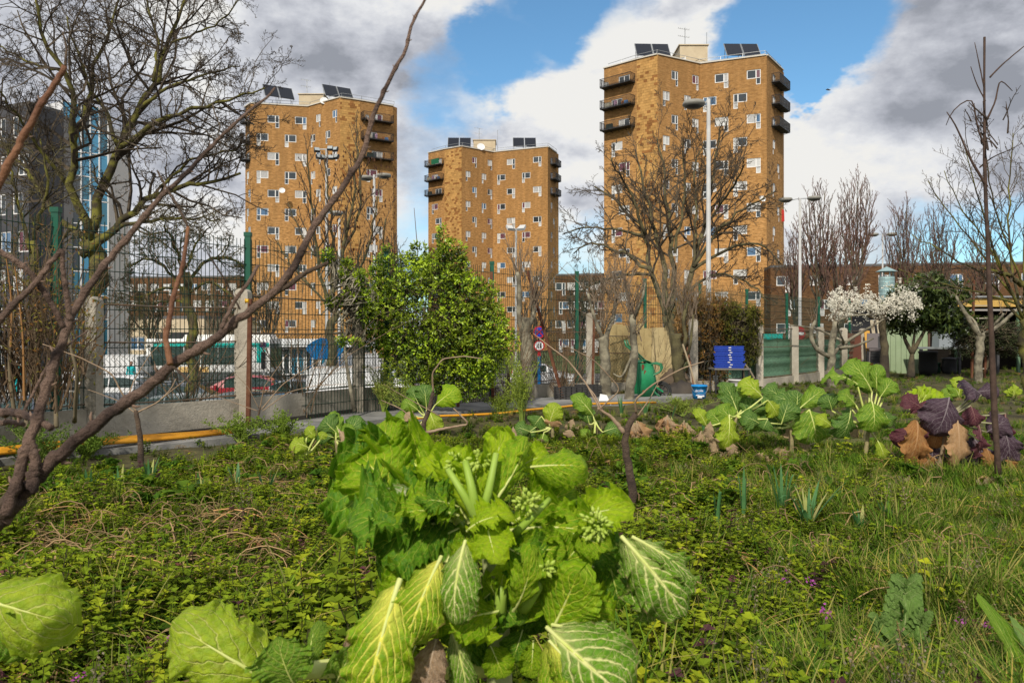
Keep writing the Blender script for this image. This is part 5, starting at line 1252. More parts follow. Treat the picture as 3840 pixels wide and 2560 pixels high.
# ---- leafy things
def leafmat(name, tr=.35, rough=.45, spec=.5): return mat(name, (1,1,1), rough, attr='Col', trans=tr, spec=spec)
m_lf = leafmat('shrub_leaf', .3, .38)
m_lfd = leafmat('matte_leaf', .3, .7, .2)
def lobes_points(lobes, n, rng, shell=.55):
    w = np.array([l[3]*l[4]*(l[5]) for l in lobes])**.67; w /= w.sum(); idx = rng.choice(len(lobes), n, p=w)
    D_ = rand_unit(n, rng); r = shell+(1-shell)*rng.random(n)**.6
    Lb = np.array([l[:6] for l in lobes])[idx]; return Lb[:,:3]+D_*r[:,None]*Lb[:,3:6], D_, r
def bush(name, label, cat, d, lobes_px, n, leafL, cols, seed, m=m_lf, clump=6, gnd=0, stems=None, ms=m_bark, group=None, droop=.1, asp=.45, dirup=.4, gap=.3):
    """lobes_px: (px, py, rx_px, ry_px, depth offset m)"""
    rng = np.random.default_rng(seed); bx = (lobes_px[0][0]-1920)/FPX*d; base = Vector((bx, d, gnd)); T = thing(name, label, cat, tuple(base), group=group)
    lob = []
    for (px, py, rx, ry, dy) in lobes_px:
        c = P(px, py, d+dy)-base; lob.append((c.x, c.y, c.z, rx/FPX*d, (rx+ry)/2/FPX*d*.8, ry/FPX*d))
    nc = n//clump; c, D_, r = lobes_points(lob, nc, rng)
    # clumpy: drop clusters where a noise is low, so holes and lumps appear
    nz = np.sin(c[:,0]*7.1+seed)+np.sin(c[:,1]*6.3+c[:,2]*4)+np.sin(c[:,2]*8.3+c[:,0]*3)
    keep = nz > (-3+gap*3); c, D_, r = c[keep], D_[keep], r[keep]; nc = len(c)
    ax = unit(D_+np.array([0,0,dirup])+rng.normal(size=(nc,3))*.35)
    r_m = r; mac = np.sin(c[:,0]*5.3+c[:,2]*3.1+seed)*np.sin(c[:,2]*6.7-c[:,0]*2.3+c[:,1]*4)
    tone = rng.uniform(.7,1.15,nc)*(.34+.85*np.clip((r-.5)*2,0,1)**1.5)*(1+.35*mac)  # inner clumps darker than outer ones: shade of the core painted into leaf colour
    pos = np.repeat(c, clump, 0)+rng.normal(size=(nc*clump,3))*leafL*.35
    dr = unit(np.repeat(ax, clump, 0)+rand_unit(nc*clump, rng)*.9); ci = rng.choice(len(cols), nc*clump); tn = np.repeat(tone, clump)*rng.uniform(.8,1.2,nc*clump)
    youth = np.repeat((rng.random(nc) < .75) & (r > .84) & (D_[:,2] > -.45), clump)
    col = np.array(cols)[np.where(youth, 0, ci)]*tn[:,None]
    L = leafL*rng.uniform(.6,1.25,nc*clump)
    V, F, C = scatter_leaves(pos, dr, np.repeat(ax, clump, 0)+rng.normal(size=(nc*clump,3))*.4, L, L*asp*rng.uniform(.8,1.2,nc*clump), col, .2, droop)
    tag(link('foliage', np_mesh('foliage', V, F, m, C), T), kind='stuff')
    if stems:
        for S_ in stems:
            b = MB(); pts = [P(x, y, d)-base for x, y in S_[0]]; path, ln = resample(pts, 9); b.tube(path, np.linspace(S_[1], S_[1]*.45, 9), 7); b.build('stem', ms, T, True)
        acc = Acc(); o = np.array([0,0,.1]); k2 = min(nc, 500); tgt = c[rng.choice(nc, k2)]
        cen = np.array(lob)[:,:3].mean(0); st = cen*.5+tgt*.5+rng.normal(size=tgt.shape)*.1
        t = np.linspace(0,1,4)[None,:,None]; paths = st[:,None]*(1-t)+tgt[:,None]*t+np.sin(t*PI)*.05
        acc.add(*tubes_np(paths, np.tile(np.linspace(.012,.004,4), (k2,1))*(d/12), 3)); tag(acc.obj('twigs', ms, T), kind='stuff')
    return T, base
GRN = [(.38,.50,.03),(.20,.32,.02),(.11,.20,.02),(.07,.13,.015)]
bush('evergreen_bush', 'large round glossy evergreen bush in front of the fence, left of centre', 'bush', 11.6,
  [(1600,1180,230,200,0),(1500,1040,120,90,.1),(1660,1010,110,70,0),(1760,1130,120,110,0),(1650,1330,225,150,0),(1800,1300,110,140,-.1),(1430,1200,90,130,0),(1662,905,22,75,0),(1690,960,60,60,0),(1570,960,40,50,.1),(1720,1420,140,80,-.1),(1420,1010,24,55,.1),(1450,960,18,40,.1),(1390,1130,50,50,0),(1840,1210,70,60,0),(1900,1280,50,50,0)],
  43000, .052, GRN, 71, stems=[([(1600,1520),(1610,1350),(1590,1150)],.04),([(1690,1520),(1700,1350),(1720,1150)],.03),([(1560,1500),(1520,1300),(1480,1100)],.03)], gap=.22)
bush('bush_side_branch', 'small leaning tree with tufts of green leaves left of the evergreen bush', 'tree', 10.9,
  [(1255,1135,35,16,0),(1330,1110,45,35,0),(1350,1060,20,50,0),(1230,965,18,28,0),(1300,1020,22,50,0),(1285,1280,24,14,0),(1370,1160,40,40,0),(1340,1285,26,12,0)],
  4200, .05, GRN, 72, stems=[([(1330,1540),(1300,1380),(1288,1250),(1282,1190)],.03),([(1282,1190),(1250,1150),(1230,1110)],.018),([(1282,1190),(1320,1140),(1350,1060)],.018),([(1284,1200),(1240,1100),(1232,970)],.012)], ms=m_pale, gap=.1)
bush('clipped_hedge', 'tall brown twiggy hedge beside the blue trays', 'hedge', 17.3, [(2640,1290,95,190,0),(2590,1200,60,110,0),(2700,1220,80,120,0),(2650,1420,90,80,0)], 9000, .06, [(.24,.13,.03),(.14,.08,.03),(.13,.12,.02),(.30,.16,.05)], 73, m=m_lfd, stems=[([(2620,1480),(2620,1250),(2600,1080)],.03),([(2680,1480),(2690,1250),(2700,1100)],.03)], gap=.3)
T = bpy.data.objects['clipped_hedge']; 
for x_ in range(2570, 2760, 22): shoots(T, T.location, x_, 1400-(x_%37)*3, 17.2, 26, 1.0, 1.85, .09, mat('hedge_twig', (.22,.15,.07), .9, (.15,.09,.04), 3), x_, .007)
bush('yew_bush', 'dark olive green yew bush above the blue trays', 'bush', 17.0, [(2770,1230,70,90,0),(2790,1310,60,70,0),(2820,1200,40,60,0),(2740,1190,50,60,0)], 12000, .05, [(.17,.17,.025),(.08,.09,.02),(.05,.065,.015)], 74, m=m_lfd, stems=[([(2790,1440),(2780,1300),(2770,1200)],.03)], asp=.3)
T, b_ = bush('loquat_tree', 'evergreen tree with long drooping glossy leaves in front of the green shed', 'tree', 20.3, [(3450,1130,110,70,0),(3400,1190,70,45,0),(3520,1170,60,70,0),(3560,1110,60,50,.2),(3480,1075,60,40,0),(3350,1170,40,40,0),(3600,1210,40,40,.3)], 5200, .20, [(.10,.14,.03),(.05,.08,.02),(.03,.055,.015)], 75, stems=[([(3415,1415),(3418,1350),(3420,1320)],.11),([(3420,1325),(3390,1270),(3385,1210)],.06),([(3420,1325),(3450,1270),(3490,1200)],.06),([(3420,1325),(3430,1250),(3435,1150)],.04)], ms=m_bark, droop=.5, asp=.3, dirup=-.3, gap=.12, clump=7)
bush('olive_bush', 'fine grey green leaved bush spreading before the dark open shed', 'bush', 21.5, [(3720,1250,140,60,0),(3640,1290,100,50,0),(3800,1290,90,50,0),(3590,1230,50,50,0)], 9000, .07, [(.10,.12,.05),(.06,.075,.03),(.04,.05,.02)], 76, m=m_lfd, stems=[([(3700,1400),(3710,1300),(3700,1220)],.03)], asp=.28, gap=.4)
# blossom tree
d = 19.8
T, b_ = pollard('small tree in white blossom left of the loquat, under the metal flue', [[(3318,1420),(3315,1300),(3305,1180)],[(3305,1200),(3230,1150),(3150,1130)],[(3305,1190),(3360,1130),(3440,1110)],[(3305,1190),(3290,1120),(3250,1100)],[(3310,1200),(3400,1180),(3470,1150)],[(3305,1200),(3220,1175),(3130,1160)]], d, [(.11,.08),(.04,.015),(.04,.015),(.03,.012),(.03,.012),(.03,.012)], [(3305,1190,10,.4,.9,.8)], 68, m_bark, m_bark, name='blossom_tree')
rng = np.random.default_rng(12); n = 4600; cl = 330
cx = rng.uniform(3110, 3455, cl); cy = 1140+34*rng.normal(size=cl)*.8+(cx-3280)**2/3800*.6-6*np.sin(cx*.03); cy = np.where(cx > 3350, cy-5, cy)
ii = rng.choice(cl, n); pos = np.array([tuple(P(cx[i], cy[i], d-.2+rng.uniform(-.7,.7))-b_) for i in ii])+rng.normal(size=(n,3))*.036
V, F, C = scatter_leaves(pos, rand_unit(n, rng), rand_unit(n, rng), np.full(n, .04), np.full(n, .042), np.array([.82,.78,.66])*rng.uniform(.8,1.1,(n,1)))
tag(link('blossom', np_mesh('blossom', V, F, m_lfd, C), T), kind='stuff')
# twiggy shrub at the far left in front of the fence
T, bb = pollard('dense tangle of bare shrub stems with few yellowing leaves at far left', [[(150,1620),(140,1400),(130,1200)],[(60,1600),(30,1350),(60,1100)],[(210,1600),(205,1380),(220,1180)],[(280,1580),(290,1400),(250,1250)],[(100,1600),(90,1400),(160,1250)]], 7.4, [(.028,.012),(.02,.01),(.02,.01),(.018,.01),(.02,.01)], [(150,1500,34,.8,1.7,.28),(60,1500,34,.8,1.8,.25),(230,1520,26,.6,1.3,.25),(20,1450,20,.6,1.3,.3),(130,1250,14,.4,.9,.4),(300,1400,10,.3,.7,.35)], 69, mat('shrub_stem', (.14,.11,.07), .9, (.22,.18,.11), 8), mat('shrub_twig', (.11,.075,.045), .9, (.18,.12,.07), 4), name='shrub')
rng = np.random.default_rng(8); n = 900; px = rng.uniform(0, 390, n); py = rng.normal(1180, 130, n)
pos = np.array([tuple(P(a, c, 7.3+rng.uniform(-.4,.4))-bb) for a, c in zip(px, py)])
V, F, C = scatter_leaves(pos, rand_unit(n, rng), rand_unit(n, rng), rng.uniform(.03,.06,n), rng.uniform(.01,.02,n), np.array([[.22,.18,.03],[.14,.14,.03],[.25,.12,.03]])[rng.integers(0,3,n)])
tag(link('leaves', np_mesh('leaves', V, F, m_lfd, C), T), kind='stuff')
# tall thin twigs behind the bush and a leaning dead vine shoots right of it
for j, (x0,y0,x1,y1,d,lb) in enumerate(((1560,1200,1553,780,12.2,'lone thin twig sticking straight up above the evergreen bush'),(1590,1200,1592,900,12.3,'shorter thin twig above the evergreen bush'),(40,1300,22,960,7.2,'orange brown cane curving up at the far left'),(90,1500,55,1000,7.0,'thin orange grass stalk beside the left fence post'))):
    b = MB(); mid = P((x0+x1)/2+14, (y0+y1)/2, d); path, _ = resample([P(x0,y0,d), mid, P(x1,y1,d)], 9); b.tube(path, np.linspace(.012,.004,9), 5); tag(b.build('thin_twig', m_rtw if j < 2 else mat('orange_cane', (.30,.15,.05), .8)), lb, 'twig')
# ================================================================ big leaves
def vein_mat(name, dark, light, vein, vw=1.0, N=7, tr=.35, pale=.0, edge=None, dry=0, rough=.5, sc=1.0, spec=.18, net=.5):
    m = bpy.data.materials.new(name); m.use_nodes = True; t = m.node_tree; t.nodes.clear(); q = NT(t)
    uvn = q.node('ShaderNodeTexCoord'); sp = q.node('ShaderNodeSeparateXYZ'); q.put(sp.inputs[0], uvn.outputs['UV'])
    s_ = sp.outputs[0]; tt = q.math('MULTIPLY', q.math('SUBTRACT', sp.outputs[1], .5), 2.0); a = q.math('ABSOLUTE', tt)
    ob = uvn.outputs['Object']; oi = q.node('ShaderNodeObjectInfo')
    seedv = q.node('ShaderNodeCombineXYZ'); q.put(seedv.inputs[2], q.math('MULTIPLY', oi.outputs['Random'], 20)); q.put(seedv.inputs[0], sp.outputs[0]); q.put(seedv.inputs[1], sp.outputs[1])
    nz = q.noise(seedv.outputs[0], 4.0, 3); nz2 = q.noise(seedv.outputs[0], 11.0, 4)
    mid = q.mapr(a, q.math('MULTIPLY', q.math('SUBTRACT', 1.15, s_), .085*vw), q.math('MULTIPLY', q.math('SUBTRACT', 1.15, s_), .02*vw), 0, 1, True)
    ph = q.math('ADD', q.math('MULTIPLY', q.math('SUBTRACT', s_, q.math('MULTIPLY', a, .62)), float(N)), q.math('ADD', q.math('MULTIPLY', nz, 1.0), q.math('MULTIPLY', nz2, .55)))
    ph = q.math('ADD', ph, q.math('MULTIPLY', q.math('GREATER_THAN', tt, 0), .45))
    fr = q.math('ABSOLUTE', q.math('SUBTRACT', q.math('FRACT', ph), .5)); fr = q.math('MULTIPLY', fr, 2)
    wid = q.math('SUBTRACT', .36*vw, q.math('MULTIPLY', a, .27*vw))
    lat = q.mapr(fr, q.math('SUBTRACT', 1.0, wid), 1.0, 0, 1, True)
    lat = q.math('MULTIPLY', lat, q.mapr(a, .75, 1.0, 1, .45))
    ph2 = q.math('ADD', q.math('MULTIPLY', q.math('ADD', s_, q.math('MULTIPLY', a, .25)), float(N)*2.1), q.math('MULTIPLY', nz2, 2.6))   # branchlets crossing the side veins
    fr2 = q.math('MULTIPLY', q.math('ABSOLUTE', q.math('SUBTRACT', q.math('FRACT', ph2), .5)), 2)
    lat2 = q.math('MULTIPLY', q.mapr(fr2, .80, 1.0, 0, .55*net+.15, True), q.mapr(a, .08, .3))
    vo = q.node('ShaderNodeTexVoronoi', feature='DISTANCE_TO_EDGE'); mp = q.node('ShaderNodeMapping'); q.put(mp.inputs[0], seedv.outputs[0]); mp.inputs['Scale'].default_value = (12*sc, 9*sc, 1)
    q.put(vo.inputs['Vector'], mp.outputs[0]); vo.inputs['Scale'].default_value = 1
    ter = q.mapr(vo.outputs['Distance'], .0, .05, net*.5, 0)
    vm = q.math('MAXIMUM', q.math('MAXIMUM', q.math('MAXIMUM', mid, lat), ter), lat2)
    base = q.mix(q.mapr(nz2, .35, .7), dark, light)
    base = q.mix(q.math('MULTIPLY', q.mapr(q.math('ADD', s_, q.math('MULTIPLY', a, .55)), .05, .75, 1, 0, True), pale), base, vein)
    c = q.mix(vm, base, vein)
    if edge: c = q.mix(q.math('MULTIPLY', q.mapr(q.math('ADD', a, q.math('MULTIPLY', nz2, .45)), 1.16, 1.24), .8), c, edge)
    if dry:
        spn = q.noise(seedv.outputs[0], 7.0, 5, .7); c = q.mix(q.mapr(spn, .60-.1*dry, .68-.1*dry, 0, .8*min(1, dry)), c, (.34,.20,.09))
    b = q.node('ShaderNodeBsdfPrincipled'); q.put(b.inputs['Base Color'], c); b.inputs['Roughness'].default_value = rough; b.inputs['Specular IOR Level'].default_value = spec
    bn = q.node('ShaderNodeBump'); bn.inputs['Strength'].default_value = .7; bn.inputs['Distance'].default_value = .004
    h = q.math('ADD', q.math('MULTIPLY', vm, -1.0), q.math('ADD', q.math('MULTIPLY', q.noise(mp.outputs[0], 1.6, 3), 1.6), q.math('MULTIPLY', q.mapr(vo.outputs['Distance'], 0, .35, 0, 1, True), .3))); q.put(bn.inputs['Height'], h); q.l.new(bn.outputs[0], b.inputs['Normal'])
    tl = q.node('ShaderNodeBsdfTranslucent'); q.put(tl.inputs[0], c); ms = q.node('ShaderNodeMixShader'); ms.inputs[0].default_value = tr
    o = q.node('ShaderNodeOutputMaterial'); q.l.new(b.outputs[0], ms.inputs[1]); q.l.new(tl.outputs[0], ms.inputs[2]); q.l.new(ms.outputs[0], o.inputs[0])
    return m
VM = {
 'g': vein_mat('cabbage_green', (.14,.30,.006), (.31,.48,.010), (.66,.72,.08), .8, 6),
 'd': vein_mat('cabbage_dark', (.05,.15,.008), (.14,.29,.010), (.44,.56,.07), .6, 6, tr=.25),
 'l': vein_mat('cabbage_light', (.32,.52,.012), (.50,.64,.02), (.64,.74,.10), .6, 5, tr=.45, pale=.1, net=.2),
 'y': vein_mat('cabbage_yellow_rib', (.15,.33,.008), (.34,.50,.015), (.90,.86,.14), 1.5, 7, tr=.35, pale=.95, edge=(.36,.22,.09)),
 'v': vein_mat('cabbage_white_vein', (.10,.25,.012), (.20,.38,.02), (.80,.80,.32), 1.35, 6, tr=.3, pale=.45, edge=(.40,.28,.14), net=.7),
 'w': vein_mat('cabbage_pale_base', (.10,.24,.02), (.2,.36,.03), (.80,.78,.50), 1.3, 6, tr=.3, pale=1.2, dry=.8),
 'b': vein_mat('cabbage_withered', (.30,.19,.11), (.46,.33,.22), (.50,.38,.27), .8, 9, tr=.2, rough=.8, dry=.5),
 'k': vein_mat('kale_green', (.11,.24,.02), (.22,.36,.025), (.55,.62,.14), .7, 6, tr=.35, net=.35),
 'K': vein_mat('kale_dark', (.05,.13,.018), (.11,.21,.025), (.42,.52,.18), .6, 6, tr=.25, net=.35),
 'Y': vein_mat('kale_yellow', (.26,.40,.02), (.42,.52,.03), (.66,.70,.18), .75, 5, tr=.4, net=.4, dry=.25),
 'p': vein_mat('kale_purple', (.045,.022,.035), (.095,.062,.078), (.22,.18,.19), .6, 6, tr=.15, net=.3),
 'P': vein_mat('kale_maroon', (.075,.018,.03), (.14,.045,.055), (.28,.15,.13), .6, 6, tr=.25, net=.3),
 'o': vein_mat('kale_rust', (.30,.12,.035), (.46,.24,.08), (.52,.30,.14), .6, 8, tr=.3, rough=.7, dry=.6),
 'O': vein_mat('kale_tan', (.48,.27,.12), (.60,.38,.20), (.62,.42,.24), .6, 8, tr=.35, rough=.75, dry=.4),
 't': vein_mat('dead_tan_leaf', (.42,.28,.16), (.58,.44,.28), (.55,.42,.28), .6, 8, tr=.35, rough=.85, dry=.3),
}
m_rib = mat('leaf_rib', (.62,.70,.16), .5, (.72,.75,.30), 20, trans=.2)
m_stalk = mat('kale_stalk', (.28,.36,.12), .7, (.42,.42,.20), 14, .3, 40)
m_stalkw = mat('woody_stalk', (.20,.17,.08), .85, (.34,.28,.14), 14, .4, 40)
def leaf_geo(rng, W=.4, peak=1.3, q=.6, bend=.15, cup=.1, ruffle=.06, fold=.0, tipd=.2, lobes=.06, freq=3.2, nu=30, nv=22, pet=.1, frill=0, roll=0):
    s = np.linspace(0, 1, nu+1)[:,None]; t = np.linspace(-1, 1, nv+1)[None,:]; a = np.abs(t); ph = rng.uniform(0, 6.28, 8)
    w = W*np.sin(PI*np.clip(s, 0, 1)**peak)**q; w = w*np.clip(.10+s/max(pet, .01)*.9, 0, 1)+.012
    side = np.sign(t)
    ed = 1+lobes*np.sin(s*2*PI*freq+ph[0]+side*ph[1])+lobes*.7*np.sin(s*2*PI*freq*2.3+ph[2]+side*2)+lobes*.25*np.sin(s*2*PI*freq*4.7+ph[3]*side)
    ww = w*(1+(ed-1)*a**3)
    x = t*ww; y = s+0*t+.30*a*a*s*(1-s)   # side veins sweep outward
    z = bend*4*s*(1-s)+cup*a**2*w/W*.6+fold*a*w-tipd*np.clip(s-.55, 0, 1)**2*1.8
    z = z+ruffle*a**2.2*np.sin(2*PI*freq*s+ph[4]+side*ph[5])*np.clip(s*3,0,1)+ruffle*.5*a**3*np.sin(2*PI*freq*2.7*s+ph[6]+side*1.3)
    if frill: z = z+frill*a**4*np.sin(2*PI*freq*5*s+ph[7])
    z = z+.008*np.sin(s*40+ph[1])*np.sin(t*14+ph[2])*np.sin(PI*s)
    if roll: x = x*(1-roll*a*.45); z = z-roll*W*a**2*.9
    V = np.stack([x+0*s, y, z+0*x], -1).reshape(-1, 3)
    uv = np.stack([s+0*t, .5+.5*t+0*s], -1).reshape(-1, 2)
    i = np.arange(nu)[:,None]*(nv+1)+np.arange(nv)[None]; F = np.stack([i, i+1, i+nv+2, i+nv+1], -1).reshape(-1, 4)
    # midrib tube underneath
    k_ = 12; ss = np.linspace(0, .8, k_); rib = np.stack([0*ss, ss, bend*4*ss*(1-ss)-tipd*np.clip(ss-.55,0,1)**2*1.8-.006], 1)
    V2, F2 = tubes_np(rib[None], np.linspace(.026, .004, k_)[None], 6)
    return V, F, uv, V2, F2
def leaf_frame(base, tip, nrm):
    y = Vector(tip)-Vector(base); L = y.length; y.normalize(); n = Vector(nrm); x = y.cross(n)
    if x.length < .05: x = y.cross(Vector((.3,-.2,1)))
    x.normalize(); z = x.cross(y); return np.array(x)*L, np.array(y)*L, np.array(z)*L
def put_leaf(parent, o, base, tip, nrm, key, rng, name='leaf', ribscale=1, **kw):
    V, F, uv, V2, F2 = leaf_geo(rng, **kw); X, Y, Z = leaf_frame(base, tip, nrm); B = np.array(base)-np.array(o)
    R = np.stack([X, Y, Z]); Va = V@R; Vb = V2@R
    me = np_mesh(name, np.concatenate([Va, Vb]), np.concatenate([F, F2+len(V)]), [VM[key], m_rib if key in 'gdlyvwkYK' else VM[key]], uv=np.concatenate([uv, np.tile([.3,.5],(len(V2),1))]), smooth=True,
                 mi=np.r_[np.zeros(len(F)), np.ones(len(F2))])
    return link(name, me, parent, tuple(B))
def plant_leaves(T, o, d, L, seed, fore=False):
    """rows: key, (base px,py,depth offset), (tip ...), half width px, {params}"""
    rng = np.random.default_rng(seed)
    for row in L:
        key, b_, t_, hw = row[:4]; kw = dict(row[4]) if len(row) > 4 else {}
        B = P(b_[0], b_[1], d+(b_[2] if len(b_) > 2 else 0)); E = P(t_[0], t_[1], d+(t_[2] if len(t_) > 2 else 0))
        n = kw.pop('n', (rng.uniform(-.35,.35), -1, .5)); Ln = (E-B).length
        kw.setdefault('W', min(.95, hw/FPX*d/Ln)); kw['W'] *= 1.12
        kw.setdefault('bend', rng.uniform(.05,.16)); kw.setdefault('ruffle', rng.uniform(.04,.09)); kw.setdefault('cup', rng.uniform(-.05,.15))
        put_leaf(T, o, B, E, n, key, rng, **kw)
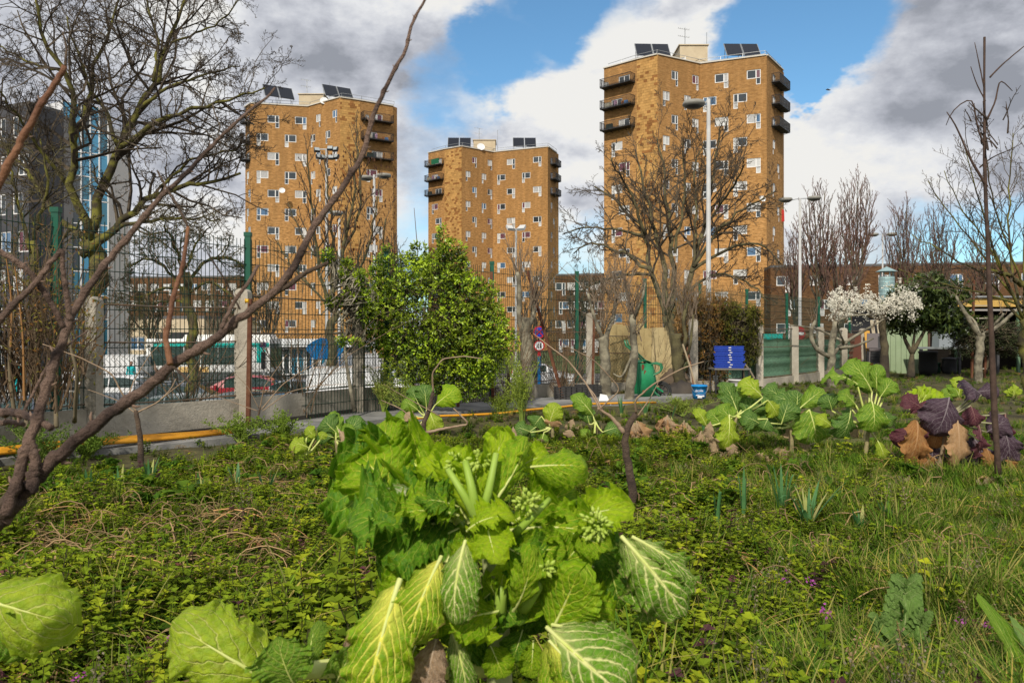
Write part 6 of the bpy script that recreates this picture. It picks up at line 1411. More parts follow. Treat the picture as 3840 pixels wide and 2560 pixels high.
# ---- the big flowering cabbage in the foreground
CD_ = 1.30
base = Vector((P(1880,2560,CD_).x, CD_+.02, 0)); cab = thing('flowering_cabbage', 'huge bolting cabbage with yellow veined ruffled leaves in the centre foreground', 'cabbage', tuple(base)); o = base
C0 = (1850, 2150)
b = MB(); path, _ = resample([Vector(base), P(1880,2700,CD_+.03), P(1870,2400,CD_+.05), P(1860,2150,CD_+.04), P(1840,2000,CD_+.03)], 12); b.tube(path-np.array(base), np.linspace(.028,.018,12), 10); b.build('stalk', m_stalk, cab, True)
fr = dict(ruffle=.16, frill=.085, lobes=.04, freq=2.4, nu=60, nv=36, cup=.25, q=.5)
big = dict(nu=56, nv=44, ruffle=.12, frill=.035, roll=.6, lobes=.05, freq=2.8, q=.5)
rows = [
 # back and top
 ('d',(1560,1850,.12),(1240,1790,.14),165,dict(fr, n=(.1,-1,.35), W=.55)),
 ('g',(1500,1800,.13),(1440,1570,.16),95,dict(fr, n=(-.2,-1,.1), ruffle=.13)),
 ('g',(1500,1900,.06),(1350,1700,.10),150,dict(fr, n=(.3,-1,.3))),
 ('w',(1610,1860,.0),(1330,1890,.03),85,dict(big, n=(0,-1,.6), ruffle=.07, lobes=.08)),
 ('g',(1720,1960,.04),(1450,1620,.18),90,dict(fr, n=(.2,-1,.2))),
 ('l',(1760,1960,.02),(1600,1690,.08),75,dict(fr, n=(.2,-1,.1), peak=1.9)),
 ('l',(1780,1960,.0),(1690,1670,.06),68,dict(fr, n=(0,-1,.1), peak=1.9)),
 ('l',(1790,1960,.0),(1790,1690,.04),62,dict(fr, n=(-.1,-1,.1), peak=2.0)),
 ('l',(1800,1960,.02),(1890,1600,.06),60,dict(fr, n=(.1,-1,.1), peak=2.1)),
 ('l',(1770,1940,.05),(1640,1800,.1),80,dict(fr, n=(.2,-1,.4))),
 ('g',(1810,1940,-.02),(1990,1640,.02),68,dict(big, n=(.45,-1,.0), fold=-.25, ruffle=.07, peak=1.3)),
 ('g',(1990,1750,.02),(2195,1745,.0),92,dict(big, n=(.1,-1,.5), peak=1.1, ruffle=.07)),
 ('l',(1930,1760,.06),(2060,1700,.06),60,dict(fr)),
 ('l',(2110,1950,.03),(2375,1900,.0),72,dict(fr, n=(-.1,-1,.5), peak=1.5)),
 ('l',(1980,1880,.08),(2080,1800,.06),60,dict(fr)),
 ('g',(1920,1960,.04),(2160,1830,.06),80,dict(fr, n=(-.2,-1,.5))),
 ('g',(1900,1990,.05),(2250,1990,.0),85,dict(fr, n=(0,-1,.7))),
 # left shelf of dark frills
 ('d',(1700,1920,.02),(1300,1960,-.02),120,dict(fr, n=(0,-.6,1), W=.4, ruffle=.13)),
 ('d',(1690,1950,.0),(1400,2060,-.04),120,dict(fr, n=(.1,-.9,.7), W=.5, ruffle=.14)),
 ('d',(1720,1980,.0),(1550,2080,-.05),110,dict(fr, n=(.1,-1,.6), W=.6, ruffle=.13)),
 ('g',(1720,1930,-.02),(1480,1920,-.06),80,dict(fr, n=(0,-.6,1), ruffle=.14)),
 ('d',(1720,1900,.0),(1560,1870,-.04),70,dict(fr, n=(0,-.8,.8), ruffle=.14)),
 ('d',(1650,2050,.05),(1420,2160,.02),100,dict(fr, n=(0,-1,.3))),
 # centre
 ('l',(1750,1990,-.06),(1920,1930,-.08),52,dict(fr, n=(0,-.7,.9))),
 ('g',(1790,2030,-.06),(1900,1900,-.06),55,dict(big, n=(.4,-1,.4))),
 ('l',(1830,1990,-.07),(1860,2105,-.12),70,dict(fr, n=(0,-1,.5), peak=1.1)),
 ('g',(1800,2030,-.05),(1700,2110,-.09),45,dict(fr)),
 ('d',(1900,2050,-.02),(2030,2130,-.06),90,dict(fr, n=(-.1,-1,.5))),
 ('g',(1930,2060,-.03),(2120,2060,-.05),70,dict(fr, n=(0,-1,.4))),
 ('g',(1925,2290,-.06),(2000,2075,-.10),70,dict(big, n=(.3,-1,.2), fold=.2)),
 ('l',(1880,2200,-.04),(1900,2110,-.07),30,dict(fr)),
 ('g',(1860,2230,-.03),(1830,2150,-.06),26,dict(fr)),
 ('d',(1860,2200,.0),(1750,2300,-.04),90,dict(fr, n=(0,-1,.2))),
 ('d',(1880,2250,.0),(1940,2340,-.04),80,dict(fr, n=(0,-1,.2))),
 ('g',(1870,2290,-.05),(1660,2340,-.09),58,dict(fr, n=(0,-1,.6), W=.38)),
 ('l',(1860,2350,-.05),(1770,2390,-.09),42,dict(fr, n=(0,-1,.5))),
 ('g',(1840,2420,-.02),(1890,2540,-.05),52,dict(fr)),('g',(1960,2300,.0),(2040,2240,-.03),50,dict(fr)),
 ('d',(1960,2360,.02),(1920,2480,.0),60,dict(fr)),('g',(2000,2400,.0),(1990,2540,-.02),45,dict(fr)),
 ('d',(1800,2300,.06),(1700,2450,.05),100,dict(fr)),('d',(1990,2200,.06),(2090,2330,.05),110,dict(fr)),
 # right wing
 ('d',(2150,2050,.04),(2330,2090,.0),80,dict(fr, n=(0,-.8,.8))),
 ('d',(2270,2060,.02),(2330,2290,.02),100,dict(big, n=(.1,-1,-.1), ruffle=.03)),
 ('d',(2180,2100,.08),(2420,2230,.06),110,dict(big, n=(0,-1,0))),
 ('v',(2330,2010,-.03),(2580,2310,-.06),128,dict(big, n=(-.1,-1,.4), peak=1.35, bend=.12, ruffle=.12)),
 ('g',(2150,2000,-.02),(2280,2060,-.06),60,dict(fr)),
 ('g',(2040,2180,.0),(2220,1990,-.03),60,dict(fr, n=(.2,-1,.3))),
 # lower left hanging yellow ribs
 ('y',(1500,2170,-.10),(1370,2660,-.16),140,dict(big, n=(-.05,-1,.35), peak=1.1, bend=.12, ruffle=.10)),
 ('y',(1655,2085,-.08),(1520,2400,-.14),112,dict(big, n=(.0,-1,.4), peak=1.15, bend=.13, ruffle=.12)),
 ('v',(1745,2025,-.09),(1700,2340,-.13),92,dict(big, n=(-.3,-1,.2), peak=1.15, bend=.12, ruffle=.06)),
 ('d',(1560,2100,.0),(1470,2190,-.03),90,dict(fr)),
 ('b',(1640,2380,-.06),(1590,2600,-.10),75,dict(big, n=(0,-1,.3), ruffle=.13, cup=.3)),
 ('v',(1700,2370,-.04),(1760,2640,-.06),60,dict(big, n=(.3,-1,.2), ruffle=.07)),
 ('g',(1560,2420,.03),(1500,2600,.02),70,dict(fr)),
 ('y',(1490,2180,-.04),(1480,2520,-.07),80,dict(big, n=(.6,-1,.2))),('g',(1620,2100,-.02),(1440,2290,-.08),70,dict(fr, n=(-.3,-1,.4))),
 ('v',(1700,2060,-.05),(1610,2270,-.09),60,dict(big, n=(-.6,-1,.3))),('g',(1660,2200,-.04),(1640,2390,-.08),60,dict(fr, n=(0,-1,.2))),
 ('v',(2350,2030,-.01),(2470,2330,-.02),80,dict(big, n=(.6,-1,.1))),('v',(2370,2010,-.04),(2620,2180,-.05),60,dict(big, n=(0,-.7,.8))),
 ('y',(2060,2400,-.1),(2230,2620,-.13),90,dict(big, n=(.3,-1,.3))),('v',(2070,2340,-.06),(2370,2440,-.10),90,dict(big, n=(-.1,-.8,.8))),
 # lower right big leaves
 ('g',(2060,2380,-.05),(2160,2160,-.10),122,dict(big, n=(-.25,-1,.3), peak=1.0, bend=-.08, cup=.35, ruffle=.04, W=.5)),
 ('v',(2050,2350,-.08),(2330,2600,-.16),165,dict(big, n=(-.15,-1,.35), peak=1.25, bend=.10, ruffle=.12, W=.55)),
 ('y',(2060,2400,-.06),(2120,2680,-.10),85,dict(big, n=(.2,-1,.2), ruffle=.05)),
 ('g',(2080,2250,.02),(2300,2330,.0),90,dict(fr)),
 # lower stalk leaves at the left
 ('Y',(1080,2590,-.06),(640,2330,-.08),170,dict(big, n=(0,-1,.5), peak=1.2, ruffle=.08, W=.34, lobes=.10)),
 ('k',(1100,2560,-.08),(1040,2400,-.10),95,dict(fr, n=(0,-1,.4), ruffle=.08, lobes=.12)),
 ('k',(1160,2500,-.04),(1185,2325,-.02),46,dict(big, n=(-.5,-1,.1), ruffle=.04)),
 ('k',(1260,2560,-.03),(1330,2420,-.06),50,dict(fr)),
 ('b',(1290,2480,-.02),(1350,2370,-.03),40,dict(big, cup=.4)),
]
plant_leaves(cab, o, CD_, rows, 5)
# filler leaves deeper in the head
rng = np.random.default_rng(17)
for i in range(34):
    a = rng.uniform(0, 2*PI); r = rng.uniform(30, 190); bx, by = 1850+r*.5*math.cos(a)*1.5, 2120+r*.5*math.sin(a); tx, ty = 1850+(r+rng.uniform(60,120))*math.cos(a)*1.35, 2120+(r+rng.uniform(60,120))*math.sin(a)
    plant_leaves(cab, o, CD_, [(rng.choice(['d','d','g','K']), (bx,by,.05+rng.uniform(0,.08)), (tx,ty,.06+rng.uniform(-.02,.1)), rng.uniform(45,75), dict(fr, nu=26, nv=20, n=(rng.uniform(-.5,.5),-1,rng.uniform(-.3,.7))))], 100+i)
b = MB(); path, _ = resample([P(1300,2500,CD_-.02), P(1160,2510,CD_-.06), P(940,2545,CD_-.06), P(700,2485,CD_-.07)], 10); b.tube(path-np.array(base), np.linspace(.017,.006,10), 8); b.tube(resample([P(1300,2500,CD_-.02), P(1500,2520,CD_+.05), P(1850,2500,CD_+.05)], 6)[0]-np.array(base), .017, 8); b.build('side_stalk', m_rib, cab, True)
for (x0,y0,x1,y1,r) in ((1790,1960,1745,1730,.009),(1800,1960,1860,1700,.008),(1930,2000,2060,1870,.007),(1960,2280,2060,2120,.012),(2080,2220,2190,2080,.011),(1790,1950,1680,1760,.008),(1870,2300,1880,2150,.012)):
    b = MB(); path, _ = resample([P(x0,y0,CD_-.03), P((x0+x1)/2+6,(y0+y1)/2,CD_-.05), P(x1,y1,CD_-.02)], 7); b.tube(path-np.array(base), np.linspace(r,r*.6,7), 8); b.build('flower_stem', mat('flower_stem_green', (.30,.46,.05), .5, (.40,.55,.10), 12, trans=.2), cab, True)
def buds(px, py, d, n, R, seed):
    rr = random.Random(seed); b = MB(); c = P(px, py, d)-base
    for i in range(n):
        u = Vector((rr.gauss(0,1), rr.gauss(0,.6)-.3, rr.gauss(0,1))).normalized()*R*rr.uniform(.4,1); a = rr.uniform(.0022,.0036)
        M = Matrix.Translation(c+u) @ u.to_track_quat('Z','Y').to_matrix().to_4x4(); b.lathe([(0,-a*1.6),(a*.8,-a),(a,0),(a*.7,a*1.1),(0,a*1.7)], n=6, M=M)
    b.build('bud_cluster', mat('bud_green', (.38,.52,.06), .5, (.50,.62,.12), 30, trans=.2), cab, True)
buds(1975,1885,CD_-.06,60,.022,1); buds(2235,1965,CD_-.05,70,.026,2); buds(1800,1720,CD_+.0,30,.022,3); buds(1705,1735,CD_+.02,24,.022,4); buds(2050,2130,CD_-.08,18,.015,5)
# left edge leaf of a neighbouring plant
bs = Vector((P(-200,2500,1.35).x, 1.35, 0)); T = thing('cabbage_plant', 'cabbage leaf hanging into the frame at the lower left corner', 'cabbage', tuple(bs))
plant_leaves(T, bs, 1.35, [('Y',(-120,2230,0),(235,2330,-.03),150,dict(big, n=(0,-1,.5), W=.42, ruffle=.07, lobes=.09, peak=1.3)),('k',(-60,2250,.02),(130,2440,.0),80,dict(fr, n=(.2,-1,.1)))], 3)
b = MB(); b.tube([Vector((0,0,0)), P(-150,2350,1.35)-bs, P(-120,2230,1.35)-bs], .014, 8); b.build('stalk', m_stalk, T, True)

# ---- grape vine in the left foreground
m_vine = mat('vine_bark', (.06,.038,.03), .8, (.26,.17,.125), 14, 1, 110, stops=(.35,.6)); m_vred = mat('vine_red_shoot', (.13,.055,.03), .6, (.26,.12,.055), 10, .5, 60); m_vdk = mat('vine_old_bark', (.05,.035,.028), .95, (.13,.09,.06), 8, 1, 50)
base = Vector((P(-260,2200,1.15).x, 1.12, 0)); vin = thing('grape_vine', 'bare grape vine with knotty reddish canes crossing the left foreground', 'grape vine', tuple(base))
def cane(name, pts, r0, r1, m, d0=1.15, d1=None, knots=True, seed=0, K=None, thing_=None, bb=None):
    tb_ = thing_ or vin; b0 = bb if bb is not None else base; d1 = d1 or d0; n = len(pts); rr = random.Random(seed)
    Q = [P(px, py, d0+(d1-d0)*i/(n-1))-b0 for i, (px, py) in enumerate(pts)]
    K = K or max(10, n*6); path, ln = resample(Q, K); rad = np.linspace(r0, r1, K)*.88
    path = path+np.array([[rr.gauss(0,1) for _ in range(3)] for _ in range(K)])*rad[:,None]*.14
    if knots:
        sp = max(.045, r0*5); nk = max(1, int(ln/sp))
        for i in range(1, nk):
            c_ = int(i/nk*(K-1)); rad[c_] *= rr.uniform(1.12,1.32)
    b = MB(); b.tube(path, rad, 10); o_ = b.build(name, m, tb_, True)
    if knots:
        for i in range(1, nk):
            c_ = int(i/nk*(K-1)); s_ = 1 if i % 2 else -1; T_ = path[min(c_+1,K-1)]-path[c_-1]; T_ /= np.linalg.norm(T_)+1e-9; nrm = np.array([-T_[2],rr.uniform(-.4,.4),T_[0]])*s_
            g = MB(); r_ = rad[c_]; p0 = path[c_]+nrm*r_*.5; g.tube([p0, p0+nrm*r_*.9+T_*r_*.5, p0+nrm*r_*1.3+T_*r_*1.0], [r_*.26, r_*.22, r_*.10], 6); link('bud', g.mesh('bud', mat('vine_bud', (.20,.13,.09), .8), True), o_)
    return o_
cane('trunk', [(-260,2560),(-200,2250),(-100,2020),(0,1930),(70,1870)], 0.0294, 0.0185, m_vdk, knots=False, seed=1)
cane('cane', [(0,1960),(70,1870),(180,1740),(300,1640),(440,1530),(580,1430),(650,1365),(800,1275),(920,1180),(1010,1112)], 0.0122, 0.0066, m_vine, 1.15, 1.2, seed=2)
cane('cane', [(1010,1112),(1100,1010),(1170,860),(1260,740),(1360,590),(1400,430),(1480,260),(1520,195),(1540,100),(1570,40),(1610,-30)], 0.0071, 0.0022, m_vine, 1.2, 1.28, seed=3)
cane('cane', [(20,1930),(70,1780),(120,1620),(140,1560),(190,1400),(230,1290),(270,1180),(330,1080),(400,980),(470,900),(600,740),(700,650),(840,500),(930,420),(1010,360),(1030,330)], 0.0097, 0.0020, m_vine, 1.13, 1.3, seed=4)
cane('shoot', [(-40,760),(30,620),(60,560),(150,400),(245,250)], 0.0063, 0.0044, m_vred, 1.1, 1.12, seed=5)
cane('shoot', [(245,250),(250,180),(235,120)], 0.0025, 0.0013, m_vdk, 1.12, 1.12, False, seed=6)
cane('shoot', [(-40,1250),(50,1140),(120,1080),(180,1000),(230,935)], 0.0057, 0.0040, m_vine, 1.1, 1.12, seed=7)
cane('shoot', [(-40,920),(60,980),(110,1020),(170,1100),(215,1180),(240,1230)], 0.0044, 0.0049, m_vine, 1.1, 1.14, seed=8)
cane('shoot', [(232,935),(240,1050),(255,1130),(262,1200)], 0.0034, 0.0046, m_vine, 1.12, 1.13, seed=9)
cane('shoot', [(640,1365),(620,1270),(650,1110),(690,980),(705,850)], 0.0052, 0.0029, m_vred, 1.16, 1.2, seed=10)
cane('shoot', [(705,850),(660,760),(620,700),(590,640)], 0.0027, 0.0017, m_vdk, 1.2, 1.22, seed=11)
cane('shoot', [(830,1230),(870,1140),(930,1060),(968,995)], 0.0038, 0.0029, m_vine, 1.17, 1.2, seed=12)
cane('shoot', [(1005,1112),(1080,1070),(1150,1020),(1232,985)], 0.0057, 0.0032, m_vdk, 1.2, 1.22, False, seed=13)
cane('shoot', [(650,1375),(690,1410),(715,1440)], 0.0024, 0.0020, m_vdk, 1.16, 1.16, False, seed=14)
cane('shoot', [(-40,1545),(60,1545),(130,1570),(190,1600)], 0.0076, 0.0059, m_vine, 1.25, 1.15, seed=15)
cane('shoot', [(-40,1600),(30,1580),(90,1590)], 0.0059, 0.0042, m_vine, 1.3, 1.25, seed=16)
cane('shoot', [(120,1840),(130,1740),(120,1650)], 0.0101, 0.0067, m_vine, 1.14, 1.15, seed=17)
cane('shoot', [(780,950),(850,1060),(900,1160)], 0.0015, 0.0018, m_vdk, 1.3, 1.3, False, seed=18)
cane('shoot', [(60,1600),(120,1480),(200,1330),(330,1240)], 0.0029, 0.0018, m_vine, 1.3, 1.35, seed=19)
# mid-ground vine stumps with pale canes
def vine_plant(label, px, py, trunk, canes, seed, r=.028):
    d = gd(py); bs = Vector((P(px,py,d).x, d, 0)); T = thing('vine_stump', label, 'grape vine', tuple(bs))
    cane('trunk', trunk, r, r*.65, m_vdk, d, d, False, seed, 14, T, bs)
    for i, (pts, r0) in enumerate(canes): cane('cane', pts, r0, r0*.4, mat('pale_cane', (.25,.17,.11), .8, (.36,.26,.17), 8, .4, 40), d, d+.2*(i % 3-1), False, seed+i+1, None, T, bs)
vine_plant('gnarled vine stump in front of the concrete wall at left', 527, 1790, [(527,1795),(530,1700),(520,1600),(512,1540)], [([(515,1545),(460,1480),(420,1400),(300,1340),(160,1290)],.009),([(515,1545),(590,1510),(640,1460),(660,1420)],.009),([(480,1490),(500,1430),(560,1330),(640,1250)],.006),([(600,1500),(700,1420),(760,1330)],.006),([(512,1550),(440,1500),(330,1460)],.006)], 201, .032)
vine_plant('thin dark vine stump with canes fanning up by the third wall bay', 965, 1640, [(958,1640),(962,1590),(975,1530)], [([(975,1530),(990,1450),(1040,1380),(1075,1330)],.008),([(980,1535),(1060,1440),(1150,1380),(1210,1345)],.009),([(985,1540),(1080,1470),(1180,1445),(1300,1440)],.007),([(970,1530),(930,1450),(880,1400)],.006),([(965,1540),(880,1510),(800,1480)],.006)], 211, .02)
vine_plant('bent vine stump behind the cabbage, leaning left with raised canes', 1600, 1760, [(1600,1765),(1600,1680),(1580,1600),(1610,1540),(1625,1470)], [([(1625,1470),(1620,1400),(1660,1345),(1740,1335),(1810,1345)],.010),([(1600,1620),(1700,1600),(1760,1590),(1700,1530)],.016),([(1590,1600),(1500,1530),(1430,1500)],.008),([(1650,1560),(1560,1510),(1470,1460),(1440,1440)],.006)], 221, .03)
vine_plant('lichen spotted vine stump right of the cabbage with long canes reaching to the wheelbarrow', 2372, 1905, [(2372,1910),(2375,1820),(2340,1680),(2350,1600),(2385,1550)], [([(2385,1550),(2380,1500),(2450,1440),(2560,1380),(2640,1355)],.009),([(2340,1620),(2290,1560),(2240,1530)],.02),([(2250,1535),(2200,1440),(2130,1350),(2050,1290),(2000,1250)],.008),([(2240,1540),(2330,1460),(2230,1350),(2110,1290)],.006),([(2390,1560),(2440,1490),(2470,1430)],.006),([(2260,1540),(2230,1480),(2190,1430)],.007)], 231, .036)

# ---- cabbages and kales of the middle ground
def kale(name, label, px, py, stalk, rows, seed, mats_=m_stalkw, dd=None, cat='kale'):
    d = dd or gd(py); bs = Vector((P(px,py,d).x, d, 0)); T = thing(name, label, cat, tuple(bs))
    pts = [P(x, y, d)-bs for x, y in stalk]; pts[0].z = -.03; path, _ = resample(pts, 10); b = MB(); b.tube(path, np.linspace(.024,.016,10)*(d/8)**.3, 8); b.build('stalk', mats_, T, True)
    top = P(stalk[-1][0], stalk[-1][1], d)
    rs = []
    for r_ in rows:
        kw = dict(nu=26, nv=18, roll=.35, frill=.03, ruffle=.12, lobes=.03, freq=2.4); kw.update(r_[4] if len(r_) > 4 else {}); r2 = (r_[0], r_[1], r_[2], r_[3], kw)
        rs.append(r2); B = P(r_[1][0], r_[1][1], d+(r_[1][2] if len(r_[1]) > 2 else 0))
        if r_[0] in 'kKYpPgdl' and (B-top).length > .06:
            b = MB(); m_ = (B+top)/2+Vector((0,0,-.02)); path, _ = resample([top-bs, m_-bs, B-bs], 6); b.tube(path, np.linspace(.012,.007,6), 6); b.build('petiole', m_rib if r_[0] not in 'pP' else mat('purple_rib', (.30,.28,.16), .6), T, True)
    plant_leaves(T, bs, d, rs, seed); return T
U = dict(n=(0,-1,.35))
kale('kale_plant', 'tall kale with big round veined leaf, second from the purple kale', 2968, 1712, [(2968,1720),(2970,1650),(2965,1600)],
 [('k',(3035,1535,-.05),(3065,1665,-.1),78,dict(U, peak=.95, W=.62)),('K',(3000,1540,.1),(2900,1480,.1),55,{}),('K',(2985,1540,.1),(2990,1460,.15),55,{}),('k',(3000,1530,.05),(3090,1455,.05),40,{}),('K',(2900,1560,0),(2830,1520,-.05),50,{}),('k',(2880,1600,-.1),(2790,1560,-.15),48,dict(n=(0,-.8,.7))),('K',(2940,1500,.15),(2870,1450,.15),45,{}),('t',(2960,1690,-.1),(2900,1720,-.15),28,dict(cup=.4,ruffle=.15)),('t',(2975,1660,.1),(2930,1580,.1),34,dict(cup=.4,ruffle=.15)),('t',(3000,1650,.1),(3030,1690,.05),22,dict(cup=.4,ruffle=.15)),('K',(2950,1560,.1),(2890,1600,.05),48,{})], 301)
kale('kale_plant', 'tallest green kale with upright top leaf and bright leaf facing the camera', 3240, 1750, [(3240,1760),(3248,1680),(3258,1600)],
 [('k',(3270,1505,-.12),(3275,1620,-.16),60,dict(n=(0,-1,.2), peak=1.0, W=.55)),('K',(3310,1540,-.05),(3345,1600,-.08),46,dict(W=.6)),('K',(3190,1530,-.05),(3150,1645,-.05),50,dict(n=(.3,-1,.1))),('k',(3210,1520,-.08),(3160,1470,-.12),44,dict(n=(0,-.8,.7),W=.5)),('k',(3270,1470,0),(3185,1350,0),62,dict(n=(.3,-1,.1), peak=1.3, W=.36)),('k',(3215,1440,-.03),(3085,1415,-.05),34,dict(n=(0,-.5,1))),('k',(3300,1490,0),(3345,1420,0),40,dict(n=(-.2,-1,.3))),('k',(3290,1470,.05),(3285,1365,.05),34,dict(n=(-.6,-1,.1))),('K',(3260,1480,.08),(3240,1400,.1),45,{}),('Y',(3290,1650,0),(3320,1730,-.02),26,dict(ruffle=.1)),('K',(3120,1540,.05),(3100,1480,.05),45,{}),('Y',(3120,1600,0),(3060,1560,0),30,{}),('k',(3330,1460,.1),(3370,1440,.1),26,{}),('t',(3220,1640,.1),(3190,1600,.1),30,dict(cup=.3))], 302)
kale('kale_plant', 'yellowing kale with pale leaf hanging down in front, right of the blue tub', 2735, 1725, [(2735,1730),(2750,1640),(2760,1560)],
 [('Y',(2735,1555,-.1),(2725,1685,-.14),42,dict(n=(.1,-1,.1), peak=1.1)),('K',(2850,1590,-.06),(2790,1560,-.1),52,dict(n=(0,-1,.5),W=.6)),('K',(2880,1570,-.08),(2860,1610,-.1),50,dict(W=.8)),('Y',(2860,1490,.02),(2780,1425,.04),44,dict(n=(.2,-1,.4),W=.42)),('K',(2770,1560,.1),(2715,1430,.12),42,dict(n=(.2,-1,.2),ruffle=.1)),('k',(2760,1600,.0),(2700,1520,.0),44,dict(ruffle=.1)),('K',(2800,1580,.1),(2820,1490,.1),56,{}),('K',(2830,1560,.15),(2880,1490,.15),48,{}),('k',(2710,1600,.0),(2660,1540,.0),40,dict(ruffle=.1)),('Y',(2650,1600,-.05),(2610,1530,-.05),24,{}),('t',(2665,1580,-.05),(2650,1640,-.05),20,dict(cup=.4)),('t',(2740,1650,-.1),(2740,1710,-.12),26,dict(cup=.4,ruffle=.15)),('t',(2700,1640,.05),(2660,1690,0),22,dict(cup=.4)),('K',(2930,1590,.1),(2960,1500,.1),55,{}),('k',(2790,1520,.2),(2760,1450,.2),40,{}),('Y',(2880,1500,.1),(2920,1560,.1),36,{})], 303)
kale('kale_plant', 'kale with one upright crinkled leaf left of the knobbly fruit tree', 2235, 1640, [(2235,1650),(2235,1610),(2232,1580)],
 [('k',(2225,1560,0),(2150,1478,0),36,dict(n=(.3,-1,.2), peak=1.2)),('K',(2210,1590,0),(2195,1530,0),34,{}),('K',(2230,1640,-.2),(2300,1690,-.2),42,dict(n=(0,-.6,1))),('k',(2225,1670,-.2),(2180,1610,-.2),24,{}),('K',(2260,1620,-.1),(2330,1600,-.1),36,{}),('t',(2180,1590,0),(2160,1650,0),22,dict(cup=.4)),('t',(2150,1570,0),(2130,1620,0),20,dict(cup=.4))], 304)
kale('kale_plant', 'cabbage with two broad pale veined leaves under the evergreen bush', 1600, 1640, [(1600,1650),(1600,1600),(1600,1560)],
 [('K',(1600,1530,0),(1590,1440,0),40,dict(n=(.1,-1,.3))),('g',(1630,1520,0),(1715,1455,-.05),48,dict(n=(-.1,-1,.5), peak=1.3)),('Y',(1610,1540,-.05),(1640,1620,-.1),36,dict(n=(0,-1,.4))),('k',(1570,1540,0),(1510,1500,0),34,{}),('k',(1560,1560,0),(1500,1580,-.05),34,{}),('K',(1590,1550,.1),(1540,1450,.1),38,{}),('k',(1560,1600,-.05),(1480,1560,-.1),40,{}),('t',(1560,1580,-.1),(1520,1550,-.1),24,{})], 305)
kale('kale_plant', 'leafy green cabbage with tan dead leaf left of the big cabbage', 1270, 1720, [(1270,1725),(1265,1680),(1260,1650)],
 [('K',(1260,1620,0),(1210,1570,0),50,dict(ruffle=.1)),('k',(1260,1640,0),(1330,1610,0),44,dict(ruffle=.1)),('K',(1250,1640,0),(1190,1620,0),40,dict(ruffle=.1)),('k',(1280,1650,0),(1240,1540,.1),36,{}),('t',(1270,1610,-.1),(1330,1700,-.15),22,dict(cup=.5,ruffle=.15)),('K',(1300,1650,.1),(1350,1560,.1),40,{}),('K',(1290,1690,-.05),(1350,1660,-.1),36,{})], 306)
kale('kale_plant', 'small bright yellow cabbage leaves lying left of the dead tan leaf', 1130, 1740, [(1130,1745),(1130,1730),(1132,1720)],
 [('Y',(1160,1680,-.05),(1090,1660,-.1),42,dict(n=(0,-.8,.8),W=.55)),('Y',(1150,1700,-.05),(1110,1720,-.1),26,{}),('Y',(1180,1640,0),(1150,1600,0),24,{}),('Y',(1200,1650,0),(1215,1620,0),20,{}),('Y',(1150,1640,0),(1180,1620,0),18,{})], 307)
kale('kale_plant', 'withered pale cabbage leaves left of the upright crinkled kale', 2075, 1660, [(2075,1665),(2072,1620),(2070,1600)],
 [('Y',(2060,1590,-.05),(2085,1510,-.05),40,dict(n=(0,-1,.4),peak=1.0)),('O',(2080,1560,-.05),(2070,1600,-.05),34,{}),('K',(2030,1560,0),(2000,1600,0),44,{}),('k',(2040,1620,-.1),(2030,1690,-.1),28,{}),('t',(1925,1600,-.1),(1920,1660,-.12),18,dict(cup=.4)),('t',(2140,1610,-.1),(2130,1640,-.1),24,dict(cup=.4)),('K',(2010,1600,0),(1960,1640,0),40,{}),('K',(1990,1620,-.1),(1930,1600,-.1),36,{}),('t',(2060,1690,-.1),(2090,1720,-.1),22,dict(cup=.4))], 308)
for j, (px, py, lb) in enumerate(((2505,1640,'clump of tan dead leaves drooping left of the yellowing kale'),(2575,1660,'larger tan dead leaf clump nearest the yellowing kale'),(2380,1660,'small dead brown leaf clump beside the lichen spotted stump'),(2640,1690,'dead pale leaves at the foot of the yellowing kale'))):
    rr = random.Random(j+40); rows_ = []
    for i in range(7): a = rr.uniform(-40,40); rows_.append((rr.choice('tOt'), (px+a*.3, py-70+rr.uniform(-15,15)), (px+a*1.2, py-5-rr.uniform(0,25)), rr.uniform(16,26), dict(cup=.5, ruffle=.16, n=(rr.uniform(-.5,.5),-1,.1), nu=16, nv=12)))
    kale('dead_plant', lb, px, py, [(px,py),(px,py-40),(px,py-75)], rows_, 400+j, cat='withered plant')
m_pst = mat('purple_stalk', (.20,.15,.10), .85, (.30,.22,.13), 12, .4, 40)
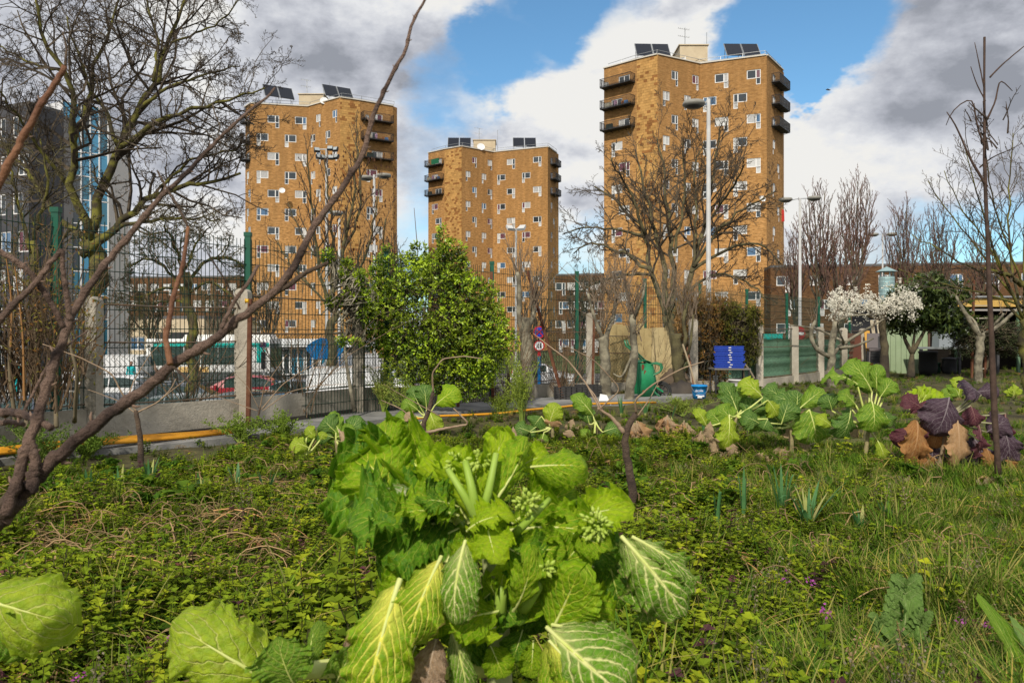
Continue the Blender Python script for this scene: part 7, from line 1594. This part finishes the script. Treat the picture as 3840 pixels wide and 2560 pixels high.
kale('purple_kale', 'large purple kale with rust and tan dying leaves behind the thin dark stem', 3515, 1800, [(3510,1810),(3530,1720),(3545,1640),(3550,1560)],
 [('p',(3560,1490,-.12),(3510,1630,-.16),74,dict(n=(.1,-1,.25), peak=.95, W=.58, bend=.08)),('P',(3640,1520,-.1),(3660,1595,-.15),52,dict(n=(0,-.8,.6), W=.62)),('p',(3680,1480,0),(3610,1440,-.05),62,dict(n=(0,-.7,.9), W=.6)),('p',(3660,1470,.05),(3750,1460,0),34,{}),('P',(3470,1540,0),(3390,1490,-.03),42,dict(ruffle=.1)),('o',(3440,1575,-.06),(3400,1745,-.08),54,dict(n=(.1,-1,.1), peak=.9)),('P',(3460,1570,-.03),(3440,1680,-.06),26,{}),('O',(3590,1575,-.14),(3588,1750,-.16),46,dict(n=(.1,-1,.1), peak=.85, ruffle=.07, cup=.1)),('P',(3665,1580,-.1),(3650,1720,-.12),32,dict(n=(.6,-1,.1))),('p',(3700,1620,0),(3780,1570,-.05),56,dict(n=(0,-.9,.5))),('p',(3760,1590,0),(3790,1740,-.03),52,dict(n=(-.2,-1,.1))),('P',(3770,1550,.05),(3760,1680,0),40,{}),('p',(3650,1640,.1),(3700,1760,.1),60,{}),('p',(3500,1640,.12),(3480,1760,.12),80,{}),('p',(3600,1640,.15),(3640,1750,.15),70,{}),('o',(3460,1660,.0),(3470,1790,-.05),44,{}),('o',(3780,1700,0),(3790,1790,-.03),32,dict(cup=.3)),('o',(3700,1680,.02),(3720,1760,0),40,{}),('P',(3420,1600,.1),(3380,1680,.1),60,{}),('o',(3520,1600,.05),(3500,1680,.05),34,dict(cup=.3)),('k',(3610,1530,.1),(3620,1620,.1),40,{}),('O',(3650,1760,.0),(3690,1800,-.05),34,dict(cup=.3)),('P',(3530,1580,.1),(3450,1520,.1),50,{})], 310, m_pst, 7.0)
kale('lettuce_plant', 'bright yellow green rosette of leaves behind the purple kale', 3450, 1540, [(3450,1545),(3450,1530),(3450,1525)],
 [('Y' if i % 2 else 'l', (3450+i*6-40,1535), (3400+i*18, 1440+abs(i-4)*8), 16, dict(lobes=.15, nu=14, nv=10)) for i in range(9)], 311, cat='lettuce')
kale('kale_plant', 'small upright light green kale left of the grey purple top leaf', 3590, 1500, [(3590,1505),(3590,1480),(3588,1460)],
 [('Y',(3590,1500),(3600,1410),30,dict(ruffle=.12)),('k',(3580,1500),(3540,1460),26,{}),('k',(3600,1500),(3570,1440),30,{})], 312)
kale('lettuce_plant', 'small pale lettuce between the thin dark stem and the right edge', 3800, 1490, [(3800,1495),(3800,1485),(3800,1480)],
 [('Y', (3800,1490), (3770+i*12, 1440+abs(i-3)*8), 12, dict(nu=12, nv=8)) for i in range(6)], 313, cat='lettuce')
# bolting brassica with thin yellow green sprays
def sprays(name, label, px, py, n, hpx, wpx, seed, col=(.32,.40,.05), d=None, cat='weed'):
    rng = np.random.default_rng(seed); d = d or gd(py); bs = Vector((P(px,py,d).x, d, 0)); T = thing(name, label, cat, tuple(bs)); K = 7
    k1 = d/FPX; p = np.stack([rng.normal(0,.03,n)*d/10, rng.normal(0,.05,n), np.zeros(n)], 1); tip = p+np.stack([rng.normal(0,wpx*.5*k1,n), rng.normal(0,wpx*.3*k1,n), hpx*k1*rng.uniform(.5,1,n)], 1)
    t = np.linspace(0,1,K)[None,:,None]; paths = p[:,None]*(1-t)+tip[:,None]*t; paths[:,:,:2] *= (.35+.65*t**1.3)
    rads = np.linspace(.006,.002,K)[None]*np.ones((n,1)); acc = Acc(); acc.add(*tubes_np(paths, rads, 4))
    pt, rd = twig_levels(acc, paths, rads, np.full(n, hpx*k1), 1, rng, .3, (.3,.6), (8,), 4, .1, .3, .0015)
    tag(acc.obj('stems', mat('spray_stem', (.22,.30,.05), .7), T), kind='stuff')
    pos = np.concatenate([pt[:,-1], pt[:,2], paths[:,3], paths[:,4], paths[:,2]]); pos = np.repeat(pos, 4, 0)+rng.normal(size=(len(pos)*4,3))*.012; m = len(pos)
    V, F, C = scatter_leaves(pos, rand_unit(m,rng)+np.array([0,0,.5]), rand_unit(m,rng), rng.uniform(.012,.045,m), rng.uniform(.008,.018,m), np.array(col)*rng.uniform(.5,1.2,(m,1)))
    tag(link('leaves', np_mesh('leaves', V, F, m_lfd, C), T), kind='stuff')
sprays('bolting_plant', 'feathery bolting plant with many thin yellow green shoots beside the grey stump', 1960, 1590, 26, 240, 110, 501)
sprays('bolting_plant', 'thin pale flowering shoots between the third concrete post and the bush', 1440, 1560, 22, 190, 90, 502, (.42,.45,.10))
sprays('bolting_plant', 'tall green sprays leaning right under the evergreen bush', 1530, 1570, 10, 150, 120, 503, (.30,.38,.06))
sprays('weed_clump', 'nettle like green weeds growing against the wall left of the second vine', 1060, 1655, 16, 110, 120, 504, (.20,.30,.03))
sprays('weed_clump', 'green weeds at the wall foot beside the second rusty post', 900, 1660, 18, 100, 120, 505, (.20,.30,.03))
sprays('weed_clump', 'green weeds around the foot of the leftmost concrete post', 330, 1720, 22, 100, 200, 506, (.16,.26,.03))
sprays('weed_clump', 'dark green weeds below the twiggy shrub at the left edge', 130, 1750, 30, 150, 260, 507, (.12,.2,.03))
sprays('weed_clump', 'tuft of green shoots at the fence foot right of the evergreen bush', 1880, 1560, 16, 80, 90, 508, (.25,.33,.04))
sprays('weed_clump', 'pale leafy weeds in front of the blue tub', 2560, 1560, 16, 70, 160, 509, (.26,.33,.05))
# leeks
m_leek = mat('leek_leaf', (.07,.19,.06), .5, (.12,.28,.09), 9, trans=.3, spec=.4); m_leekd = mat('leek_dark', (.08,.08,.12), .6, (.10,.16,.12), 9, trans=.1); m_leeky = mat('leek_yellow', (.40,.42,.12), .7, (.5,.45,.2), 9, trans=.3)
def leek(label, px, py, n, h, seed, spread=.35, dark=False):
    rng = random.Random(seed); d = gd(py); bs = Vector((P(px,py,d).x, d, 0)); T = thing('leek_plant', label, 'leek', tuple(bs)); hm = h/FPX*d
    for i in range(int(n*1.7)):
        a = rng.uniform(0, 2*PI); L = hm*rng.uniform(.65,1.1); sp_ = spread*rng.uniform(.2,1.2); w = rng.uniform(.008,.014); K = 9; vs = []; fs = []; dx, dy = math.cos(a), math.sin(a)*.7
        drp = rng.choice((0,0,.3,.8))
        for j in range(K+1):
            t = j/K; r_ = sp_*L*t**1.4+.01; z = L*(t-drp*max(0,t-.55)**2*2.2); ww = w*(1-t**4)*(.6+.4*min(1,t*4)); fx, fy = -dy, dx; nrm = math.hypot(fx, fy); fx /= nrm; fy /= nrm
            vs += [(dx*r_-fx*ww, dy*r_-fy*ww, z+ww*.4), (dx*r_, dy*r_, z), (dx*r_+fx*ww, dy*r_+fy*ww, z+ww*.4)]
        for j in range(K):
            for q in (0,1): k_ = j*3+q; fs.append((k_, k_+1, k_+4, k_+3))
        b = MB(); b.add(vs, fs); b.build('leaf', m_leekd if dark and i == 0 else (m_leeky if rng.random() < .15 else m_leek), T, True)
    b = MB(); b.tube([(0,0,-.02),(0,0,.06)], .016, 8); b.build('shaft', m_leeky, T, True)
for a in ((2690,1995,6,210,1,.12,'leftmost upright leek in the right hand grass'),(2788,1960,5,230,2,.10,'leek with one dark grey blade, second in the right row'),(2935,1960,9,250,3,.3,'tall leek with a drooping yellow blade tip in the right row'),(3030,1995,10,200,4,.6,'wide leek leaning right with dark green blades'),(3230,2010,6,110,5,.6,'low half hidden leek in the grass right of the wide one'),(3330,1990,6,120,6,.5,'small leek furthest right in the grass'),
          (330,1880,6,130,7,.4,'leftmost leek of the row below the wall'),(450,1870,6,120,8,.5,'second leek from the left below the vine cane'),(560,1830,5,110,9,.35,'leek just right of the gnarled vine stump'),(750,1890,6,120,10,.3,'blue green leek with folded blades in the left bed'),(890,1860,5,130,11,.3,'leek right of the blue green one in the left bed'),(1000,1880,5,130,12,.35,'last leek of the left row before the big cabbage'),
          (2330,1560,5,80,13,.5,'leek in front of the wheelbarrow wheel'),(2420,1560,5,70,14,.5,'small leek right of the wheelbarrow'),(2520,1580,5,90,15,.4,'leek in front of the dark sheeting heap'),(2640,1640,5,120,16,.3,'leek hidden beside the yellowing kale')):
    leek(a[6], *a[:5], a[5], a[4] == 2)
# thistle like leaf and tall folded leaf at the lower right
d = 2.9; bs = Vector((P(3370,2560,d).x, d, 0)); T = thing('thistle', 'upright jagged grey green thistle leaf at the lower right', 'thistle', tuple(bs))
VM['h'] = vein_mat('thistle_leaf', (.14,.26,.05), (.24,.38,.09), (.36,.44,.18), .5, 8, tr=.3, rough=.6, net=.3)
for i, (x, y, hw) in enumerate(((3400,2170,80),(3470,2300,50),(3290,2310,50),(3470,2400,34),(3330,2420,34))):
    plant_leaves(T, bs, d, [('h',(3370,2520,0),(x,y,-.03*i),hw*.3,dict(lobes=.2, nu=26, nv=8, n=(0,-1,.3)))], 600+i)
    for j in range(9):
        t_ = .28+.08*j; cx_, cy_ = 3370+(x-3370)*t_, 2520+(y-2520)*t_
        for sg in (-1, 1): plant_leaves(T, bs, d, [('h',(cx_,cy_,-.03*i*t_),(cx_+sg*hw*(1.25-t_*.6),cy_-hw*.55,-.03*i*t_-.02),hw*.26,dict(lobes=.15, nu=12, nv=6, ruffle=.08, n=(0,-1,.3)))], 640+i*20+j)
d = 2.7; bs = Vector((P(3800,2700,d).x, d, 0)); T = thing('weed_plant', 'folded pale edged leaf standing at the lower right corner', 'weed', tuple(bs))
plant_leaves(T, bs, d, [('h',(3790,2640,0),(3800,2310,0),30,dict(fold=.6, ruffle=.02, n=(.5,-1,.1))),('k',(3810,2640,0),(3770,2330,-.1),26,dict(tipd=1.2, fold=.4)),('h',(3800,2640,0),(3840,2380,0),24,{})], 611)

# ================================================================ ground cover (geometry nodes, uncountable)
m_weed = mat('weed_leaf', (1,1,1), .7, attr='Col', trans=.25, spec=.08, irand=[(0,(.45,.52,.45)),(.5,(.78,.80,.75)),(.85,(1.1,1.0,.9)),(1,(1.45,1.15,.9))])
def src(name, V, F, C): me = np_mesh(name, V, F, m_weed, C); return bpy.data.objects.new(name, me)
def nettle(seed, nst=5, h=.13, tipc=None):
    rng = np.random.default_rng(seed); acc = Acc(); Vs = []
    for s_ in range(nst):
        hh = h*rng.uniform(.6,1.2); x0, y0 = rng.normal(0,.035,2); lean = rng.normal(0,.18,2); nw = 6
        path = np.array([[x0+lean[0]*hh*t, y0+lean[1]*hh*t, hh*t] for t in np.linspace(0,1,4)])
        V, F = tubes_np(path[None], np.full((1,4),.0016), 3); acc.add(V, F, np.tile([.10,.10,.04],(len(V),1)))
        for w in range(nw):
            t = (w+1)/nw; c = path[0]*(1-t)+path[-1]*t; k_ = 4; a = w*.8+np.arange(k_)*2*PI/k_+rng.uniform(0,.5); L = (.030+.35*max(0,h-.15))*(1.15-.6*t)*rng.uniform(.7,1.3,k_)
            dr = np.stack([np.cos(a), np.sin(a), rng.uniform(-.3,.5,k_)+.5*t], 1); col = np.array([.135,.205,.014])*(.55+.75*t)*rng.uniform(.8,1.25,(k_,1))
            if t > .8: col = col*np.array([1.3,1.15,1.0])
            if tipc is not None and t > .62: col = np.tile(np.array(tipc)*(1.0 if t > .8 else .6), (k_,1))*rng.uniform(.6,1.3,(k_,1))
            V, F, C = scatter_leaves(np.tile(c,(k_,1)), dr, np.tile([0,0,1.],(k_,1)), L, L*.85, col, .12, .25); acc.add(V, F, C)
    return acc
def clump(name, acc): return src(name, np.concatenate(acc.V), np.concatenate(acc.F), np.concatenate(acc.C))
def grassc(seed, n, h, cols, sp=.04, w=.003):
    rng = np.random.default_rng(seed); K = 4; a = rng.uniform(0,2*PI,n); hh = h*rng.uniform(.5,1.2,n); ln = rng.uniform(.1,.7,n); t = np.linspace(0,1,K+1)[None,:,None]
    p0 = np.stack([rng.normal(0,sp,n), rng.normal(0,sp,n), np.zeros(n)],1); dr = np.stack([np.cos(a)*ln, np.sin(a)*ln, np.ones(n)],1); sd = np.stack([-np.sin(a), np.cos(a), np.zeros(n)],1)
    c = p0[:,None]+dr[:,None]*hh[:,None,None]*t; c[:,:,:2] += (np.stack([np.cos(a),np.sin(a)],1)*ln[:,None]*hh[:,None])[:,None]*t**2*.6; c[:,:,2] -= (ln*hh*.5)[:,None]*t[...,0]**2.5
    ww = w*(1-t**1.5)+.0003; V = np.stack([c-sd[:,None]*ww, c+sd[:,None]*ww], 2).reshape(-1,3); i = (np.arange(n)[:,None]*(K+1)+np.arange(K)[None])*2; F = np.stack([i,i+1,i+3,i+2],-1).reshape(-1,4)
    col = np.array(cols)[rng.integers(0,len(cols),n)]*rng.uniform(.7,1.2,(n,1)); C = np.repeat(col, (K+1)*2, 0)
    acc = Acc(); acc.add(V, F, C); return acc
def chick(seed):
    rng = np.random.default_rng(seed); n = 130; pos = np.stack([rng.normal(0,.05,n), rng.normal(0,.05,n), rng.uniform(0,.05,n)],1); dr = rand_unit(n,rng); dr[:,2] = np.abs(dr[:,2])*.6
    L = rng.uniform(.012,.022,n); acc = Acc(); acc.add(*scatter_leaves(pos, dr, np.tile([0,0,1.],(n,1)), L, L*.6, np.array([.17,.26,.018])*rng.uniform(.5,1.3,(n,1)), .1, .1)); m = 8
    p2 = pos[:m]+np.array([0,0,.02]); acc.add(*scatter_leaves(p2, rand_unit(m,rng), np.tile([0,0,1.],(m,1)), np.full(m,.008), np.full(m,.008), np.tile([.6,.62,.5],(m,1)), 0, 0)); return acc
def litter(seed):
    rng = np.random.default_rng(seed); n = 16; pos = np.stack([rng.normal(0,.06,n), rng.normal(0,.06,n), rng.uniform(.005,.05,n)],1); L = rng.uniform(.02,.05,n)
    acc = Acc(); acc.add(*scatter_leaves(pos, rand_unit(n,rng)*np.array([1,1,.4]), rand_unit(n,rng), L, L*.5, np.array([[.34,.2,.11],[.24,.14,.08],[.45,.32,.18]])[rng.integers(0,3,n)]*rng.uniform(.5,1.1,(n,1)), .4, .4))
    for i in range(7):
        a = rng.uniform(0,2*PI); Ls = rng.uniform(.1,.28); c = rng.normal(0,.05,2); k_ = 5; t = np.linspace(-.5,.5,k_); path = np.stack([c[0]+np.cos(a)*Ls*t+.03*t*t, c[1]+np.sin(a)*Ls*t, .03+.05*rng.random()-.12*t*t+.02*rng.random()],1)
        V, F = tubes_np(path[None], np.full((1,k_),.0022), 3); acc.add(V, F, np.tile(np.array([.46,.32,.16])*rng.uniform(.6,1.1),(len(V),1)))
    return acc
def purse(seed):
    rng = np.random.default_rng(seed); acc = Acc()
    for i in range(4):
        h = rng.uniform(.14,.26); x, y = rng.normal(0,.03,2); path = np.array([[x,y,0],[x+.01,y,h*.5],[x+rng.normal(0,.03),y+rng.normal(0,.03),h]]); V, F = tubes_np(path[None], np.full((1,3),.0012), 3); acc.add(V, F, np.tile([.18,.16,.07],(len(V),1)))
        m = 12; t = rng.uniform(.55,1,m)[:,None]; p = path[1]*(1-t)+path[2]*t+rng.normal(size=(m,3))*.006; acc.add(*scatter_leaves(p, rand_unit(m,rng), rand_unit(m,rng), np.full(m,.009), np.full(m,.006), np.tile([.34,.28,.20],(m,1))*rng.uniform(.6,1.1,(m,1)), .1, 0))
    return acc
gc = bpy.data.collections.new('ground_cover_sources')
def rosette(seed, n, L, cols, flat=.5, crump=0):
    rng = np.random.default_rng(seed); acc = Acc()
    for i in range(n):
        V, F, uv, V2, F2 = leaf_geo(rng, W=.34, peak=1.2, ruffle=.12, lobes=.12, nu=8, nv=6, cup=.2+crump, tipd=.4, bend=.2); a = rng.uniform(0,6.28); Ln = L*rng.uniform(.5,1.2)
        B = np.array([rng.normal(0,.02), rng.normal(0,.02), .01]); E = B+np.array([np.cos(a)*Ln, np.sin(a)*Ln, Ln*rng.uniform(.1,1)*flat*2]); X, Y, Z = leaf_frame(B, E, (0,0,1)); acc.add(V@np.stack([X,Y,Z])+B, F, np.tile(np.array(cols[rng.integers(0,len(cols))])*rng.uniform(.7,1.2),(len(V),1)))
    return acc
GCN = ['a_nettle','b_nettle','c_nettle','d_grass','e_grass','f_chickweed','g_litter','h_purple','i_purse','j_yellowgrass','k_litter','l_rosette','m_deadleaf','n_rosette','o_nettle','p_nettle']
for nm, ac in zip(GCN, [nettle(1), nettle(2,6,.11), nettle(3,4,.15), grassc(4,34,.16,[(.12,.24,.02),(.18,.30,.03),(.08,.17,.02)]), grassc(5,26,.22,[(.14,.26,.02),(.22,.32,.04),(.36,.34,.10)]), chick(6), litter(7),
     nettle(8,3,.13,(.12,.05,.06)), purse(9), grassc(10,20,.12,[(.45,.36,.14),(.30,.26,.08),(.2,.26,.03)]), litter(12), rosette(13,8,.13,[(.16,.28,.02),(.10,.2,.02),(.28,.36,.03)]), rosette(14,5,.10,[(.42,.28,.16),(.30,.17,.09),(.5,.38,.24)],.3,.4), rosette(15,6,.09,[(.2,.3,.03),(.12,.22,.02)],.7), nettle(21,3,.20), nettle(22,4,.07)]): gc.objects.link(clump(nm, ac))
def field(name, N, seed, yr, probf, dens=None, scale=(.7,1.3), label=None):
    rng = np.random.default_rng(seed); y0, y1 = yr; u = rng.random(N); Y = (y0**.6+(y1**.6-y0**.6)*u)**(1/.6)     # denser towards the viewer
    X = rng.uniform(-.72, .72, N)*Y+rng.normal(0,.3,N); fx = np.array([fence_x(y) for y in Y]); k_ = X > fx+.22
    # keep the path free
    pyx = HY+3584/Y; pxx = 1920+X/Y*FPX
    pp = np.array([(0,1682,1748),(210,1655,1722),(560,1622,1695),(880,1600,1660),(1250,1560,1610),(1700,1528,1562),(2100,1500,1528),(2600,1478,1500)])
    on = (pyx < np.interp(pxx, pp[:,0], pp[:,2])+np.where(pxx < 1000, 75, 22)-8*np.sin(pxx*.05)) & (pyx > np.interp(pxx, pp[:,0], pp[:,1])+2) & (pxx < 2620)
    k_ &= ~(on & (rng.random(N) < .93)); X, Y = X[k_], Y[k_]; n = len(X)
    nz = np.sin(X*2.1+1.3)*np.sin(Y*1.7+.4)+.6*np.sin(X*5.3+Y*3.1)+.4*np.sin(X*9.7-Y*7.9)
    P_ = probf(X, Y, nz, rng); keep = P_.sum(1) > 0; keep &= rng.random(n) < np.clip(P_.sum(1), 0, 1); X, Y, P_ = X[keep], Y[keep], P_[keep]; n = len(X)
    cdf = np.cumsum(P_, 1)/P_.sum(1, keepdims=True); idx = (rng.random((n,1)) > cdf).sum(1)
    Z = .03*np.sin(X*1.3+Y*.7)+.025*np.sin(X*2.9-Y*2.1+1)+.02*np.sin(Y*4.1+X*3.7)-.005
    me = bpy.data.meshes.new(name); me.vertices.add(n); me.vertices.foreach_set('co', np.stack([X,Y,Z],1).astype(np.float32).ravel())
    a = me.attributes.new('idx','INT','POINT'); a.data.foreach_set('value', idx.astype(np.int32))
    a = me.attributes.new('rot','FLOAT_VECTOR','POINT'); a.data.foreach_set('vector', np.stack([rng.normal(0,.15,n),rng.normal(0,.15,n),rng.uniform(0,6.28,n)],1).astype(np.float32).ravel())
    a = me.attributes.new('scl','FLOAT','POINT'); a.data.foreach_set('value', (rng.uniform(*scale,n)*np.clip(1.12-.085*(Y-2.5),.5,1.1)*(.95+.3*np.sin(X*3.1+Y*1.3)*np.sin(Y*2.3-X*1.7)+.2*np.sin(X*8.3+2)*np.sin(Y*7.1))).astype(np.float32))
    o_ = link(name, me); tag(o_, kind='stuff'); me.materials.append(m_weed)
    ng = bpy.data.node_groups.new(name, 'GeometryNodeTree'); ng.interface.new_socket('Geometry', in_out='INPUT', socket_type='NodeSocketGeometry'); ng.interface.new_socket('Geometry', in_out='OUTPUT', socket_type='NodeSocketGeometry')
    gi = ng.nodes.new('NodeGroupInput'); go_ = ng.nodes.new('NodeGroupOutput'); ip = ng.nodes.new('GeometryNodeInstanceOnPoints'); ci = ng.nodes.new('GeometryNodeCollectionInfo')
    ci.inputs['Collection'].default_value = gc; ci.inputs['Separate Children'].default_value = True; ci.inputs['Reset Children'].default_value = True; ip.inputs['Pick Instance'].default_value = True
    mp = ng.nodes.new('GeometryNodeMeshToPoints'); ng.links.new(gi.outputs[0], mp.inputs[0]); ng.links.new(mp.outputs[0], ip.inputs['Points']); ng.links.new(ci.outputs[0], ip.inputs['Instance'])
    def attr(nm, ty):
        q = ng.nodes.new('GeometryNodeInputNamedAttribute'); q.data_type = ty; q.inputs[0].default_value = nm; return q.outputs[0]
    ng.links.new(attr('idx','INT'), ip.inputs['Instance Index']); ng.links.new(attr('rot','FLOAT_VECTOR'), ip.inputs['Rotation']); ng.links.new(attr('scl','FLOAT'), ip.inputs['Scale'])
    ng.links.new(ip.outputs[0], go_.inputs[0]); md = o_.modifiers.new('scatter','NODES'); md.node_group = ng
    return o_
def pf_(X, Y, nz, rng):
    n = len(X); dry = np.exp(-((X/Y+.42)/.22)**2-((Y-4.3)/1.0)**2)*1.6+np.exp(-((X/Y+.28)/.12)**2-((Y-5.9)/.6)**2)*1.4+.5*np.exp(-((X/Y-.22)/.12)**2-((Y-6.5)/1.2)**2); g = np.clip((X/Y-.22)*3.5+.25*nz, 0, 1)      # grassier to the right
    straw = np.clip(-.15+.6*nz+2.2*np.clip(-(X/Y)-.15,0,1)*(Y < 5.5), 0, 1)+dry; o_ = np.ones(n)
    w = np.stack([1.0*(1-g*.7),.9*(1-g*.7),.7*(1-g*.6),.25+2.2*g,.12+1.4*g,.5*o_,.8*straw+.16,.05*o_*(Y < 4.5)+.03,.015+.16*g,.10+.25*g,.8*straw+.14,(.02+.16*(Y>5.5)*(Y<11)),(.01+.10*(Y>5.5)*(Y<11)*(X>-2)),.03+.08*(Y>5),.08*(1-g),.7*o_],1)
    return w/w.sum(1, keepdims=True)*np.clip(.78+.25*nz+.35*np.sin(X*6.1+3)*np.sin(Y*5.3+1),.12,1)[:,None]
field('ground_cover_weeds', 30000, 1, (1.9, 9), pf_)
field('ground_cover_weeds', 14000, 2, (8, 26), pf_, scale=(.8,1.4))
# arching dead stems lying on the bed
dst = Acc(); rng = np.random.default_rng(77)
for i in range(330):
    px = rng.choice([rng.uniform(0,1000), rng.uniform(0,1300), rng.uniform(0,2300), rng.uniform(2300,3840)]); py = rng.uniform(1850,2350) if px < 900 else rng.uniform(1700,2300); c = np.array(G(px, py)); a = rng.uniform(0,2*PI); L = rng.uniform(.12,.42)
    t = np.linspace(-.5,.5,8); h = rng.uniform(.06,.15); path = np.stack([c[0]+np.cos(a)*L*t+rng.normal(0,.01,8), c[1]+np.sin(a)*L*t*.6, .05+h*(1-4*t*t)],1)
    V, F = tubes_np(path[None], np.full((1,8), rng.uniform(.002,.0042)), 4); dst.add(V, F, np.tile(np.array([.50,.34,.17])*rng.uniform(.5,1.1),(len(V),1)))
tag(dst.obj('dry_stems', m_lfd, None), kind='stuff')
# purple flowers dotted in the lower right
fl = Acc(); rng = np.random.default_rng(78)
for (px, py) in [(2440,2490),(2470,2420),(2560,2530),(2700,2450),(2760,2500),(2790,2540),(3090,2280),(3110,2300),(3080,2490),(3100,2480),(3650,2500),(3700,2340),(3600,2330),(2900,2560),(2940,2550),(310,2240),(540,2210),(620,2400),(300,2540),(2780,2290),(3720,2540),(2560,2440),(2400,2460),(3040,2180),(2950,2170)]:
    n = 10; c = np.array(P(px, py, gd(py)*.9)); fl.add(*scatter_leaves(c+rng.normal(size=(n,3))*.009, rand_unit(n,rng), rand_unit(n,rng), np.full(n,.014), np.full(n,.009), np.array([.48,.10,.42])*rng.uniform(.6,1.2,(n,1)), .2, .1))
tag(fl.obj('purple_flowers', m_lfd, None), kind='stuff')

# tangles of bare brush against the mesh, right of the evergreen bush
m_brush = mat('brush_twig', (.13,.085,.05), .9, (.24,.17,.10), 4)
for (x_, y_, d_, n_, sp_, sd_, lb_) in ((2110,1500,14.9,40,.35,801,'tangle of thin bare shoots behind the long rusty rod'),(2440,1490,16.5,44,.4,802,'bare brush rising behind the plank screen and wheelbarrow'),(1905,1540,13.2,30,.3,803,'thin bare brush between the evergreen bush and the grey stump'),(1120,1560,10.6,26,.35,804,'sparse bare brush along the wall left of the third concrete post'),(2890,1440,19.5,20,.5,805,'bare twigs against the chain link right of the yew'),(700,1560,9.6,22,.4,806,'sparse bare brush climbing the mesh by the second concrete post')):
    b0 = Vector((P(x_, y_, d_).x, d_, 0)); T = thing('bare_brush', lb_, 'shrub', tuple(b0))
    b = MB(); b.tube(resample([(0,0,-.05),(.02,0,.25),(.0,.02,.5)], 6)[0], .02, 6); b.build('stem', m_bark, T)
    shoots(T, b0, x_, y_, d_, n_, .9, 2.1, sp_, m_brush, sd_, .0075)
